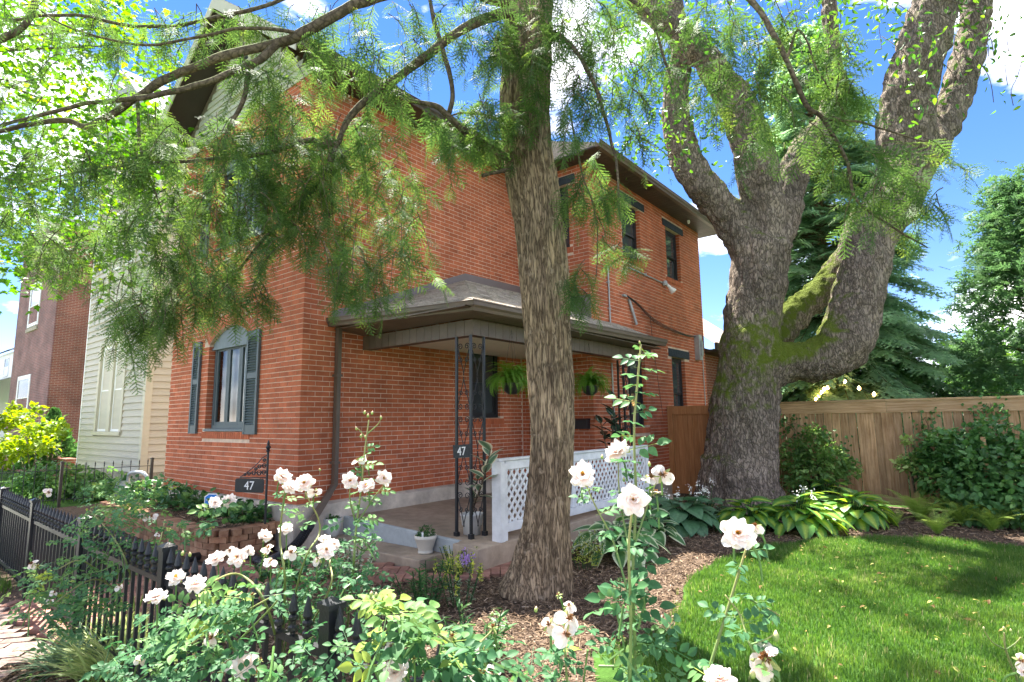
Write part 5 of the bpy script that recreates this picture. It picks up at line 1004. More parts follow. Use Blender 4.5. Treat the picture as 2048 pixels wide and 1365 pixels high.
# ---------------------------------------------------------------- big mossy multi-stem tree
M['big_bark'] = barkmat('mossy_bark', (.11, .088, .07), (.44, .355, .285), (.125, .165, .02), 19., (1, 1, .34), 1., dist=.06, crack=.2, lo=.3, warp=.16, plates=.18)
bigt = thing('mossy_tree', 'massive old tree with mossy elbowed limbs beside the wooden gate', 'tree', (-3.55, 10.7, 0))
ST = [  # (points, radii)
 ([(-3.48,10.684,-0.045), (-3.448,10.71,0.301), (-3.384,10.762,1.004), (-3.311,10.821,1.719), (-3.236,10.881,2.448), (-3.132,10.965,3.191), (-3.012,11.061,4.044), (-2.867,11.179,4.817)], [.74, .68, .64, .61, .56, .50, .50, .52]),
 ([(-3.034,11.044,4.722), (-3.232,10.884,5.167), (-3.541,10.634,5.67), (-3.85,10.385,6.279), (-4.024,10.245,6.999), (-4.053,10.222,7.782), (-3.957,10.299,8.631), (-3.975,10.284,9.72), (-4.072,10.206,11.294)], [.42, .36, .33, .31, .29, .25, .21, .17, .13]),
 ([(-2.872,11.174,4.719), (-2.793,11.11,5.47), (-2.834,10.948,6.323), (-2.925,10.746,7.079), (-3.18,10.412,7.941), (-3.663,9.894,8.706), (-4.187,9.342,9.368), (-4.776,8.739,10.347)], [.46, .42, .38, .34, .29, .25, .21, .16]),
 ([(-2.771,11.256,4.815), (-2.538,11.573,5.439), (-2.398,11.814,6.29), (-2.149,12.144,6.959), (-1.818,12.539,7.54), (-1.663,12.793,8.585), (-1.642,12.81,9.83), (-1.596,12.846,11.706)], [.38, .33, .31, .29, .24, .19, .15, .11]),
 ([(-3.365,10.777,2.175), (-3.079,10.879,2.42), (-2.634,11.11,2.55), (-2.188,11.341,2.588), (-1.783,11.539,2.822), (-1.576,11.706,3.288), (-1.424,11.829,4.018), (-1.163,12.04,4.856), (-0.818,12.318,5.614), (-0.531,12.549,6.29)], [.38, .41, .37, .38, .45, .45, .43, .41, .44, .48]),
 ([(-0.598,12.495,6.096), (-0.511,12.437,7.029), (-0.361,12.494,7.898), (-0.063,12.67,8.775), (0.285,12.887,9.769), (0.697,13.155,10.993)], [.44, .47, .46, .44, .40, .34]),
 ([(-0.531,12.678,6.139), (-0.139,13.122,6.759), (0.246,13.562,7.752), (0.537,13.925,8.766), (0.734,14.084,9.855), (0.921,14.235,11.316)], [.36, .28, .28, .28, .27, .22]),
 ([(-3.243,11.261,2.566), (-2.918,11.716,3.156), (-2.44,12.165,3.748), (-1.987,12.531,4.241), (-1.607,12.581,4.785), (-1.29,12.451,5.382)], [.34, .32, .30, .30, .30, .32]),
]
tm = MB()
for pts, rr in ST:
    q = catmull(pts, 10); r_ = np.interp(np.linspace(0, len(pts)-1, len(q)), range(len(pts)), rr); tm.tube(q, r_, 20)
tm.lathe([(.92, -.1), (.82, .06), (.73, .3), (.68, .6), (.62, .9)], (*(-3.471,10.691,0.128)[:2], 0), 20)
tmp = bpy.data.objects.new('tmp', mk_mesh('tmp', np.vstack(tm.V), tm.F)); COL.objects.link(tmp)
rmod = tmp.modifiers.new('r', 'REMESH'); rmod.mode = 'VOXEL'; rmod.voxel_size = .032; sm = tmp.modifiers.new('s', 'SMOOTH'); sm.iterations = 12; sm.factor = .5
me = bpy.data.meshes.new_from_object(tmp.evaluated_get(bpy.context.evaluated_depsgraph_get())); bpy.data.objects.remove(tmp)
nv = len(me.vertices); co = np.empty(nv*3, np.float32); me.vertices.foreach_get('co', co); co = co.reshape(-1, 3); no = np.empty(nv*3, np.float32); me.vertex_normals.foreach_get('vector', no); no = no.reshape(-1, 3)
dsp = .10*(vnoise(co, 1.7, 5)-.5)+.05*(vnoise(co, 4.5, 6)-.5)+.06*(np.abs(vnoise(co*[1, 1, .4], 9., 7)-.5)*2-.4)+.02*(vnoise(co*[1, 1, .6], 30., 8)-.5)
co2 = co+no*dsp[:, None]; me.vertices.foreach_set('co', co2.ravel()); me.polygons.foreach_set('use_smooth', np.ones(len(me.polygons), bool))
# moss is thickest round the elbow limbs and low on the shaded trunk
def near(p, r): return np.exp(-(np.linalg.norm(co-np.array(p), axis=1)/r)**2)
moss = .5*near((-2.62,11.121,2.786), .9)+.5*near((-2.351,12.237,3.946), .9)+.2*near((-3.562,10.361,2.258), 1.0)+.12*near((-3.844,10.261,6.386), 1.6)-.14*near((-1.285,11.812,3.992), 1.6)-.1
a_ = me.attributes.new('tone', 'FLOAT', 'POINT'); a_.data.foreach_set('value', moss.astype(np.float32)); me.update(); me.materials.clear(); me.materials.append(M['big_bark'])
link('trunk', me, bigt)
M['cherry_leaf'] = leafmat('hanging_leaves', [(0, (.03, .10, .018)), (.5, (.06, .17, .025)), (1, (.17, .30, .04))], .45, .4, .4, .2, 3.)
LV, LF, LE = blade(1., .42, 4, .2, .25)
def leaf_cloud(centers, rad_, n, size, hang=.6, tone=.5, tv=.35):
    C = np.repeat(np.array(centers), n, 0)+rng.normal(0, 1, (len(centers)*n, 3))*np.array(rad_); N = len(C)
    d = unit(rng.normal(0, 1, (N, 3))*[1, 1, .5]+[0, 0, -hang]); return scatter(LV, LF, basis(d, rand_dirs(N), size*rng.uniform(.6, 1.25, N)), C, np.clip(tone+rng.uniform(-tv, tv, N), 0, 1))
cen1 = [(-1.764,12.564,10.076),(-2.555,9.474,6.454),(-3.392,8.231,8.03),(-5.356,9.725,7.99),(-0.543,10.627,8.515),(-2.089,10.059,8.092),(-3.606,10.224,6.906),(-1.932,10.509,7.191),(-4.744,9.561,9.438),(-2.94,10.725,7.921),(-3.01,9.671,8.45),(-1.113,10.962,8.352),(-3.148,10.976,10.058),(-4.5,9.981,7.916),(-2.251,10.005,6.487),(-1.951,10.1,8.716),(-3.222,9.355,7.491),(-3.986,8.653,6.368),(-4.389,8.878,6.902),(-3.748,9.638,6.446),(-3.099,9.453,6.739),(-4.873,9.419,6.63),(-2.923,11.097,8.937),(-2.33,9.35,6.724),(-3.35,9.095,8.007),(-3.489,8.882,6.787),(-2.887,9.075,8.296),(-4.428,9.835,8.894),(-4.861,9.973,9.385),(-1.078,11.271,8.947),(-0.844,13.319,9.369),(-3.877,8.524,6.62),(-4.491,8.426,7.906),(-1.617,11.719,8.527),(-1.469,10.552,7.45),(-2.504,10.672,9.197),(-3.312,10.03,8.327),(-3.491,9.742,7.224),(-1.44,12.765,8.777),(-2.794,9.673,8.751),(-2.071,9.783,8.798),(-1.829,10.945,7.706),(-4.086,10.228,10.039),(-3.688,8.376,7.135),(-3.702,10.702,10.082),(-2.542,9.875,9.017),(-4.302,9.101,8.093),(-1.403,10.21,8.065),(-4.083,10.737,8.446),(-0.503,12.625,9.395),(-3.508,8.447,6.883),(-3.232,10.409,8.048),(-3.977,9.696,8.055),(-2.822,11.151,8.496),(-2.783,11.664,8.396),(-3.761,9.275,8.514),(-1.921,11.058,8.47),(-4.028,8.123,7.105),(-2.876,11.118,9.589),(-3.42,10.263,7.682),(-1.814,11.668,8.478),(-2.789,8.844,8.604),(-2.25,11.58,8.669),(-3.41,10.078,9.113),(-2.005,11.855,10.026),(-4.731,9.826,8.494),(-1.275,10.933,8.942),(-4.192,9.334,9.631),(-1.602,12.487,10.3),(-3.249,10.612,7.626),(-4.96,9.147,8.016),(-3.352,10.228,6.758),(-2.209,11.959,9.582),(-1.415,11.558,8.636),(-3.599,8.539,6.512),(-4.121,9.385,8.738),(-3.048,10.78,7.278),(-2.854,8.788,6.679),(-1.543,12.492,8.894),(-3.599,8.7,6.098),(-3.427,8.224,5.691),(-4.974,9.514,7.11),(-4.964,9.476,8.975),(-0.8,10.931,8.265),(-4.33,8.536,7.923),(-2.71,11.398,8.967),(-3.615,10.648,9.147),(-3.451,8.246,7.31),(-4.239,8.266,8.717),(-2.834,11.545,9.498),(-4.251,9.415,6.595),(-1.778,12.101,9.006),(-2.163,10.693,7.943),(-0.495,10.689,8.013),(-4.184,8.764,8.161)]
cen2 = [(0.089,11.87,8.522),(0.771,12.122,7.874),(-0.371,11.121,7.56),(0.327,12.065,7.548),(-0.173,11.344,8.077),(-0.404,11.627,6.728),(0.676,12.367,8.649),(0.418,12.465,9.099),(0.507,11.74,7.906),(-0.307,11.204,7.057),(-0.234,11.163,7.249),(0.471,12.69,8.806)]
cen3 = [(1.013,13.763,8.035),(0.712,13.457,9.143),(0.211,12.939,7.937),(1.021,13.348,7.44),(1.388,14.189,8.421),(0.747,12.836,8.259),(0.707,12.388,7.191),(1.058,13.256,8.42),(0.381,13.556,9.316)]
cen4 = [tuple(np.array([-3.2+rng.normal(0, 3), 11+rng.normal(0, 2.6), rng.uniform(10.5, 15)])) for _ in range(60)]
pr_ = [leaf_cloud(cen1, (.2, .2, .3), 22, .12), leaf_cloud(cen2, (.2, .2, .25), 18, .13, .9), leaf_cloud(cen3, (.3, .3, .15), 11, .12), leaf_cloud(cen4, (.6, .6, .4), 34, .16)]
V, F, T = merge(pr_); link('crown', mk_mesh('crown', V, F, M['cherry_leaf'], tone=T), bigt)
tw = MB()
for c in cen1[::2]+cen2+cen3:
    c = np.array(c); e = c+np.array([rng.normal(0, .3), rng.normal(0, .3), .5+.4*rng.random()]); tw.tube(catmull([e, (e+c)/2+rng.normal(0, .06, 3), c, c-[0, 0, .3]], 3), .006, 4)
tw.build('twigs', M['hem_twig'], bigt, kind='stuff')

# ---------------------------------------------------------------- maple at the left
M['maple_leaf'] = leafmat('maple_leaf', [(0, (.03, .11, .012)), (.4, (.06, .18, .015)), (.75, (.13, .27, .022)), (1, (.29, .37, .04))], .5, .45, .35, .15, 3.)
def maple_template():
    ang = [-90, -50, -35, -12, 10, 30, 52, 72, 90]; rr = [.16, .42, .30, .62, .36, .70, .44, .66, 1.0]
    R_ = [(r*math.cos(math.radians(a)), r*math.sin(math.radians(a))+.1) for a, r in zip(ang, rr)]; L_ = [(-x, y) for x, y in R_[::-1][1:]]
    pts = R_+L_; V = [(0, .1, .04)]+[(x, y, -.12*abs(x)-.1*max(0, y)**2) for x, y in pts]; F = [(0, i, i+1) for i in range(1, len(pts))]+[(0, len(pts), 1)]
    return np.array(V), np.array(F)
MV, MF = maple_template()
mpl = thing('maple_tree', 'maple with backlit yellow-green leaves at the left', 'tree', (-13.4, -2.4, 0))
mc = [(-13.001,3.202,7.569),(-15.886,2.333,11.531),(-14.284,3.693,6.717),(-15.015,1.66,7.796),(-10.855,1.701,5.473),(-15.386,3.054,6.381),(-15.182,3.694,9.713),(-12.717,1.855,8.313),(-12.178,1.734,7.305),(-10.387,2.668,8.573),(-12.862,1.577,4.306),(-9.632,2.843,4.113),(-15.871,2.65,4.859),(-9.46,2.789,5.285),(-15.636,3.213,8.021),(-14.485,2.763,6.884),(-13.906,1.811,5.674),(-16.778,1.694,9.917),(-10.779,2.542,7.988),(-14.954,2.896,5.288),(-14.48,2.792,9.342),(-12.88,1.97,6.954),(-14.353,1.443,10.2),(-15.308,2.793,8.532),(-15.585,1.769,7.366),(-10.546,2.786,6.069),(-13.34,4.181,9.518),(-12.694,1.975,4.959),(-15.026,1.679,9.836),(-12.797,2.853,7.91),(-12.289,2.197,8.647),(-12.541,1.87,9.202),(-11.727,2.81,9.683),(-14.34,1.61,6.402),(-12.617,1.812,5.746),(-14.11,1.288,9.428),(-15.394,3.091,11.899),(-14.513,1.641,8.492),(-13.611,3.486,5.693),(-13.506,3.365,10.13),(-11.056,2.325,4.172),(-13.47,2.787,10.009),(-9.768,2.578,6.015),(-14.871,3.346,9.695),(-13.164,3.112,6.811),(-11.142,3.1,8.34),(-14.093,3.833,8.964),(-15.516,2.473,9.473),(-10.135,2.712,3.996),(-15.494,2.568,10.292),(-12.235,1.709,4.437),(-13.147,2.298,10.116),(-15.114,3.343,6.646),(-13.342,4.16,6.689),(-14.619,2.819,8.835),(-13.944,2.57,10.262),(-14.057,3.435,7.556),(-11.768,1.262,8.454),(-12.787,3.826,7.076),(-11.682,2.595,8.612),(-14.236,4.041,6.188),(-11.037,3.331,6.887),(-12.589,2.081,5.674),(-14.629,1.931,6.921),(-11.344,1.556,7.313),(-12.93,2.551,7.122),(-14.495,1.769,9.963),(-15.47,2.959,5.858),(-12.135,2.95,4.409),(-14.708,3.405,5.712),(-14.045,2.035,5.121),(-15.061,3.703,8.281),(-10.588,1.896,5.166),(-11.768,1.189,7.829),(-13.82,3.916,10.556),(-11.567,2.08,6.266),(-12.038,2.075,6.706),(-9.911,2.964,4.547),(-12.905,1.792,4.142),(-12.417,3.491,6.325),(-8.981,3.042,5.045),(-15.307,2.471,5.228),(-14.653,3.26,7.084),(-10.104,2.586,5.461),(-14.234,4.466,7.466),(-12.517,2.401,7.451),(-16.858,2.201,5.569),(-13.981,2.731,9.65),(-14.991,3.155,5.856),(-13.234,1.522,5.36),(-11.492,3.074,8.86),(-12.227,1.815,8.324),(-12.094,1.496,8.347),(-15.102,3.017,6.611),(-10.836,1.957,4.351),(-14.14,2.538,8.863),(-12.871,3.636,8.993),(-10.597,2.257,7.693),(-11.261,1.356,7.554),(-11.3,1.477,5.509),(-12.227,1.581,5.55),(-12.074,3.342,6.638),(-14.006,4.598,6.508),(-15.287,3.355,7.777),(-12.132,3.37,7.102),(-11.388,1.862,6.025),(-10.263,2.976,6.193),(-11.189,2.919,5.3),(-14.011,3.063,5.878),(-14.207,3.476,10.286),(-14.221,2.22,9.684),(-10.367,2.392,6.506),(-12.725,2.0,7.45),(-15.196,3.618,11.723),(-12.777,2.154,5.269),(-12.056,2.182,4.071),(-11.634,2.906,4.578),(-11.917,2.533,5.726),(-9.818,2.661,6.327),(-11.452,3.774,6.668),(-13.824,3.13,10.601),(-14.625,1.991,5.525),(-15.48,2.239,10.418),(-16.082,2.593,9.354),(-14.575,2.209,6.012),(-12.914,3.673,6.154),(-15.213,3.116,11.409),(-11.586,2.648,5.689),(-9.964,3.225,4.752),(-9.416,2.804,5.412)]
mc2 = [(-12.288,4.223,7.968),(-10.264,4.139,7.906),(-13.424,4.546,7.775),(-13.032,4.714,9.042),(-11.496,4.157,7.304),(-10.854,3.578,7.865),(-12.7,4.745,8.196),(-12.771,4.424,7.766)]
mc3 = [tuple(np.array([-13.4, -2.0, 8.5])+rng.normal(0, 1, 3)*[3, 2.6, 2.2]) for _ in range(60)]
CC = np.array(mc+mc2); N = len(CC)*46; C = np.repeat(CC, 46, 0)+rng.normal(0, 1, (N, 3))*[.36, .36, .26]
CB = np.array(mc3); C = np.vstack([C, np.repeat(CB, 30, 0)+rng.normal(0, .6, (len(CB)*30, 3))]); N = len(C)
Mx = basis(unit(rng.normal(0, 1, (N, 3))*[1, 1, .6]+[0, 0, -.35]), unit(rng.normal(0, .55, (N, 3))+[0, 0, 1]), rng.uniform(.07, .125, N)); V, F, T = scatter(MV, MF, Mx, C, np.clip(vnoise(C, .8, 3)*.7+rng.uniform(-.1, .45, N), 0, 1))
link('crown', mk_mesh('crown', V, F, M['maple_leaf'], tone=T), mpl)
mb = MB(); mb.tube(catmull([(-13.4, -2.4, -.1), (-13.4, -2.35, 1.5), (-13.3, -2.2, 3.5), (-13.2, -1.8, 6), (-13, -1.4, 9)], 6), np.linspace(.34, .1, 25), 14); mb.build('trunk', M['hem_bark'], mpl, smooth=True)
for c in mc[::9]:
    mb = MB(); e = np.array([-13.25, -2.0, 4.5+rng.uniform(0, 2.5)]); c = np.array(c); mb.tube(catmull([e, e+(c-e)*.5+[0, 0, .5], c], 8), np.linspace(.06, .008, 17), 6); mb.build('limb', M['hem_twig'], mpl, smooth=True)

# ---------------------------------------------------------------- blue spruce behind the fence
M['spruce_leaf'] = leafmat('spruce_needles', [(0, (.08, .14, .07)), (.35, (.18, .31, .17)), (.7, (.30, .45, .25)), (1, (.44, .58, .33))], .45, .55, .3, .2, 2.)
def spruce(name, label, base, H, R, seed, leaf, bias=0.3, z_first=.9, sprayscale=1.6, layers=26, per=10, droopy=.35, trunk_r=.2):
    r = np.random.default_rng(seed); t_ = thing(name, label, 'tree', base); b = np.array(base, float)
    mb = MB(); mb.tube([b, b+[0, 0, H*.5], b+[0, 0, H]], [trunk_r, trunk_r*.6, .02], 12); mb.build('trunk', M['hem_bark'], t_, smooth=True); br = MB(); loc, d_, nm, s_, tn = [], [], [], [], []
    for i in range(layers):
        f = i/(layers-1); z = z_first+(H-z_first)*f**.95; L0 = R*(1-f)**.85+.15
        for k in range(max(4, int(per*(1-.5*f)))):
            a = r.uniform(0, 2*math.pi); L = L0*r.uniform(.7, 1.12); p = b+[0, 0, z+r.uniform(-.12, .12)]; d = np.array([math.cos(a), math.sin(a), .18]); pts = [p]; ns = max(4, int(L/.17))
            for j in range(ns):
                d = unit(d+np.array([0, 0, -droopy*.16 if j < ns*.7 else .05])); p = p+d*L/ns; pts.append(p); g = (j+1)/ns
                if g > .25:
                    for sd in (-1, 1, 0):
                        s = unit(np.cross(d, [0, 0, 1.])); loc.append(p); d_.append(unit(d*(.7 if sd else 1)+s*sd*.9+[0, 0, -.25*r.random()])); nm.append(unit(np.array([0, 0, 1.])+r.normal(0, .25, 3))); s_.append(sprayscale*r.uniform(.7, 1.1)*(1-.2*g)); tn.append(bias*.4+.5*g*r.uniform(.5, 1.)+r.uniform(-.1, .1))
            br.tube(pts, np.linspace(.03, .006, len(pts)), 4)
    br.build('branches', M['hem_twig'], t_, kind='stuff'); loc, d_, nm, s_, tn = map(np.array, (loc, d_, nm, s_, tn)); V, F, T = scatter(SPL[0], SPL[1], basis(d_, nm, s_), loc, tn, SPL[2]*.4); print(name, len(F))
    link('crown', mk_mesh('crown', V, F, leaf, tone=np.clip(T, 0, 1)), t_); return t_
SPL = spray_template(9, L=.3, nside=6, needle=.042, npair=2, fill=1.1)
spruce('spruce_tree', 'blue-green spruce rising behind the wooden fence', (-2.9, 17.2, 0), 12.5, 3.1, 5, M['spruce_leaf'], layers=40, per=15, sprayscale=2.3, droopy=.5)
# soft conifer at the far right
M['cypress_leaf'] = leafmat('cypress_sprays', [(0, (.04, .09, .04)), (.45, (.085, .18, .07)), (.8, (.16, .28, .10)), (1, (.27, .40, .14))], .35, .55, .3, .2, 2.)
cy = thing('cypress_tree', 'fluffy light green conifer at the right behind the fence', 'tree', (1.5, 18.6, 0)); b = np.array([1.5, 18.6, 0])
mb = MB(); mb.tube([b, b+[0, 0, 4], b+[0, 0, 6.8]], [.2, .14, .03], 10); mb.build('trunk', M['hem_bark'], cy, smooth=True)
cl = []; brs = MB()
for i in range(230):
    z = rng.uniform(1.3, 7.0); f = (z-1.3)/5.9; R_ = 2.15*(1-f)**.75*(.75+.35*vnoise(np.array([[z*1.3, 3., 7.]]), 1, 2)[0])+.2; a = rng.uniform(0, 2*math.pi); q = rng.uniform(.45, 1.)**.6; p = b+[math.cos(a)*R_*q, math.sin(a)*R_*q, z+.25*q]; cl.append((p, q))
    if i % 2 == 0: brs.tube(catmull([b+[0, 0, z-.4], (b+[0, 0, z]+p)/2, p], 4), np.linspace(.03, .006, 9), 4)
brs.build('branches', M['hem_twig'], cy, kind='stuff')
loc = np.vstack([p+rng.normal(0, 1, (44, 3))*[.28, .28, .17] for p, q in cl]); N = len(loc); out_ = unit((loc-b)*[1, 1, 0]+1e-6); hue = np.repeat([q for p, q in cl], 44)
V, F, T = scatter(SPL[0], SPL[1], basis(unit(out_+rng.normal(0, .6, (N, 3))+[0, 0, .2]), unit(rng.normal(0, .5, (N, 3))+[0, 0, 1]), rng.uniform(.7, 1.1, N)), loc, .1+.45*hue*rng.uniform(.4, 1, N), SPL[2]*.4); link('crown', mk_mesh('crown', V, F, M['cypress_leaf'], tone=np.clip(T, 0, 1)), cy)
# broadleaf trees far behind, closing the view under the spruce
M['far_leaf'] = leafmat('far_leaf', [(0, (.03, .08, .018)), (.5, (.07, .17, .03)), (1, (.18, .30, .05))], .35, .5, .3, .2, 1.)
for k, (bx, by, hh, ww, lab) in enumerate(((-7.5, 26, 5.2, 2.2, 'round leafy tree over the fence left of the spruce trunk'), (1.0, 25.5, 5.0, 2.2, 'light green tree between the spruce and the white house'), (9, 27, 6.4, 3.0, 'leafy tree at the right edge behind the fluffy conifer'), (-24, 30, 8, 4, 'distant tree behind the brick houses'))):
    t_ = thing('leafy_tree', lab, 'tree', (bx, by, 0), 'trees beyond the fence'); N = 5200; u = rand_dirs(N)*(rng.random((N, 1))**.4); C = np.array([bx, by, hh*.58])+u*[ww, ww, hh*.42]; C += (vnoise(C, .9, k)[:, None]-.5)*1.2
    V, F, T = scatter(LV, LF, basis(unit(rng.normal(0, 1, (N, 3))+[0, 0, -.3]), rand_dirs(N), rng.uniform(.16, .3, N)), C, np.clip(vnoise(C, 1.4, k+3)*.8+rng.uniform(-.15, .25, N), 0, 1)); link('crown', mk_mesh('crown', V, F, M['far_leaf'], tone=T), t_)
    mb = MB(); mb.tube([(bx, by, -.1), (bx+.1, by, hh*.3), (bx, by, hh*.7)], [.18, .13, .05], 10); mb.build('trunk', M['hem_bark'], t_)

# ---------------------------------------------------------------- pots and porch plants
M['herb'] = leafmat('herb_leaf', [(0, (.035, .09, .03)), (.5, (.07, .17, .05)), (1, (.16, .28, .08))], .3, .5, .3, .2, 8.)
def tuft(parent, c, r, h, n, size, m, name='foliage', up=.7, tone=.45, shape=(LV, LF), tv=.35, **k):
    N = n; u = rand_dirs(N)*(rng.random((N, 1))**.45); C = np.array(c)+np.abs(u)*[0, 0, h]+u*[r, r, 0]
    d = unit(u*[1, 1, .2]+rng.normal(0, .5, (N, 3))+[0, 0, up]); V, F, T = scatter(shape[0], shape[1], basis(d, unit(rng.normal(0, .6, (N, 3))+[0, 0, 1]), size*rng.uniform(.6, 1.3, N)), C, np.clip(tone+rng.uniform(-tv, tv, N), 0, 1))
    return link(name, mk_mesh(name, V, F, m, tone=T), parent, **k)
p1 = (-6.928,4.755,0.13); p1 = (-6.62, 4.46, .134)
pg = thing('grey_pot', 'round pale grey pot with small succulent by the downspout', 'pot', p1)
mb = MB(); mb.lathe([(.06, 0), (.085, .03), (.10, .09), (.108, .15), (.112, .2), (.118, .215), (.118, .235), (.104, .235), (.1, .2), (.0, .19)], p1, 28); mb.build('vessel', M['pot_grey'], pg, smooth=True)
tuft(pg, (p1[0], p1[1], p1[2]+.2), .08, .06, 60, .05, M['herb'])
p2 = (-5.013,4.606,0.118)
pb_ = thing('beige_pot', 'rimmed beige pot with leafy herb on the concrete step', 'pot', p2)
mb = MB(); mb.lathe([(.085, 0), (.087, .02), (.078, .028), (.083, .04), (.118, .15), (.124, .155), (.128, .165), (.128, .195), (.118, .195), (.11, .16), (0, .155)], p2, 28); mb.build('vessel', M['pot_beige'], pb_, smooth=True)
tuft(pb_, (p2[0], p2[1], p2[2]+.17), .1, .13, 240, .035, M['herb'], tone=.3)
mb = MB(); mb.box(p2[0]+.03, p2[0]+.06, p2[1]-.09, p2[1]-.088, p2[2]+.18, p2[2]+.24); mb.build('plant_tag', M['white_plain'], pb_)
# rubber plants
M['rubber_var'] = leafmat('variegated_leaf', [(0, (.06, .13, .07)), (.55, (.14, .23, .13)), (.72, (.62, .58, .40)), (1, (.72, .66, .48))], .25, .35, .5, .12, 12.)
M['rubber_dark'] = leafmat('rubber_leaf', [(0, (.012, .03, .018)), (1, (.035, .065, .04))], .05, .22, .6, .2, 6., rnd=.4)
big = blade(1., .5, 6, .15, .18, cols=3, shape=lambda t: max(.02, math.sin(math.pi*t**.9))**.75)
def rubber(root, base, stems, m, mp_, ls, nl, lean):
    for k in range(stems):
        a = rng.uniform(0, 6.28); b0 = np.array(base)+[.03*math.cos(a), .03*math.sin(a), 0]; tip = b0+np.array(lean)+rng.normal(0, .06, 3)*[1, 1, .5]; st = catmull([b0, (b0+tip)/2+rng.normal(0, .03, 3), tip], 6); mb = MB(); mb.tube(st, np.linspace(.012, .006, len(st)), 6); mb.build('stem', M['hem_twig'], root, smooth=True)
        for j in range(nl):
            t = .25+.75*(j+.5)/nl; p = np.array([np.interp(t, np.linspace(0, 1, len(st)), st[:, i]) for i in range(3)]); az = j*2.4+rng.uniform(-.3, .3); el = .1+.75*t+rng.uniform(-.2, .2); d = np.array([math.cos(az)*math.cos(el), math.sin(az)*math.cos(el), math.sin(el)])
            B = basis(d[None], np.array([[0, 0, 1.]]), ls*rng.uniform(.8, 1.15))[0]; link('leaf', RUB[id(m)], root, M=Matrix.Translation(p) @ Matrix(B.tolist()).to_4x4())
RUB = {}
for m in (M['rubber_var'], M['rubber_dark']): RUB[id(m)] = mk_mesh('leaf', big[0], big[1], m, True, big[2])
rp = (-4.761,5.105,0.275)
rv = thing('variegated_plant', 'cream-edged rubber plant in white pot behind the iron post', 'plant', rp)
mb = MB(); mb.lathe([(.10, 0), (.105, .1), (.118, .105), (.132, .21), (.14, .215), (.14, .235), (.125, .235), (.12, .2), (0, .195)], rp, 28); mb.build('pot', M['pot_white'], rv, smooth=True)
top = np.array((-3.908,4.621,1.288)); rubber(rv, (rp[0], rp[1], rp[2]+.2), 1, M['rubber_var'], None, .24, 11, top-np.array(rp)-[0, 0, .2]); rubber(rv, (rp[0], rp[1], rp[2]+.2), 1, M['rubber_var'], None, .18, 6, (.03, .05, .45))
rd = (-4.72, 8.35, .29)
rk = thing('dark_rubber_plant', 'dark glossy rubber plant at the far porch post', 'plant', rd)
mb = MB(); mb.lathe([(.12, 0), (.15, .3), (.16, .31), (.16, .34), (.14, .34), (0, .3)], rd, 24); mb.build('pot', M['pot_grey'], rk, smooth=True)
for q in ((0, .0, 1.35), (-.18, .1, .95), (.1, -.15, 1.05), (.05, .12, 1.15)): rubber(rk, (rd[0], rd[1], rd[2]+.3), 1, M['rubber_dark'], None, .25, 10, q)
# ferns: fronds built pinna by pinna
M['fern'] = leafmat('fern_frond', [(0, (.09, .19, .03)), (.5, (.20, .34, .06)), (1, (.36, .48, .11))], .4, .5, .3, .15, 4., rnd=.3)
M['boston'] = leafmat('boston_fern', [(0, (.03, .10, .012)), (.5, (.07, .19, .02)), (1, (.16, .30, .04))], .4, .5, .3, .15, 4., rnd=.3)
def frond(L, Wd, n, curve, seed, pin=.32):
    r = np.random.default_rng(seed); V, F, T = [], [], []; th0 = 1.15; p = np.zeros(3); pts = [p]
    for i in range(n):
        th = th0-curve*(i/n)**1.3; p = p+np.array([0, math.cos(th), math.sin(th)])*L/n; pts.append(p)
    for i in range(n+1):
        t = i/n; w = Wd*math.sin(math.pi*min(1., .12+.86*t))**.8*(1 if t < .95 else .6); q = pts[i]; tg = unit(pts[min(n, i+1)]-pts[max(0, i-1)])
        for sd in (-1, 1):
            k = len(V); s = np.array([sd, 0, 0]); dv = unit(s+tg*.35+np.array([0, 0, -.25])); hw = tg*L/n*pin
            V += [q-hw*.6, q+hw*.6, q+dv*w*.55+hw*.55, q+dv*w*.55-hw*.45, q+dv*w+tg*.01]; F += [(k, k+1, k+2), (k, k+2, k+3), (k+3, k+2, k+4)]; tn = .3+.4*t+r.uniform(-.1, .1); T += [tn, tn, tn+.1, tn+.1, tn+.2]
        if i < n:
            k = len(V); V += [pts[i]+[-.003, 0, .001], pts[i]+[.003, 0, .001], pts[i+1]+[.002, 0, .001], pts[i+1]+[-.002, 0, .001]]; F += [(k, k+1, k+2), (k, k+2, k+3)]; T += [.6]*4
    return np.array(V), np.array(F), np.array(T)
def mk_fronds(L, Wd, n, curve, m, k=3): return [mk_mesh('frond', *frond(L, Wd, n, curve*(.8+.2*j), j)[:2], m, False, frond(L, Wd, n, curve*(.8+.2*j), j)[2]) for j in range(k)]
bost = mk_fronds(.42, .04, 30, 2.7, M['boston'])
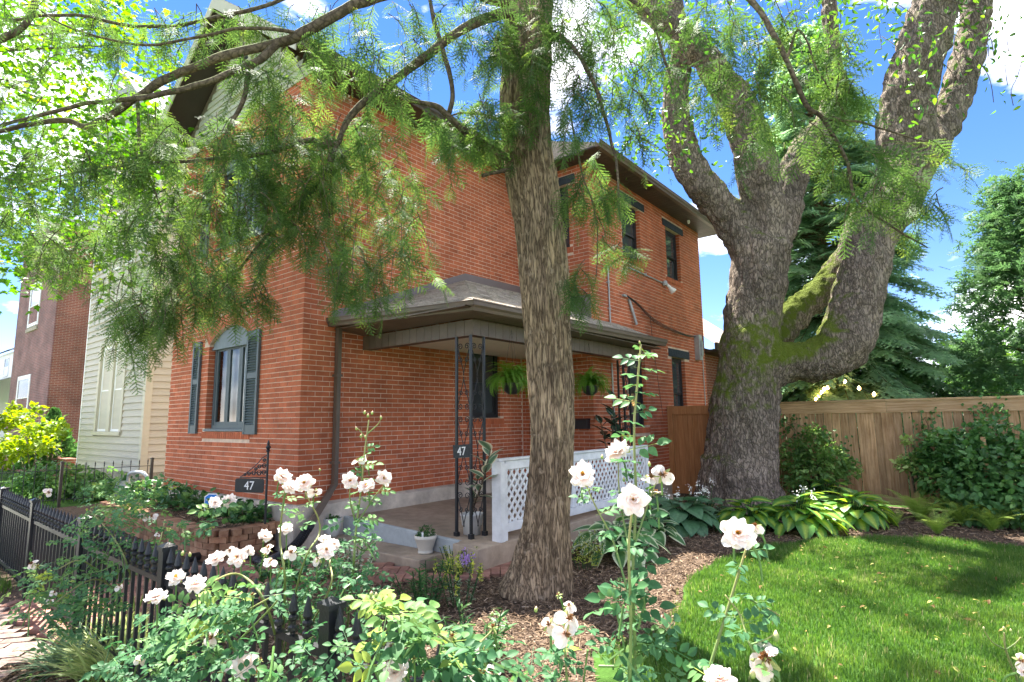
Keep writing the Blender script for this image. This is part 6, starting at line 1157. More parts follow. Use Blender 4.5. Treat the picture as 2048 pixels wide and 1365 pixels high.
for k, (c, lab) in enumerate((((-4.5,5.566,2.029), 'hanging fern basket on the porch, left of the trunk'), ((-4.5,7.428,2.063), 'hanging fern basket on the porch, right of the trunk'))):
    f = thing('hanging_fern', lab, 'fern', c, 'hanging ferns on the porch'); mb = MB(); mb.lathe([(.05, -.12), (.1, -.08), (.13, .0), (.135, .02), (.12, .02), (0, .01)], c, 18); mb.build('basket', M['black_plastic'], f, smooth=True)
    mb = MB(); 
    for q in range(3): a = q*2.1; mb.tube([(c[0]+.12*math.cos(a), c[1]+.12*math.sin(a), c[2]), (c[0], c[1], 2.73)], .002, 4)
    mb.build('chain', M['black_plastic'], f)
    for j in range(170):
        a = rng.uniform(0, 6.28); e = rng.uniform(-.55, .5); s = rng.uniform(.8, 1.25); link('frond', bost[j % 3], f, M=Matrix.Translation((c[0]+.05*math.cos(a), c[1]+.05*math.sin(a), c[2]+.0)) @ Matrix.Rotation(a, 4, 'Z') @ Matrix.Rotation(e, 4, 'X') @ Matrix.Scale(s, 4))
ost = mk_fronds(.66, .15, 30, 1.25, M['fern'])
FERNS = [((-0.854,10.932,0.0), 13, 1., 'pale green fern clump between hostas and big shrub'), ((-0.309,10.707,0.0), 12, .95, 'arching fern at the foot of the big dark shrub'), ((-0.008,10.464,0.0), 9, .75, 'small fern right of the arching fern'), ((-0.587,9.802,0.0), 10, .7, 'low fern nearest the lawn edge'), ((0.385,10.827,0.0), 10, .95, 'fern at the right edge of the bed'), ((-1.1,10.155,0.0), 6, .55, 'tiny yellow-green fern next to the hostas')]
for c, nf, s0, lab in FERNS:
    f = thing('garden_fern', lab, 'fern', c, 'ferns by the fence')
    nf = int(nf*1.6)
    for j in range(nf): a = j*6.28/nf+rng.uniform(-.3, .3); link('frond', ost[j % 3], f, M=Matrix.Translation(c) @ Matrix.Rotation(a, 4, 'Z') @ Matrix.Rotation(rng.uniform(-.25, .3), 4, 'X') @ Matrix.Scale(s0*rng.uniform(.75, 1.1), 4))
# ---------------------------------------------------------------- hostas
hshape = lambda t: max(.02, (math.sin(math.pi*min(1, .16+.84*t))**.7)*(1-.25*t))
hb = blade(1., .86, 9, .28, .42, cols=4, shape=hshape, cup=-.22)
M['hosta_gold'] = leafmat('hosta_gold', [(0, (.40, .50, .07)), (.3, (.30, .45, .06)), (.5, (.11, .26, .04)), (1, (.075, .20, .045))], .35, .4, .45, .15, 9., rnd=.12)
M['hosta_blue'] = leafmat('hosta_blue', [(0, (.10, .22, .10)), (1, (.08, .18, .085))], .25, .4, .45, .2, 9., rnd=.5)
M['hosta_white'] = leafmat('hosta_white', [(0, (.05, .16, .04)), (.62, (.08, .20, .05)), (.78, (.55, .62, .36)), (1, (.66, .70, .48))], .3, .4, .45, .15, 9., rnd=.1)
M['bloom_white'] = leafmat('white_petal', [(0, (.72, .60, .56)), (.35, (.85, .78, .74)), (1, (.90, .88, .84))], .3, .5, .3, .05, 20., rnd=.25)
# ribs pressed into the blade
hv = hb[0].copy(); hv[:, 2] += .012*np.sin(np.abs(hb[2])*4*math.pi)
HOS = {k: mk_mesh('leaf', hv, hb[1], M[k], True, hb[2]) for k in ('hosta_gold', 'hosta_blue', 'hosta_white')}
def hosta(c, n, size, kind, lab, R_=.42, flowers=0):
    h = thing('hosta', lab, 'hosta', c, 'hostas along the bed'); st = MB()
    for j in range(n):
        t = (j+.5)/n; a = j*2.39996; r = R_*t**.6*rng.uniform(.85, 1.1); z = .34*(1-.75*t)*rng.uniform(.8, 1.15)*size/.24; p = np.array(c)+[math.cos(a)*r*.75, math.sin(a)*r*.75, z+.02]; el = .55-1.15*t+rng.uniform(-.2, .2)
        d = np.array([math.cos(a)*math.cos(el), math.sin(a)*math.cos(el), math.sin(el)]); nn = np.array([0, 0, 1.])+rng.normal(0, .18, 3); B = basis(d[None], nn[None], size*rng.uniform(.75, 1.15))[0]
        link('leaf', HOS[kind], h, M=Matrix.Translation(p) @ Matrix(B.tolist()).to_4x4()); st.tube(catmull([np.array(c)+[0, 0, -.01], (np.array(c)+p)/2+[0, 0, .04], p+d*.02], 3), .006, 5)
    st.build('stalks', M['herb'], h)
    for j in range(flowers):
        a = rng.uniform(0, 6.28); b0 = np.array(c)+[.15*math.cos(a), .15*math.sin(a), .2]; e = b0+np.array([.18*math.cos(a), .18*math.sin(a), .34]); mb = MB(); mb.tube([b0, (b0+e)/2+[0, 0, .02], e], .004, 5); sp = mb.build('flower_spike', M['herb'], h); N = 16; C = e+rng.normal(0, 1, (N, 3))*[.018, .018, .04]
        V, F, T = scatter(LV, LF, basis(unit(rng.normal(0, 1, (N, 3))+[0, 0, -.5]), rand_dirs(N), rng.uniform(.025, .045, N)), C, np.full(N, .8)); link('florets', mk_mesh('florets', V, F, M['bloom_white'], tone=T), sp, kind='stuff')
HS = [((-2.107,8.991,0.0), 56, .29, 'hosta_gold', 'large gold-centred hosta in front of the mossy trunk', .62, 3), ((-1.571,9.924,0.0), 52, .29, 'hosta_gold', 'gold-centred hosta nearest the ferns', .58, 0), ((-2.689,8.672,0.0), 36, .26, 'hosta_gold', 'smaller gold-centred hosta at the foot of the trunk', .46, 0), ((-2.134,11.239,0.0), 40, .29, 'hosta_gold', 'gold-centred hosta against the fence under the shrub', .5, 1), ((-3.433,8.15,0.0), 46, .29, 'hosta_blue', 'blue-green hosta left of the mossy trunk', .55, 6), ((-3.436,9.147,0.0), 20, .22, 'hosta_blue', 'blue-green hosta touching the mossy trunk', .4, 2), ((-3.416,6.13,0.0), 40, .25, 'hosta_white', 'white-edged hosta at the porch edge right of the hemlock', .55, 0), ((-3.469,7.093,0.0), 26, .22, 'hosta_white', 'white-edged hosta in front of the lattice railing', .42, 0), ((-4.235,8.877,-0.0), 20, .24, 'hosta_blue', 'blue-green hosta close to the lattice railing', .4, 2)]
for c, n_, s_, k_, l_, r_, f_ in HS: hosta(c, n_, s_, k_, l_, r_, f_)
# ---------------------------------------------------------------- shrubs
M['shrub_leaf'] = leafmat('shrub_leaf', [(0, (.035, .095, .03)), (.5, (.08, .20, .05)), (.85, (.17, .31, .08)), (1, (.30, .42, .13))], .3, .45, .4, .2, 3.)
M['shrub_light'] = leafmat('shrub_light', [(0, (.04, .10, .025)), (.5, (.10, .21, .05)), (.85, (.22, .36, .09)), (1, (.45, .55, .22))], .35, .45, .4, .2, 3.)
M['shrub_yellow'] = leafmat('shrub_yellow', [(0, (.07, .16, .015)), (.5, (.17, .27, .02)), (1, (.34, .40, .04))], .4, .45, .3, .15, 2.)
ov = blade(1., .72, 3, .2, .25)
def shrub(name, lab, base, lobes, n, size, m, group=None, up=.15, shape=ov, tone=.45, stems=7, var=.4):
    s = thing(name, lab, 'shrub', base, group); C = []; W_ = np.array([l[3]**2 for l in lobes]); W_ = W_/W_.sum()
    for (x, y, z, r), w in zip(lobes, W_): k = int(n*w); u = rand_dirs(k)*(rng.random((k, 1))**.33); u[:, 2] *= .85; C.append(np.array([x, y, z])+u*r)
    C = np.vstack(C); C = C[C[:, 2] > .03]; N = len(C); nz_ = vnoise(C, 5., 3); keep = nz_ > .3; C = C[keep]; nz_ = nz_[keep]; N = len(C); out_ = unit(C-np.array(base)-[0, 0, .3])
    V, F, T = scatter(shape[0], shape[1], basis(unit(out_*.7+rng.normal(0, .6, (N, 3))+[0, 0, -.2]), unit(out_*.5+rng.normal(0, .4, (N, 3))+[0, 0, 1]), size*rng.uniform(.6, 1.2, N)), C, np.clip(tone+var*(nz_-.5)*2+rng.uniform(-.15, .15, N), 0, 1)); link('foliage', mk_mesh('foliage', V, F, m, tone=T), s)
    mb = MB()
    for k in range(stems): l = lobes[k % len(lobes)]; e = np.array(l[:3])+rng.normal(0, .3, 3)*l[3]; b = np.array(base)+rng.normal(0, .05, 3)*[1, 1, 0]; mb.tube(catmull([b, (b+e)/2+[0, 0, .12], e], 5), np.linspace(.014, .004, 11), 5)
    mb.build('stems', M['hem_twig'], s); return s
def L_(px_lobes): return px_lobes
shrub('flowering_shrub', 'airy light green shrub in front of the fence beside the mossy trunk', (-2.415,11.5,0.245), [(*(-2.406,11.6,0.941), .42), (*(-2.748,11.6,0.841), .34), (*(-2.119,11.5,0.78), .36), (*(-2.325,11.6,1.254), .24), (*(-2.564,11.4,0.463), .36), (*(-2.085,11.4,0.49), .3), (*(-1.821,11.5,0.664), .2)], 3400, .075, M['shrub_light'], tone=.5)
shrub('big_shrub', 'wide dark green shrub leaning on the fence above the ferns', (-0.175,11.2,0.245), [(*(-0.291,11.5,0.961), .5), (*(0.024,11.3,0.796), .62), (*(0.386,11.2,0.783), .6), (*(-0.476,11.3,0.586), .42), (*(-0.107,11.0,0.346), .55), (*(0.33,11.0,0.31), .6), (*(-0.534,11.6,1.107), .3), (*(-0.747,11.5,0.869), .22), (*(0.153,11.5,1.198), .4)], 6800, .105, M['shrub_leaf'], tone=.4)
shrub('cream_shrub', 'small cream-tipped shrub against the fence post', (-0.934,11.6,0.335), [(*(-0.925,11.6,0.816), .2), (*(-1.045,11.6,0.771), .15), (*(-0.973,11.7,1.136), .1), (*(-0.783,11.6,0.902), .16)], 520, .075, M['shrub_light'], tone=.85, stems=4)
def vine(lab, pts, m, n, size, r):
    v = thing('vine', lab, 'vine', pts[0], 'vines climbing the fence'); q = catmull(pts, 10); mb = MB(); mb.tube(q, .004, 4); mb.build('stem', M['hem_twig'], v); C = q[rng.integers(0, len(q), n)]+rng.normal(0, 1, (n, 3))*[r, .03, r]
    V, F, T = scatter(ov[0], ov[1], basis(unit(rng.normal(0, 1, (n, 3))+[0, -.3, -.3]), unit(rng.normal(0, .4, (n, 3))+[0, -1, .4]), size*rng.uniform(.6, 1.2, n)), C, rng.uniform(.2, .7, n)); link('leaves', mk_mesh('leaves', V, F, m, tone=T), v)
vine('thin vine climbing the fence above the big shrub', [(0.145,12.08,1.02), (0.189,12.08,1.336), (0.169,12.08,1.575), (0.157,12.08,1.775)], M['shrub_leaf'], 170, .07, .13)
vine('vine sprig on the fence left of the shrub top', [(-0.769,12.08,0.999), (-0.683,12.08,1.335), (-0.734,12.08,1.546)], M['shrub_leaf'], 70, .07, .1)
vine('vine on the fence over the airy shrub', [(-2.882,12.08,1.141), (-2.779,12.08,1.332), (-2.93,12.08,1.476), (-2.513,12.08,1.379)], M['shrub_leaf'], 90, .07, .12)
vine('vine at the fence right of the airy shrub', [(-1.972,12.0,0.709), (-2.031,12.0,0.974), (-2.085,12.0,1.108)], M['shrub_leaf'], 70, .07, .12)
mb = MB(); mb.box(*[v for p in ((-.03, .03),) for v in p], -.02, .02, 0, 1.25); q = (0.012,11.1,0.344); mb.build('garden_stake', M['wood'], None, loc=(q[0], q[1], 0), label='grey wooden stake standing in the big dark shrub', cat='stake')
# left neighbours' shrubs
y0 = (-21.617,4.3,0.545)
shrub('yellow_shrub', 'bright yellow-green shrub before the old brick house', (-21.0, 4.3, .0), [(*(-21.631,4.2,1.122), .6), (*(-23.701,4.2,0.784), .6), (*(-20.317,4.3,1.453), .36), (*(-22.746,4.3,1.81), .3), (*(-19.025,4.3,1.587), .26), (*(-24.492,4.2,1.717), .4), (*(-21.068,4.3,2.021), .2), (*(-23.861,4.3,2.138), .22), (*(-18.352,4.3,1.356), .16), (*(-19.897,4.3,1.009), .3)], 1700, .17, M['shrub_yellow'], tone=.55)
ce = thing('cone_evergreen', 'small dark cone-shaped evergreen between yellow shrub and siding', 'shrub', (-22.4, 5.0, 0)); N = 2600; zz = rng.random(N)**1.25; C = np.array([-22.4, 5.0, .3])+np.c_[(1-zz*.92)*.72*np.cos(np.arange(N)*2.4), (1-zz*.92)*.72*np.sin(np.arange(N)*2.4), zz*1.75]*(1+.1*rng.normal(size=(N, 1))*[1, 1, 0]); V, F, T = scatter(ov[0], ov[1], basis(unit((C-[-22.4, 5.0, .3])*[1, 1, .2]+[0, 0, .4]), rand_dirs(N), rng.uniform(.08, .15, N)), C, rng.uniform(.1, .55, N)); link('foliage', mk_mesh('foliage', V, F, M['shrub_leaf'], tone=T), ce); mb = MB(); mb.tube([(-22.4, 5, -.1), (-22.4, 5, 1.6)], .05, 6); mb.build('stem', M['hem_twig'], ce)
shrub('mound_shrub', 'rounded green shrub behind the thin iron fence', (-16.2, 4.0, 0), [(*(-16.2,3.735,0.393), .5), (*(-16.0,4.156,0.256), .5), (*(-15.6,4.432,0.199), .4), (*(-16.6,3.381,0.347), .4)], 3600, .09, M['shrub_leaf'], tone=.6)
shrub('mound_shrub', 'low green shrub at the corner of the cream siding', (-15.2, 4.7, 0), [(*(-15.0,4.504,0.121), .34), (*(-14.9,4.713,0.107), .3), (*(-15.0,4.136,0.107), .3)], 1800, .08, M['shrub_leaf'], tone=.5)
# planting in the raised planter
M['ivy'] = leafmat('planter_leaf', [(0, (.025, .08, .03)), (.5, (.06, .17, .05)), (1, (.20, .33, .09))], .3, .4, .45, .2, 5.)
PLN = [((-9.597,3.7,0.569), .3, 'leafy ground plant in the planter below the shutter'), ((-10.787,3.7,0.489), .28, 'bushy plant at the left end of the planter'), ((-8.851,3.75,0.579), .24, 'green plant behind the blue yard sign'), ((-7.963,3.7,0.562), .2, 'plant in the planter beneath the number sign'), ((-7.28,3.7,0.541), .2, 'glossy plant at the right end of the planter'), ((-11.942,3.7,0.411), .3, 'plant at the far left end of the planter')]
for c, r, lab in PLN:
    c = (c[0], c[1], .36); s = thing('planter_plant', lab, 'plant', c, 'plants in the brick planter'); tuft(s, c, r*1.25, r*1.2, 210, .10, M['ivy'], up=.2, shape=(ov[0], ov[1]), tone=.45); mb = MB()
    for k in range(5): e = np.array(c)+rng.normal(0, .5, 3)*r*[1, 1, 0]+[0, 0, r]; mb.tube([c, e], .005, 4)
    mb.build('stems', M['herb'], s)
# house-number sign on an ornamental pole
sp_ = (-6.931,3.72,0.525); sg = thing('number_sign', 'black hanging sign reading 47 on a scrolled iron pole', 'sign', (sp_[0], sp_[1], .36))
ax_, ay_ = sp_[0], sp_[1]; ztop = (-6.939,3.72,1.294)[2]; mb = MB(); mb.tube([(ax_, ay_, .3), (ax_, ay_, ztop)], .014, 8); mb.build('pole', M['iron'], sg)
mb = MB(); mb.lathe([(.014, 0), (.03, .015), (.016, .03), (.034, .06), (.014, .09), (.02, .1), (.004, .15)], (ax_, ay_, ztop-.06), 8); mb.build('finial', M['iron'], sg)
za, zb = (-7.395,3.72,0.891)[2], (-7.381,3.72,0.754)[2]; xl, xr = (-7.541,3.6,0.825)[0]-.02, ax_-.05; dirS = unit(np.array([-1., -.42, 0])); wS = .43
Ms = Matrix(((-dirS[0], -dirS[1]*1., 0, 0), (-dirS[1], dirS[0], 0, 0), (0, 0, 1, 0), (0, 0, 0, 1))); c_ = np.array([ax_, ay_, 0])+dirS*(wS/2+.04); zc_ = (za+zb)/2+.0
Ms = Matrix.Translation((c_[0], c_[1], zc_)) @ Matrix.Rotation(math.atan2(-dirS[1], -dirS[0]), 4, 'Z')
mb = MB(); hw, hh = wS/2, .085; ch = .018; mb.prism([(-hw+ch, -.004, -hh), (hw-ch, -.004, -hh), (hw, -.004, -hh+ch), (hw, -.004, hh-ch), (hw-ch, -.004, hh), (-hw+ch, -.004, hh), (-hw, -.004, hh-ch), (-hw, -.004, -hh+ch)], (0, .008, 0)); mb.build('plate', M['iron'], sg, M=Ms)
text('47', .15, Ms @ Matrix.Translation((0, -.006, -.004)) @ Matrix.Rotation(math.pi/2, 4, 'X'), M['white_plain'], sg)
mb = MB()   # cast scroll bracket
def PS(u, z): p = np.array([ax_, ay_, 0])+dirS*u; return (p[0], p[1], z)
zb0 = zc_+.1; mb.tube([PS(.0, zb0), PS(wS*.95, zb0-.005)], .006, 5); mb.tube(catmull([PS(.0, zb0+.28), PS(.08, zb0+.24), PS(.14, zb0+.18), PS(.24, zb0+.1), PS(wS*.93, zb0)], 6), .006, 5)
for u, zz, r in ((.05, .06, .035), (.05, .14, .035), (.05, .21, .025), (.12, .05, .04), (.12, .13, .03), (.2, .05, .035), (.27, .04, .028), (.33, .03, .02), (.17, .1, .025)):
    t = np.linspace(0, 1, 16)
    for hs_ in (1, -1): mb.tube([PS(u+hs_*r*(1-.75*k)*math.cos(k*8), zb0+zz+r*(1-.75*k)*math.sin(k*8)) for k in t], .0055, 4)
mb.build('scroll_bracket', M['iron'], sg, smooth=True)
for u in (.1, wS-.04): mb = MB(); mb.tube([PS(u, zc_+.08), PS(u, zb0)], .003, 4); mb.build('hanger', M['iron'], sg)
# small blue yard sign
ys_ = (-7.998,3.55,0.39); ysg = thing('yard_sign', 'small blue shield-shaped yard sign in the planter', 'sign', (ys_[0], ys_[1], .36)); zt = (-8.036,3.55,0.677)[2]
Mz = Matrix.Translation((ys_[0], ys_[1], zt-.14)) @ Matrix.Rotation(math.radians(28), 4, 'Z'); oct_ = [(-.07, -.14), (.07, -.14), (.12, -.06), (.12, .06), (.06, .14), (-.06, .14), (-.12, .1), (-.12, -.06)]
mb = MB(); mb.prism([(x, -.003, z) for x, z in oct_], (0, .006, 0)); mb.build('border', M['white_plain'], ysg, M=Mz)
mb = MB(); mb.prism([(x*.88, -.005, z*.9) for x, z in oct_[3:7]]+[(-.105, -.005, .0), (.105, -.005, .0)], (0, .002, 0)); mb.build('blue_panel', M['blue_sign'], ysg, M=Mz); mb = MB(); mb.prism([(x*.88, -.005, z*.9) for x, z in (oct_[7], oct_[0], oct_[1], oct_[2])]+[(.105, -.005, -.004), (-.105, -.005, -.004)], (0, .002, 0)); mb.build('navy_panel', M['navy'], ysg, M=Mz)
text('PROTECTED', .032, Mz @ Matrix.Translation((0, -.006, .05)) @ Matrix.Rotation(math.pi/2, 4, 'X'), M['white_plain'], ysg, .0005, 'lettering')
mb = MB(); mb.tube([(ys_[0], ys_[1], .3), (ys_[0], ys_[1], zt-.26)], .006, 6); mb.build('stake', M['galv'], ysg)
# string of bulbs hung behind the fence
m_, nt_, b_, N_, Lk = nodes('bulb_glow'); b_.inputs['Emission Color'].default_value = (1, .55, .2, 1); b_.inputs['Emission Strength'].default_value = 6; b_.inputs['Base Color'].default_value = (.9, .6, .3, 1)
sl_ = thing('string_lights', 'string of warm glowing bulbs under the spruce', 'lights', (-2.956,15.0,2.083)); bp3 = [(-2.313,15.0,2.368), (-2.681,15.0,2.247), (-2.815,15.0,2.136), (-2.884,15.0,2.057), (-2.942,15.0,1.989), (-2.756,15.0,2.215), (-2.049,15.0,2.207), (-1.771,15.0,2.062)]
mb = MB(); mb.tube(catmull(sorted(bp3), 4), .008, 4); mb.build('cable', M['black_plastic'], sl_)
for p in bp3: mb = MB(); mb.lathe([(.008, .04), (.02, .02), (.035, -.01), (.028, -.04), (.005, -.05)], p, 8); mb.build('bulb', m_, sl_)

# ---------------------------------------------------------------- white roses
M['rose_leaf'] = leafmat('rose_leaf', [(0, (.03, .10, .042)), (.5, (.065, .17, .068)), (.85, (.13, .25, .07)), (1, (.27, .36, .07))], .3, .55, .2, .15, 7., rnd=.25)
M['cane'] = leafmat('cane', [(0, (.10, .20, .05)), (1, (.28, .26, .10))], .0, .5, .3, .2, 9.)
M['petal'] = leafmat('rose_petal', [(0, (.74, .52, .42)), (.45, (.78, .66, .59)), (1, (.78, .73, .68))], .25, .5, .25, .04, 30., rnd=.18)
M['stamen'] = leafmat('stamen', [(0, (.62, .36, .05)), (1, (.85, .62, .12))], .1, .7, .2, .2, 60.)
M['spent'] = leafmat('spent_centre', [(0, (.16, .07, .025)), (1, (.42, .24, .10))], .1, .8, .2, .3, 60.)
M['sepal'] = leafmat('sepal', [(0, (.16, .27, .06)), (1, (.40, .42, .16))], .3, .5, .3, .1, 20.)
def petal(n, tilt, L, Wd, az0, r, curl=.35, jit=.12, rag=.06):
    V, F, T = [], [], []; nu, nv = 5, 4
    for k in range(n):
        az = az0+k*2*math.pi/n+r.normal(0, jit); tl = tilt+r.normal(0, .1); b0 = len(V); l = L*r.uniform(.88, 1.1); ph = r.uniform(0, 6)
        for i in range(nv+1):
            v = i/nv; w = Wd*(math.sin(math.pi*min(.82, .08+.74*v))**.8)
            for j in range(nu):
                u = -1+2*j/(nu-1); a = tl-curl*v*v*2; rr = l*v*math.cos(tl)*(1-.1*u*u)+rag*.3*math.sin(3*u+ph)*v; z = l*(math.sin(tl)*v-.28*curl*v*v)+.16*w*u*u*(1.2-v)+rag*math.sin(2.5*u+ph)*v*v
                x = u*w*(1-.08*abs(u)); V.append((rr*math.cos(az)-x*math.sin(az), rr*math.sin(az)+x*math.cos(az), z)); T.append(min(1, .15+.75*v))
        for i in range(nv):
            for j in range(nu-1): q = b0+i*nu+j; F += [(q, q+1, q+nu+1), (q, q+nu+1, q+nu)]
    return np.array(V), np.array(F), np.array(T)
def rose_mesh(kind, seed):
    r = np.random.default_rng(seed)
    if kind == 'f': ps = [petal(7, .08, 1., .42, 0, r, .3, .2, .13), petal(7, .34, .95, .40, .5, r, .28, .2, .12), petal(6, .6, .84, .36, .2, r, .22, .2, .1), petal(6, .85, .68, .30, .9, r, .14, .2, .08), petal(5, 1.05, .52, .24, .4, r, .06, .2, .06), petal(4, 1.2, .4, .2, .1, r, .03, .2, .04)]
    elif kind == 'o': ps = [petal(7, .06, 1., .42, 0, r, .3, .22, .14), petal(7, .3, .9, .38, .5, r, .26, .22, .12), petal(6, .55, .74, .32, .3, r, .18, .22, .09), petal(5, .85, .55, .26, .8, r, .08, .2, .06)]
    elif kind == 'w': ps = [petal(3, r.uniform(-.5, .1), 1.05, .55, r.uniform(0, 6), r, .5, .6, .1)]
    return mk_mesh('bloom', *[merge(ps)[i] for i in (0, 1)], M['petal'], True, merge(ps)[2])
ROSE = {k: [rose_mesh(k, s) for s in range(6)] for k in 'fow'}
def tuft_mesh(n, L, m, seed, sp=.5):
    r = np.random.default_rng(seed); V, F, T = [], [], []
    for i in range(n): a = r.uniform(0, 6.28); d = unit(np.array([math.cos(a)*sp*r.random()**.5, math.sin(a)*sp*r.random()**.5, 1.])); s = unit(np.cross(d, [.3, .5, .2]))*.025; l = L*r.uniform(.6, 1.1); k = len(V); V += [d*.02-s, d*.02+s, d*l+s*1.6, d*l-s*1.6]; F += [(k, k+1, k+2), (k, k+2, k+3)]; t = r.random(); T += [t*.4, t*.4, t, t]
    return mk_mesh('stamens', np.array(V), np.array(F), m, False, np.array(T))
STAM = tuft_mesh(60, .27, M['stamen'], 1, .9); SPENT = tuft_mesh(60, .5, M['spent'], 2, 1.1)
SEPV = petal(5, -.2, .75, .15, 0, np.random.default_rng(3), .4); SEP = mk_mesh('sepals', SEPV[0], SEPV[1], M['sepal'], True, SEPV[2])
mb = MB(); mb.lathe([(.06, -.55), (.25, -.45), (.42, -.1), (.36, .3), (.12, .7), (.02, .8)], (0, 0, 0), 10); T_ = np.clip((np.vstack(mb.V)[:, 2]+.2)/.9, 0, 1); BUD = mk_mesh('bud', np.vstack(mb.V), mb.F, leafmat('bud', [(0, (.20, .32, .08)), (.6, (.45, .48, .2)), (1, (.80, .55, .42))], .2, .5, .3, .1, 20.), True, T_)
# compound leaf: five ovate leaflets on a stalk
lf = blade(1., .66, 4, .22, .22, shape=lambda t: max(.03, math.sin(math.pi*min(1, t**.85)))**.85, cols=2)
def compound(scale=1., n=5):
    ps = []; spots = [(0, .62, 0)]+[(s*.06, y, s) for y in ((.16, .40) if n == 5 else (.1, .27, .44)) for s in (-1, 1)]
    for x, y, s in spots:
        d = np.array([[s*.85, .5 if s else 1., .0]]); v, f, t = scatter(lf[0], lf[1], basis(d, np.array([[0, 0, 1.]]), .42 if s == 0 else .36), np.array([[x, y, -.12*y*y]]), np.zeros(1), lf[2]*.0); ps.append((v, f, t))
    ps.append((np.array([(-.012, -.15, .03), (.012, -.15, .03), (.008, .65, -.05), (-.008, .65, -.05)]), np.array([(0, 1, 2), (0, 2, 3)]), np.full(4, .35))); return merge(ps)
CL = compound(); CL7 = compound(n=7)
def leafobj(t): return mk_mesh('leaf', CL[0], CL[1], M['rose_leaf'], True, CL[2]+t)
LEAFM = [leafobj(t) for t in (.25, .45, .62, .8)]
def rose_bush(label, base, canes, mass, blooms, leaf_objs=(), lsize=.085, tone=.42):
    r_ = thing('rose_bush', label, 'rose', base, 'white roses along the fence'); b0 = np.array(base)
    for pts, rad in canes: mb = MB(); q = catmull(pts, 8); mb.tube(q, np.linspace(rad, rad*.55, len(q)), 7, t=np.linspace(0, 1, len(q)*7)); mb.build('cane', M['cane'], r_, smooth=True)
    ps = []
    for cen, rad, n, sz, tn in mass:
        C = np.repeat(np.array(cen), n, 0)+rng.normal(0, rad, (len(cen)*n, 3)); N = len(C); hd = rng.uniform(0, 6.28, N); el = rng.uniform(-.5, .5, N); d = np.c_[np.cos(hd)*np.cos(el), np.sin(hd)*np.cos(el), np.sin(el)]; nm = unit(np.array([.25, -.35, 1.])+rng.normal(0, .45, (N, 3)))
        ps.append(scatter(CL[0], CL[1], basis(d, nm, sz*rng.uniform(.65, 1.25, N)), C, np.clip(tn+rng.normal(0, .16, N)+(rng.random(N) < .06)*.35, 0, 1), CL[2]*0))
    if ps:
        V, F, T = merge(ps); link('foliage', mk_mesh('foliage', V, F, M['rose_leaf'], True, T), r_)
        st = MB()
        for cen, rad, n, sz, tn in mass:
            for c in cen[::2]: c = np.array(c); e = c+rng.normal(0, rad*1.6, 3)-[0, 0, .1]; st.tube([c, (c+e)/2+rng.normal(0, .02, 3), e], .0035, 4)
        st.build('stems', M['cane'], r_, kind='stuff')
    for p, d, s, k in leaf_objs:
        B = basis(np.array([d]), np.array([[.3, -.45, .9]])+rng.normal(0, .3, (1, 3)), s)[0]; link('leaf', LEAFM[k], r_, M=Matrix.Translation(p) @ Matrix(B.tolist()).to_4x4())
    for p, w, k, face in blooms:
        p = np.array(p); tocam = unit(cam-p); up = np.array([0, 0, 1.]); f = unit(tocam*face+up*(1-face)+rng.normal(0, .22, 3)); B = basis(unit(np.cross(f, rng.normal(0, 1, 3)))[None], f[None], w*.46)[0]; Mx = Matrix.Translation(p) @ Matrix(B.tolist()).to_4x4()
        if k in 'fow':
            o = link('bloom', ROSE[k][rng.integers(6)], r_, M=Mx @ Matrix.Diagonal((rng.uniform(.88, 1.1), rng.uniform(.88, 1.1), rng.uniform(.8, 1.3), 1))); s = link('stamens', STAM if k != 'w' else SPENT, o, M=Matrix.Identity(4)); s.matrix_parent_inverse = Matrix.Identity(4)
            s2 = link('sepals', SEP, o); s2.location = (0, 0, -.06)
        elif k == 's': o = link('spent_bloom', SPENT, r_, M=Mx); link('sepals', SEP, o)
        else: o = link('bud', BUD, r_, M=Matrix.Translation(p) @ Matrix.Rotation(rng.uniform(-.4, .4), 4, 'X') @ Matrix.Scale(w/2, 4))
        if k != 'b': q = p-f*.01; mb = MB(); mb.tube(catmull([q, q-f*.03-[0, 0, .01], q-f*.04-[0, 0, .05]], 4), .0028, 5); mb.build('flower_stalk', M['cane'], r_)
    return r_
def along(pts, n, s, side=.9, k=(1, 2)):
    q = catmull(pts, 10); o = []
    for i in range(n):
        t = (i+.5)/n*(len(q)-1); p = q[int(t)]; a = i*2.4+rng.uniform(-.4, .4); o.append((p, np.array([math.cos(a), math.sin(a), rng.uniform(-.15, .35)]), s*rng.uniform(.75, 1.2), int(rng.choice(k))))
    return o
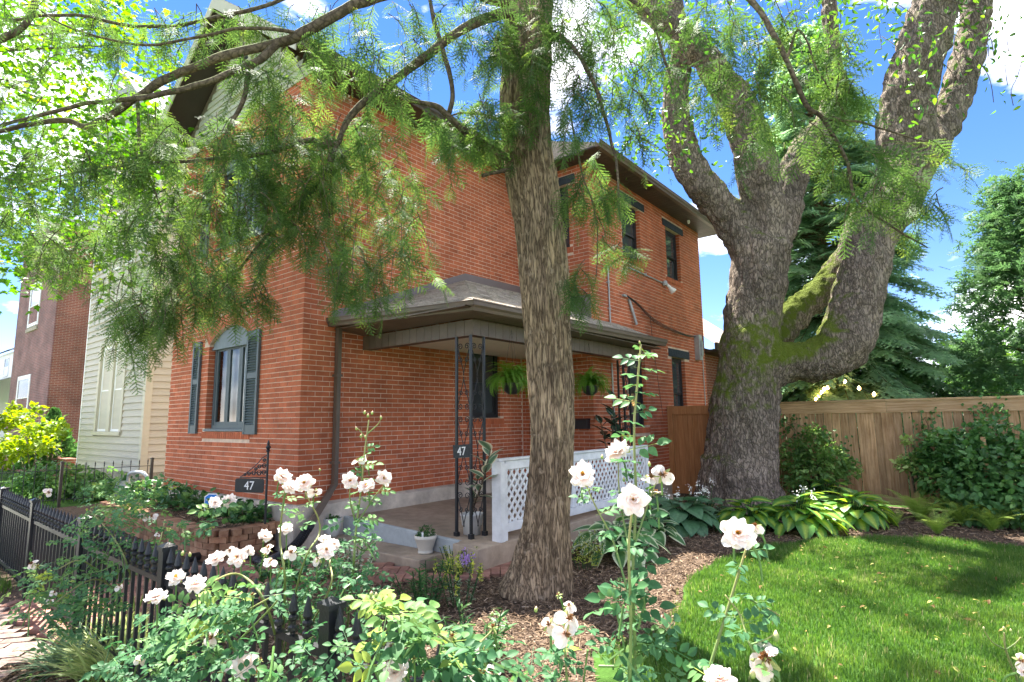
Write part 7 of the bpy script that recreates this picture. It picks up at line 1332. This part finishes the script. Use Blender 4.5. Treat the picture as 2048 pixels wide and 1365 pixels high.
# A: big mass over the gate side of the fence
rose_bush('rose bush smothering the iron fence near the brick planter', (-5.579,1.908,-0.0), [([(-5.579,1.908,-0.0), (-4.404,1.458,0.628), (-4.494,1.385,0.849), (-4.754,1.304,1.028)], .007), ([(-5.579,1.908,-0.0), (-4.282,1.556,0.719), (-4.354,1.627,0.956)], .007), ([(-5.579,1.908,-0.0), (-4.493,1.257,0.717), (-4.542,1.089,0.713)], .006), ([(-5.579,1.908,-0.0), (-4.321,1.268,0.65), (-4.325,1.007,0.539)], .006)],
 [([(-4.95,1.256,0.507),(-4.196,1.711,0.849),(-4.947,1.318,0.947),(-4.258,1.443,0.876),(-4.862,1.141,0.678),(-4.703,1.594,0.998),(-4.565,1.247,0.597),(-4.472,1.7,0.957),(-4.158,1.319,0.768),(-4.588,1.67,0.91),(-4.888,1.4,0.992),(-4.778,1.429,0.764),(-3.915,1.576,0.969),(-4.167,1.138,0.887),(-4.605,1.424,0.845),(-3.859,1.482,0.836),(-4.197,1.546,0.765),(-4.985,1.456,0.891),(-4.327,1.132,0.954),(-4.174,1.825,0.855),(-4.524,1.247,0.687),(-5.082,1.309,0.598),(-4.505,1.383,0.635),(-4.264,1.487,0.795),(-4.747,1.241,0.743),(-4.947,1.355,0.849),(-4.253,1.315,0.981),(-4.858,1.593,0.911),(-4.471,1.382,1.012),(-4.706,1.323,0.834),(-4.089,1.223,1.109),(-4.1,1.586,0.884),(-4.321,1.36,1.075),(-4.526,1.215,0.511),(-4.477,1.417,0.794),(-4.535,1.364,0.706),(-4.645,1.732,0.802),(-4.391,1.131,0.695),(-4.315,1.487,0.732),(-4.686,1.197,0.778),(-5.004,1.418,0.912),(-4.221,1.245,0.624),(-4.234,1.776,0.899),(-4.551,1.478,1.008),(-4.859,1.467,0.512),(-4.243,1.108,0.799)], .06, 6, .07, .35), ([(-3.968,1.229,0.594),(-4.104,1.111,0.566),(-3.941,1.127,0.689),(-4.29,1.193,0.433),(-4.021,1.232,0.49),(-4.132,1.19,0.538),(-4.035,1.271,0.629),(-4.111,1.281,0.492),(-4.094,1.168,0.602),(-4.29,1.148,0.593),(-4.124,1.217,0.595),(-4.11,1.192,0.482)], .06, 6, .075, .38), ([(-4.688,1.077,0.715),(-4.612,1.133,0.547),(-4.476,0.932,0.715),(-4.463,0.986,0.691),(-4.269,1.024,0.731),(-4.667,1.056,0.539),(-4.638,1.08,0.592),(-4.464,0.953,0.65),(-4.753,1.032,0.514)], .06, 6, .08, .5), ([(-4.198,0.97,0.591),(-4.059,1.034,0.623),(-4.136,1.009,0.612),(-4.007,0.989,0.561),(-4.036,0.964,0.565),(-3.961,0.997,0.605)], .05, 6, .08, .3), ([(-4.739,1.555,1.037),(-4.98,1.771,0.959),(-5.265,1.462,1.073),(-4.734,1.373,1.032),(-4.755,1.462,1.022),(-4.41,1.58,1.092),(-4.7,1.586,1.101),(-5.069,1.63,1.048),(-4.772,1.626,0.987),(-5.207,1.503,1.059),(-4.823,1.524,0.972),(-4.545,1.549,1.047),(-4.795,1.345,1.063),(-5.095,1.448,0.974),(-4.629,1.63,1.096),(-5.259,1.608,1.015)], .08, 6, .08, .55)],
 [((-4.404,0.944,0.796), .07, 'w', .7), ((-4.378,0.965,0.782), .05, 's', .6), ((-3.542,1.126,0.773), .055, 'w', .6), ((-4.06,0.964,0.643), .04, 'w', .5), ((-4.169,1.005,0.66), .045, 'w', .5), ((-5.232,1.175,1.125), .07, 'w', .7), ((-5.276,1.139,1.091), .04, 's', .5), ((-4.585,1.569,0.959), .07, 'w', .7), ((-4.421,1.573,0.977), .07, 'w', .7), ((-5.224,1.439,1.106), .05, 's', .5), ((-4.168,1.519,0.896), .04, 'w', .5), ((-3.071,1.377,1.196), .085, 'f', .6), ((-3.066,1.445,1.198), .085, 'f', .6), ((-3.121,1.336,1.083), .035, 'b', .5)],
 along([(-3.126,1.333,1.09), (-3.089,1.362,1.164), (-3.071,1.377,1.188)], 4, .1)+along([(-3.144,1.318,1.066), (-3.099,1.418,1.131), (-3.066,1.446,1.185)], 4, .1))
# B: the mass between the two near posts
rose_bush('rose bush with many blooms in the middle of the fence', (-3.705,2.135,0.0), [([(-3.669,2.116,0.0), (-2.173,1.202,0.874), (-2.268,1.126,1.021), (-2.074,0.896,1.059)], .006), ([(-3.669,2.116,0.0), (-2.316,1.343,0.909), (-2.339,1.325,1.11), (-2.236,1.279,1.337)], .006), ([(-3.669,2.116,0.0), (-2.269,1.381,0.968), (-2.209,1.43,1.149), (-2.172,1.331,1.316)], .005), ([(-2.227,1.03,0.737), (-1.959,1.118,1.003), (-2.222,0.906,0.826)], .004), ([(-3.669,2.116,0.0), (-2.098,1.391,0.897), (-2.086,1.401,1.049)], .005)],
 [([(-2.635,1.98,0.782),(-2.696,1.696,0.575),(-2.973,1.665,0.774),(-2.646,1.633,0.876),(-2.474,1.732,0.926),(-2.812,1.773,0.666),(-2.486,1.811,0.726),(-2.66,1.542,0.773),(-2.756,1.816,0.893),(-2.679,1.54,0.889),(-2.576,1.721,0.64),(-2.661,1.665,0.768),(-2.633,1.773,0.771),(-2.543,1.64,0.691),(-2.371,1.493,0.896),(-2.747,1.559,0.687),(-2.372,1.687,0.776),(-2.807,1.543,0.737),(-2.682,1.802,0.84),(-2.475,1.573,0.94),(-2.53,1.506,0.719),(-2.473,1.754,0.81),(-2.571,1.636,0.968),(-2.575,1.608,0.667),(-2.852,1.787,0.786),(-2.408,1.494,0.768),(-2.64,1.811,0.598),(-2.62,1.686,0.613),(-2.651,1.798,0.914),(-2.432,1.602,0.638),(-2.672,1.943,0.792),(-2.478,1.439,0.873),(-2.421,1.716,0.792),(-2.474,1.606,0.751),(-2.781,1.603,0.817),(-2.939,1.668,0.762)], .06, 5, .075, .38), ([(-1.837,1.034,0.885),(-2.029,0.924,0.762),(-2.154,1.071,0.833),(-2.117,1.366,0.755),(-2.007,0.986,0.97),(-2.004,1.107,0.98),(-2.343,1.157,0.619),(-1.899,0.976,0.844),(-1.899,1.139,0.824),(-2.076,1.028,0.812),(-2.041,1.323,0.675)], .05, 4, .085, .36), ([(-2.126,0.925,0.901),(-2.187,1.063,0.883),(-2.143,0.99,0.854),(-2.084,0.927,0.952),(-2.294,1.007,0.808),(-2.234,1.08,0.927),(-2.032,0.994,1.01),(-2.192,1.015,0.88),(-2.025,0.939,0.968),(-2.114,0.949,0.886),(-2.193,1.018,0.951),(-2.2,0.966,0.903),(-2.144,0.939,0.954),(-2.024,0.97,0.913)], .05, 4, .09, .48), ([(-2.629,0.882,0.685),(-2.608,0.992,0.631),(-2.733,1.128,0.513),(-2.495,0.995,0.657),(-2.799,0.941,0.554),(-2.528,0.923,0.729),(-2.386,0.868,0.719),(-2.465,0.78,0.762),(-2.626,0.867,0.726),(-2.477,0.969,0.638),(-2.531,0.885,0.744),(-2.361,0.834,0.75),(-2.594,0.841,0.707),(-2.65,1.034,0.632)], .05, 5, .07, .3), ([(-2.223,0.922,0.824),(-2.381,0.929,0.909),(-2.319,0.908,0.868),(-2.309,0.879,0.838),(-2.43,0.984,0.853),(-2.372,0.928,0.787),(-2.232,0.9,0.873),(-2.412,0.91,0.867),(-2.396,0.945,0.817),(-2.243,0.919,0.857)], .04, 5, .07, .4)],
 [((-2.512,0.992,1.002), .085, 'o', .75), ((-2.033,0.865,1.083), .088, 'o', .85), ((-2.241,0.826,1.014), .088, 'f', .5), ((-2.546,1.158,1.036), .085, 'f', .5), ((-2.377,1.166,1.062), .085, 'o', .8), ((-2.441,1.243,1.065), .055, 'f', .5), ((-2.501,1.194,1.068), .05, 'w', .6), ((-2.484,1.336,1.106), .07, 'f', .4), ((-2.414,1.393,1.137), .08, 'f', .3), ((-2.274,1.249,1.045), .07, 'w', .7), ((-2.379,1.293,1.074), .06, 'w', .5), ((-2.209,1.301,1.08), .065, 'w', .6), ((-2.246,1.272,1.377), .09, 'f', .5), ((-2.174,1.265,1.342), .07, 'f', .5), ((-2.175,1.329,1.352), .09, 'o', .8), ((-2.185,1.385,1.309), .06, 'w', .6), ((-2.1,1.39,1.088), .085, 'o', .5), ((-2.118,1.439,1.097), .06, 'f', .4), ((-2.124,1.37,1.054), .055, 'w', .5), ((-2.191,1.444,1.108), .06, 'f', .3), ((-2.087,0.95,0.883), .065, 'w', .75), ((-2.104,1.001,0.89), .055, 's', .5), ((-1.996,1.023,0.795), .088, 'o', .9), ((-1.991,0.963,0.818), .06, 'w', .6), ((-2.01,0.948,0.788), .04, 's', .5), ((-1.921,1.02,0.791), .04, 's', .5), ((-2.435,0.862,0.757), .05, 'w', .7), ((-2.058,1.038,1.0), .045, 's', .6), ((-2.077,1.022,0.972), .035, 's', .6), ((-2.034,1.057,1.004), .04, 's', .6), ((-2.145,1.224,1.038), .04, 's', .5), ((-2.291,1.236,1.072), .03, 's', .5), ((-1.862,1.003,0.848), .035, 's', .5), ((-2.526,1.045,1.076), .03, 'b', .5), ((-2.55,1.026,1.08), .03, 'b', .5), ((-2.127,1.368,1.405), .02, 'b', .5)],
 along([(-2.34,1.324,1.151), (-2.284,1.305,1.26), (-2.233,1.282,1.317)], 5, .07)+along([(-2.275,1.377,1.15), (-2.174,1.329,1.286)], 4, .07)+along([(-2.074,0.897,1.051), (-2.122,0.986,1.006), (-2.065,1.032,0.938)], 6, .1, k=(2, 3)))
# C: tall stem against the brick wall
cC = [(-3.417,2.428,0.1), (-2.266,1.641,0.914), (-2.258,1.648,1.11), (-2.243,1.659,1.288), (-2.232,1.668,1.469), (-2.22,1.678,1.607)]
rose_bush('tall rose stem with four white blooms before the porch wall', cC[0], [(cC, .006), ([(-2.258,1.647,1.132), (-2.201,1.693,1.243), (-2.161,1.726,1.309)], .004), ([(-2.258,1.647,1.132), (-2.239,1.598,1.25), (-2.241,1.597,1.316)], .004), ([(-2.228,1.672,1.538), (-2.188,1.703,1.583), (-2.176,1.713,1.611)], .003), ([(-2.227,1.672,1.515), (-2.255,1.65,1.561), (-2.265,1.642,1.566)], .0025)],
 [([(-2.268,1.658,1.033),(-2.298,1.731,1.114),(-2.235,1.734,1.049),(-2.3,1.72,1.082),(-2.201,1.585,1.098)], .04, 3, .08, .4)],
 [((-2.241,1.597,1.334), .09, 'o', .7), ((-2.141,1.613,1.316), .09, 'o', .7), ((-2.162,1.725,1.338), .085, 'o', .7), ((-2.255,1.65,1.419), .07, 'w', .5), ((-2.276,1.697,1.432), .04, 'w', .4)]+[(p, .03, 'b', .5) for p in ((-2.237,1.665,1.64), (-2.224,1.675,1.625), (-2.209,1.687,1.637), (-2.176,1.713,1.615), (-2.265,1.642,1.566), (-2.248,1.656,1.531), (-2.231,1.669,1.526))],
 along([(-2.253,1.651,1.154), (-2.255,1.675,1.331), (-2.245,1.683,1.491)], 12, .085)+along([(-2.21,1.686,1.231), (-2.182,1.734,1.296)], 4, .07))
# D: the tall cane in front of the railing
cD = [(-0.778,1.454,0.841), (-0.771,1.46,0.988), (-0.769,1.461,1.179), (-0.775,1.508,1.371), (-0.791,1.546,1.565), (-0.787,1.575,1.713), (-0.785,1.602,1.822)]
cD2 = [(-0.73,1.339,0.897), (-0.72,1.347,1.092), (-0.718,1.348,1.271), (-0.709,1.356,1.368)]
cD3 = [(-0.748,1.388,1.161), (-0.799,1.411,1.275), (-0.844,1.4,1.364), (-0.864,1.384,1.425)]; cD4 = [(-0.738,1.396,1.235), (-0.829,1.515,1.366), (-0.84,1.532,1.478)]; cD5 = [(-0.757,1.445,1.249), (-0.745,1.519,1.358), (-0.725,1.535,1.419)]
rose_bush('tall rose cane with big pale blooms in front of the lattice railing', (-.15, 2.0, 0), [(cD, .0052), (cD2, .0048), (cD3, .0032), (cD4, .0032), (cD5, .003)], [],
 [((-0.848,1.346,1.449), .088, 'o', .9), ((-0.691,1.331,1.397), .086, 'f', .85), ((-0.84,1.533,1.5), .086, 'f', .55), ((-0.705,1.538,1.441), .085, 'w', .6), ((-0.74,1.536,1.43), .055, 'w', .5), ((-0.747,1.582,1.386), .04, 'w', .2), ((-0.836,1.561,1.553), .022, 'b', .5), ((-0.836,1.433,1.491), .02, 'b', .5), ((-0.751,1.553,1.466), .024, 'b', .5), ((-0.819,1.524,1.422), .022, 'b', .5), ((-0.788,1.6,1.828), .016, 'b', .5)],
 along(cD[2:], 20, .095, k=(0, 1, 1))+along(cD3, 6, .08, k=(0, 1))+along(cD5, 3, .07)+along(cD4, 4, .075, k=(0, 1))+along(cD[:3], 6, .09, k=(0, 1)))
# E: low roses along the bottom of the view
cE = [(-0.535,1.303,0.986), (-0.508,1.337,1.084), (-0.473,1.391,1.217), (-0.453,1.434,1.301)]; cE2 = [(-0.841,1.249,0.899), (-0.847,1.244,1.001), (-0.847,1.244,1.082)]
cE3 = [(-0.448,1.412,1.184), (-0.416,1.412,1.173), (-0.385,1.411,1.161)]
rose_bush('rose with wilting white petals at the lower middle', (-.3, 1.6, 0), [(cE, .0045), (cE2, .004), (cE3, .0025), ([(-0.852,1.497,0.804), (-0.843,1.504,0.907), (-0.843,1.504,0.972)], .003)],
 [([(-0.917,1.305,0.974),(-0.669,1.44,1.02),(-0.8,1.476,0.964),(-0.663,1.443,0.949),(-1.046,1.322,0.898),(-0.728,1.288,1.002),(-0.888,1.411,0.976),(-0.884,1.192,0.968),(-0.757,1.281,1.054),(-1.047,1.55,0.816),(-0.775,1.531,0.949),(-0.779,1.599,0.932)], .04, 3, .085, .3), ([(-0.72,1.421,1.145),(-0.734,1.468,1.052),(-0.77,1.417,1.122),(-0.782,1.422,1.095),(-0.801,1.417,1.103)], .03, 3, .09, .3)],
 [((-0.83,1.232,1.115), .075, 'w', .8), ((-0.824,1.211,1.087), .075, 'w', .8), ((-0.878,1.219,1.095), .06, 'w', .7), ((-0.838,1.251,1.139), .045, 'w', .5), ((-0.869,1.252,1.159), .03, 's', .3), ((-0.902,1.199,1.13), .022, 'b', .5), ((-0.857,1.493,0.983), .04, 's', .5), ((-0.835,1.511,0.99), .035, 's', .5), ((-0.453,1.369,1.336), .095, 'o', .8), ((-0.435,1.448,1.343), .04, 'w', .4), ((-0.435,1.397,1.315), .04, 'w', .4)],
 along(cE, 9, .075, k=(0, 0, 1))+along(cE2, 7, .075, k=(0, 0, 1))+along(cE3, 3, .05, k=(0, 1)))
cG = [(-0.371,1.307,1.001), (-0.385,1.321,1.059), (-0.394,1.327,1.094)]
rose_bush('nodding rose with one ragged bloom at the bottom edge of the lawn', (.1, 1.5, 0), [(cG, .004), ([(-0.385,1.321,1.059), (-0.427,1.326,1.116), (-0.454,1.355,1.164), (-0.485,1.356,1.201)], .003), ([(-0.427,1.326,1.116), (-0.402,1.346,1.126), (-0.383,1.362,1.138)], .002)], [],
 [((-0.394,1.314,1.1), .10, 'w', .8), ((-0.388,1.306,1.109), .06, 'w', .6), ((-0.383,1.361,1.131), .035, 'b', .5), ((-0.413,1.286,1.073), .03, 'b', .5), ((-0.473,1.263,1.058), .075, 'f', .3)], along(cG, 3, .06)+along([(-0.427,1.326,1.116), (-0.454,1.355,1.164)], 5, .07, k=(0, 1)))
cH = [(0.029,2.079,0.826), (0.012,2.066,0.91), (-0.004,2.053,0.984), (-0.003,2.053,1.028)]
rose_bush('budded rose stem at the lower right corner of the lawn', (1.0, 2.0, 0), [(cH, .0035), ([(-0.004,2.053,0.984), (-0.029,2.032,1.003), (-0.044,2.02,1.032)], .002), ([(-0.004,2.053,0.984), (0.016,2.069,0.999), (0.03,2.08,1.015)], .002)], [], [((-0.044,2.021,1.037), .014, 'b', .5), ((-0.003,2.054,1.036), .016, 'b', .5), ((0.011,2.065,1.031), .014, 'b', .5), ((0.023,2.01,0.977), .05, 'w', .6), ((0.024,2.011,0.95), .04, 'w', .6)], [])
# F: yellow-green shoot arching over the near post
cF = [(-1.426,1.034,0.838), (-1.051,1.233,0.888), (-1.183,1.179,0.999), (-1.299,1.136,1.052), (-1.37,1.105,1.073), (-1.42,1.09,1.095)]; cF = cF[1:]
rose_bush('arching rose shoot with yellow-green leaves beside the near post', (-1.0, 1.7, 0), [(cF, .005), ([(-1.37,1.105,1.073), (-1.384,1.106,1.091), (-1.384,1.119,1.108)], .003), ([(-1.051,1.233,0.888), (-1.112,1.223,0.982), (-1.105,1.267,1.023)], .004), ([(-1.21,1.079,0.881), (-1.242,1.054,0.954), (-1.252,1.046,0.991)], .003)],
 [([(-1.288,1.124,1.057),(-1.269,1.196,0.952),(-1.466,1.168,0.994),(-1.297,1.109,1.007),(-1.366,1.337,0.944),(-1.286,1.158,0.977),(-1.206,1.105,1.052),(-1.342,1.129,1.034),(-1.287,1.036,1.028),(-1.359,1.182,0.935)], .035, 3, .10, .62), ([(-1.293,1.216,0.851),(-1.234,1.109,0.98),(-1.022,1.16,0.995),(-1.288,1.168,0.909),(-1.19,1.255,0.872),(-1.161,1.225,0.928),(-1.063,1.222,0.917),(-1.175,1.162,0.914),(-0.962,1.157,0.96),(-1.22,1.179,0.923),(-1.198,1.238,0.897),(-1.297,1.162,0.873),(-1.24,1.272,0.853),(-1.001,1.157,0.979)], .04, 4, .10, .35), ([(-2.187,1.55,0.913),(-2.293,1.698,0.68),(-2.157,1.649,0.865),(-2.143,1.504,0.807),(-2.141,1.582,0.846),(-2.29,1.642,0.624),(-2.093,1.459,0.893),(-2.251,1.756,0.72),(-2.113,1.656,0.852)], .05, 4, .07, .3), ([(-1.479,1.136,0.839),(-1.65,1.135,0.86),(-1.46,1.12,0.914),(-1.736,1.172,0.751),(-1.705,1.222,0.824),(-1.753,1.178,0.791)], .04, 4, .075, .32)],
 [((-1.418,1.092,1.102), .026, 'b', .5), ((-1.398,1.095,1.102), .026, 'b', .5), ((-1.383,1.12,1.11), .026, 'b', .5), ((-1.105,1.267,1.029), .05, 's', .5), ((-1.177,1.183,1.015), .045, 's', .5), ((-1.118,1.282,1.058), .02, 'b', .5), ((-1.117,1.232,0.991), .045, 'w', .6), ((-1.108,1.239,0.975), .035, 'b', .4), ((-1.252,1.046,0.948), .08, 'f', .5), ((-1.283,1.046,0.965), .06, 'w', .6), ((-1.283,1.059,0.999), .05, 'w', .3), ((-1.254,1.069,0.977), .03, 's', .4), ((-1.228,1.09,0.973), .03, 's', .4), ((-1.074,1.19,0.946), .055, 's', .6), ((-1.053,1.206,0.945), .05, 'w', .6), ((-1.099,1.169,0.94), .045, 'w', .4)],
 along(cF, 14, .105, k=(2, 3, 3)))
# ---------------------------------------------------------------- small border plants
M['grass_var'] = leafmat('pale_blade', [(0, (.16, .26, .08)), (.5, (.34, .42, .15)), (1, (.58, .60, .30))], .35, .5, .3, .1, 5.)
M['grey_leaf'] = leafmat('grey_leaf', [(0, (.10, .18, .10)), (1, (.26, .36, .22))], .3, .6, .2, .1, 5.)
M['lance'] = leafmat('lance_leaf', [(0, (.02, .08, .025)), (.6, (.05, .16, .04)), (1, (.14, .28, .07))], .3, .4, .4, .15, 5.)
M['var_white'] = leafmat('white_edged_leaf', [(0, (.10, .20, .06)), (.5, (.45, .52, .34)), (1, (.78, .80, .70))], .3, .5, .3, .1, 8.)
M['purple'] = leafmat('purple_floret', [(0, (.36, .20, .50)), (1, (.62, .46, .72))], .3, .6, .2, .1, 20.)
M['gold_leaf'] = leafmat('gold_leaf', [(0, (.14, .24, .03)), (.5, (.38, .45, .07)), (1, (.62, .60, .18))], .4, .5, .3, .1, 8.)
gb = blade(1., .06, 6, .25, .45)
def blades(name, lab, cat, base, n, L, spread, m, tone=.5, shape=gb, up=1., stalk=True):
    t_ = thing(name, lab, cat, base); a = rng.uniform(0, 6.28, n); e = np.clip(rng.normal(.95*up, .3, n), .15, 1.5); d = np.c_[np.cos(a)*np.cos(e), np.sin(a)*np.cos(e), np.sin(e)]; C = np.array(base)+np.c_[np.cos(a), np.sin(a), 0*a]*spread*rng.random((n, 1))
    V, F, T = scatter(shape[0], shape[1], basis(d, unit(np.array([0, 0, 1.])-d*.3+rng.normal(0, .2, (n, 3))), L*rng.uniform(.55, 1.1, n)), C, np.clip(tone+rng.uniform(-.35, .35, n), 0, 1)); link('blades', mk_mesh('blades', V, F, m, tone=T), t_); return t_
blades('ornamental_grass', 'pale yellow-green grass clump outside the iron fence', 'grass clump', (-4.427,1.494,0.0), 420, .34, .26, M['grass_var'], .5, gb)
blades('ornamental_grass', 'pale grass clump leaning on the fence base', 'grass clump', (-4.974,1.587,0.0), 260, .32, .2, M['grass_var'], .45, gb)
blades('lavender_clump', 'grey-green feathery clump beside the brick pavement', 'plant', (-4.915,1.365,0.0), 380, .26, .2, M['grey_leaf'], .4, gb)
sp4 = blade(1., .16, 4, .2, .3)
def upright(name, lab, base, n, H, R, leaf, m, tone=.45, tip=None, per=22, tsize=.02):
    t_ = thing(name, lab, 'plant', base); ps = []; mb = MB()
    for k in range(n):
        a = rng.uniform(0, 6.28); r = R*rng.random()**.5; b = np.array(base)+[r*.5*math.cos(a), r*.5*math.sin(a), 0]; e = b+np.array([r*.6*math.cos(a), r*.6*math.sin(a), H*rng.uniform(.75, 1.1)]); mb.tube([b, e], .004, 4); t = rng.uniform(.15, 1, per); C = b+(e-b)*t[:, None]; az = rng.uniform(0, 6.28, per); el = rng.uniform(.1, .9, per); d = np.c_[np.cos(az)*np.cos(el), np.sin(az)*np.cos(el), np.sin(el)]
        ps.append(scatter(sp4[0] if leaf[1] else ov[0], sp4[1] if leaf[1] else ov[1], basis(d, unit(rng.normal(0, .3, (per, 3))+[0, 0, 1]), leaf[0]*rng.uniform(.6, 1.2, per)*(1.1-.4*t)), C, np.clip(tone+rng.uniform(-.35, .35, per), 0, 1)))
        if tip: N = 26; Ct = e+np.c_[rng.normal(0, .006, (N, 2)), rng.uniform(-.1, .03, N)]; V, F, T = scatter(LV, LF, basis(rand_dirs(N), rand_dirs(N), tsize*rng.uniform(.6, 1.1, N)), Ct, rng.random(N)); link('flower_spike', mk_mesh('flower_spike', V, F, tip, tone=T), t_)
    V, F, T = merge(ps); link('foliage', mk_mesh('foliage', V, F, m, tone=T), t_); mb.build('stems', M['herb'], t_); return t_
upright('lance_leaf_plant', 'dark green lance-leaved plant in the mulch before the step', (-3.784,3.476,0.0), 16, .36, .26, (.10, 1), M['lance'], .45, per=26)
upright('lance_leaf_plant', 'leafy green plant at the bottom of the mulch bed', (-2.637,2.899,0.0), 14, .36, .26, (.12, 1), M['lance'], .6, per=24)
upright('salvia', 'pale green salvia spikes in the mulch left of the hemlock', (-3.637,3.746,-0.0), 16, .36, .2, (.05, 1), M['grey_leaf'], .6, M['gold_leaf'], 22, .03)
upright('aster', 'small gold-leaved aster with purple flowers by the path', (-4.39,4.485,0.0), 22, .26, .2, (.06, 1), M['gold_leaf'], .6, per=26)
c = np.array((-4.075,4.289,0.24)); N = 140; C = c+rng.normal(0, 1, (N, 3))*[.035, .035, .03]; V, F, T = scatter(LV, LF, basis(unit(rng.normal(0, 1, (N, 3))+[0, 0, .8]), rand_dirs(N), rng.uniform(.02, .035, N)), C, rng.random(N)); link('florets', mk_mesh('florets', V, F, M['purple'], tone=T), bpy.data.objects['aster'], kind='stuff')
upright('variegated_euonymus', 'white-edged leafy plant at the foot of the concrete step', (-5.049,3.657,0.0), 18, .38, .24, (.05, 0), M['var_white'], .6, per=32)
upright('variegated_euonymus', 'white-edged plant among the roses under the tall stem', (-5.255,3.506,-0.0), 12, .36, .22, (.05, 0), M['var_white'], .5, per=28)
upright('speedwell', 'speedwell with pale flower spikes right of the hemlock base', (-3.425,5.435,0.0), 14, .34, .22, (.07, 1), M['gold_leaf'], .55, M['var_white'], 20, .025)
upright('lance_leaf_plant', 'small plant in the mulch between hemlock and lawn', (-2.601,4.684,0.0), 8, .2, .12, (.05, 1), M['lance'], .5, per=16)
upright('border_plant', 'bright green plant behind the iron fence near the corner post', (-5.132,2.394,0.0), 10, .3, .3, (.08, 0), M['ivy'], .6, per=20)
upright('border_plant', 'leafy seedling under the roses by the drain pipe', (-5.402,3.081,0.0), 12, .3, .26, (.08, 0), M['ivy'], .5, per=20)
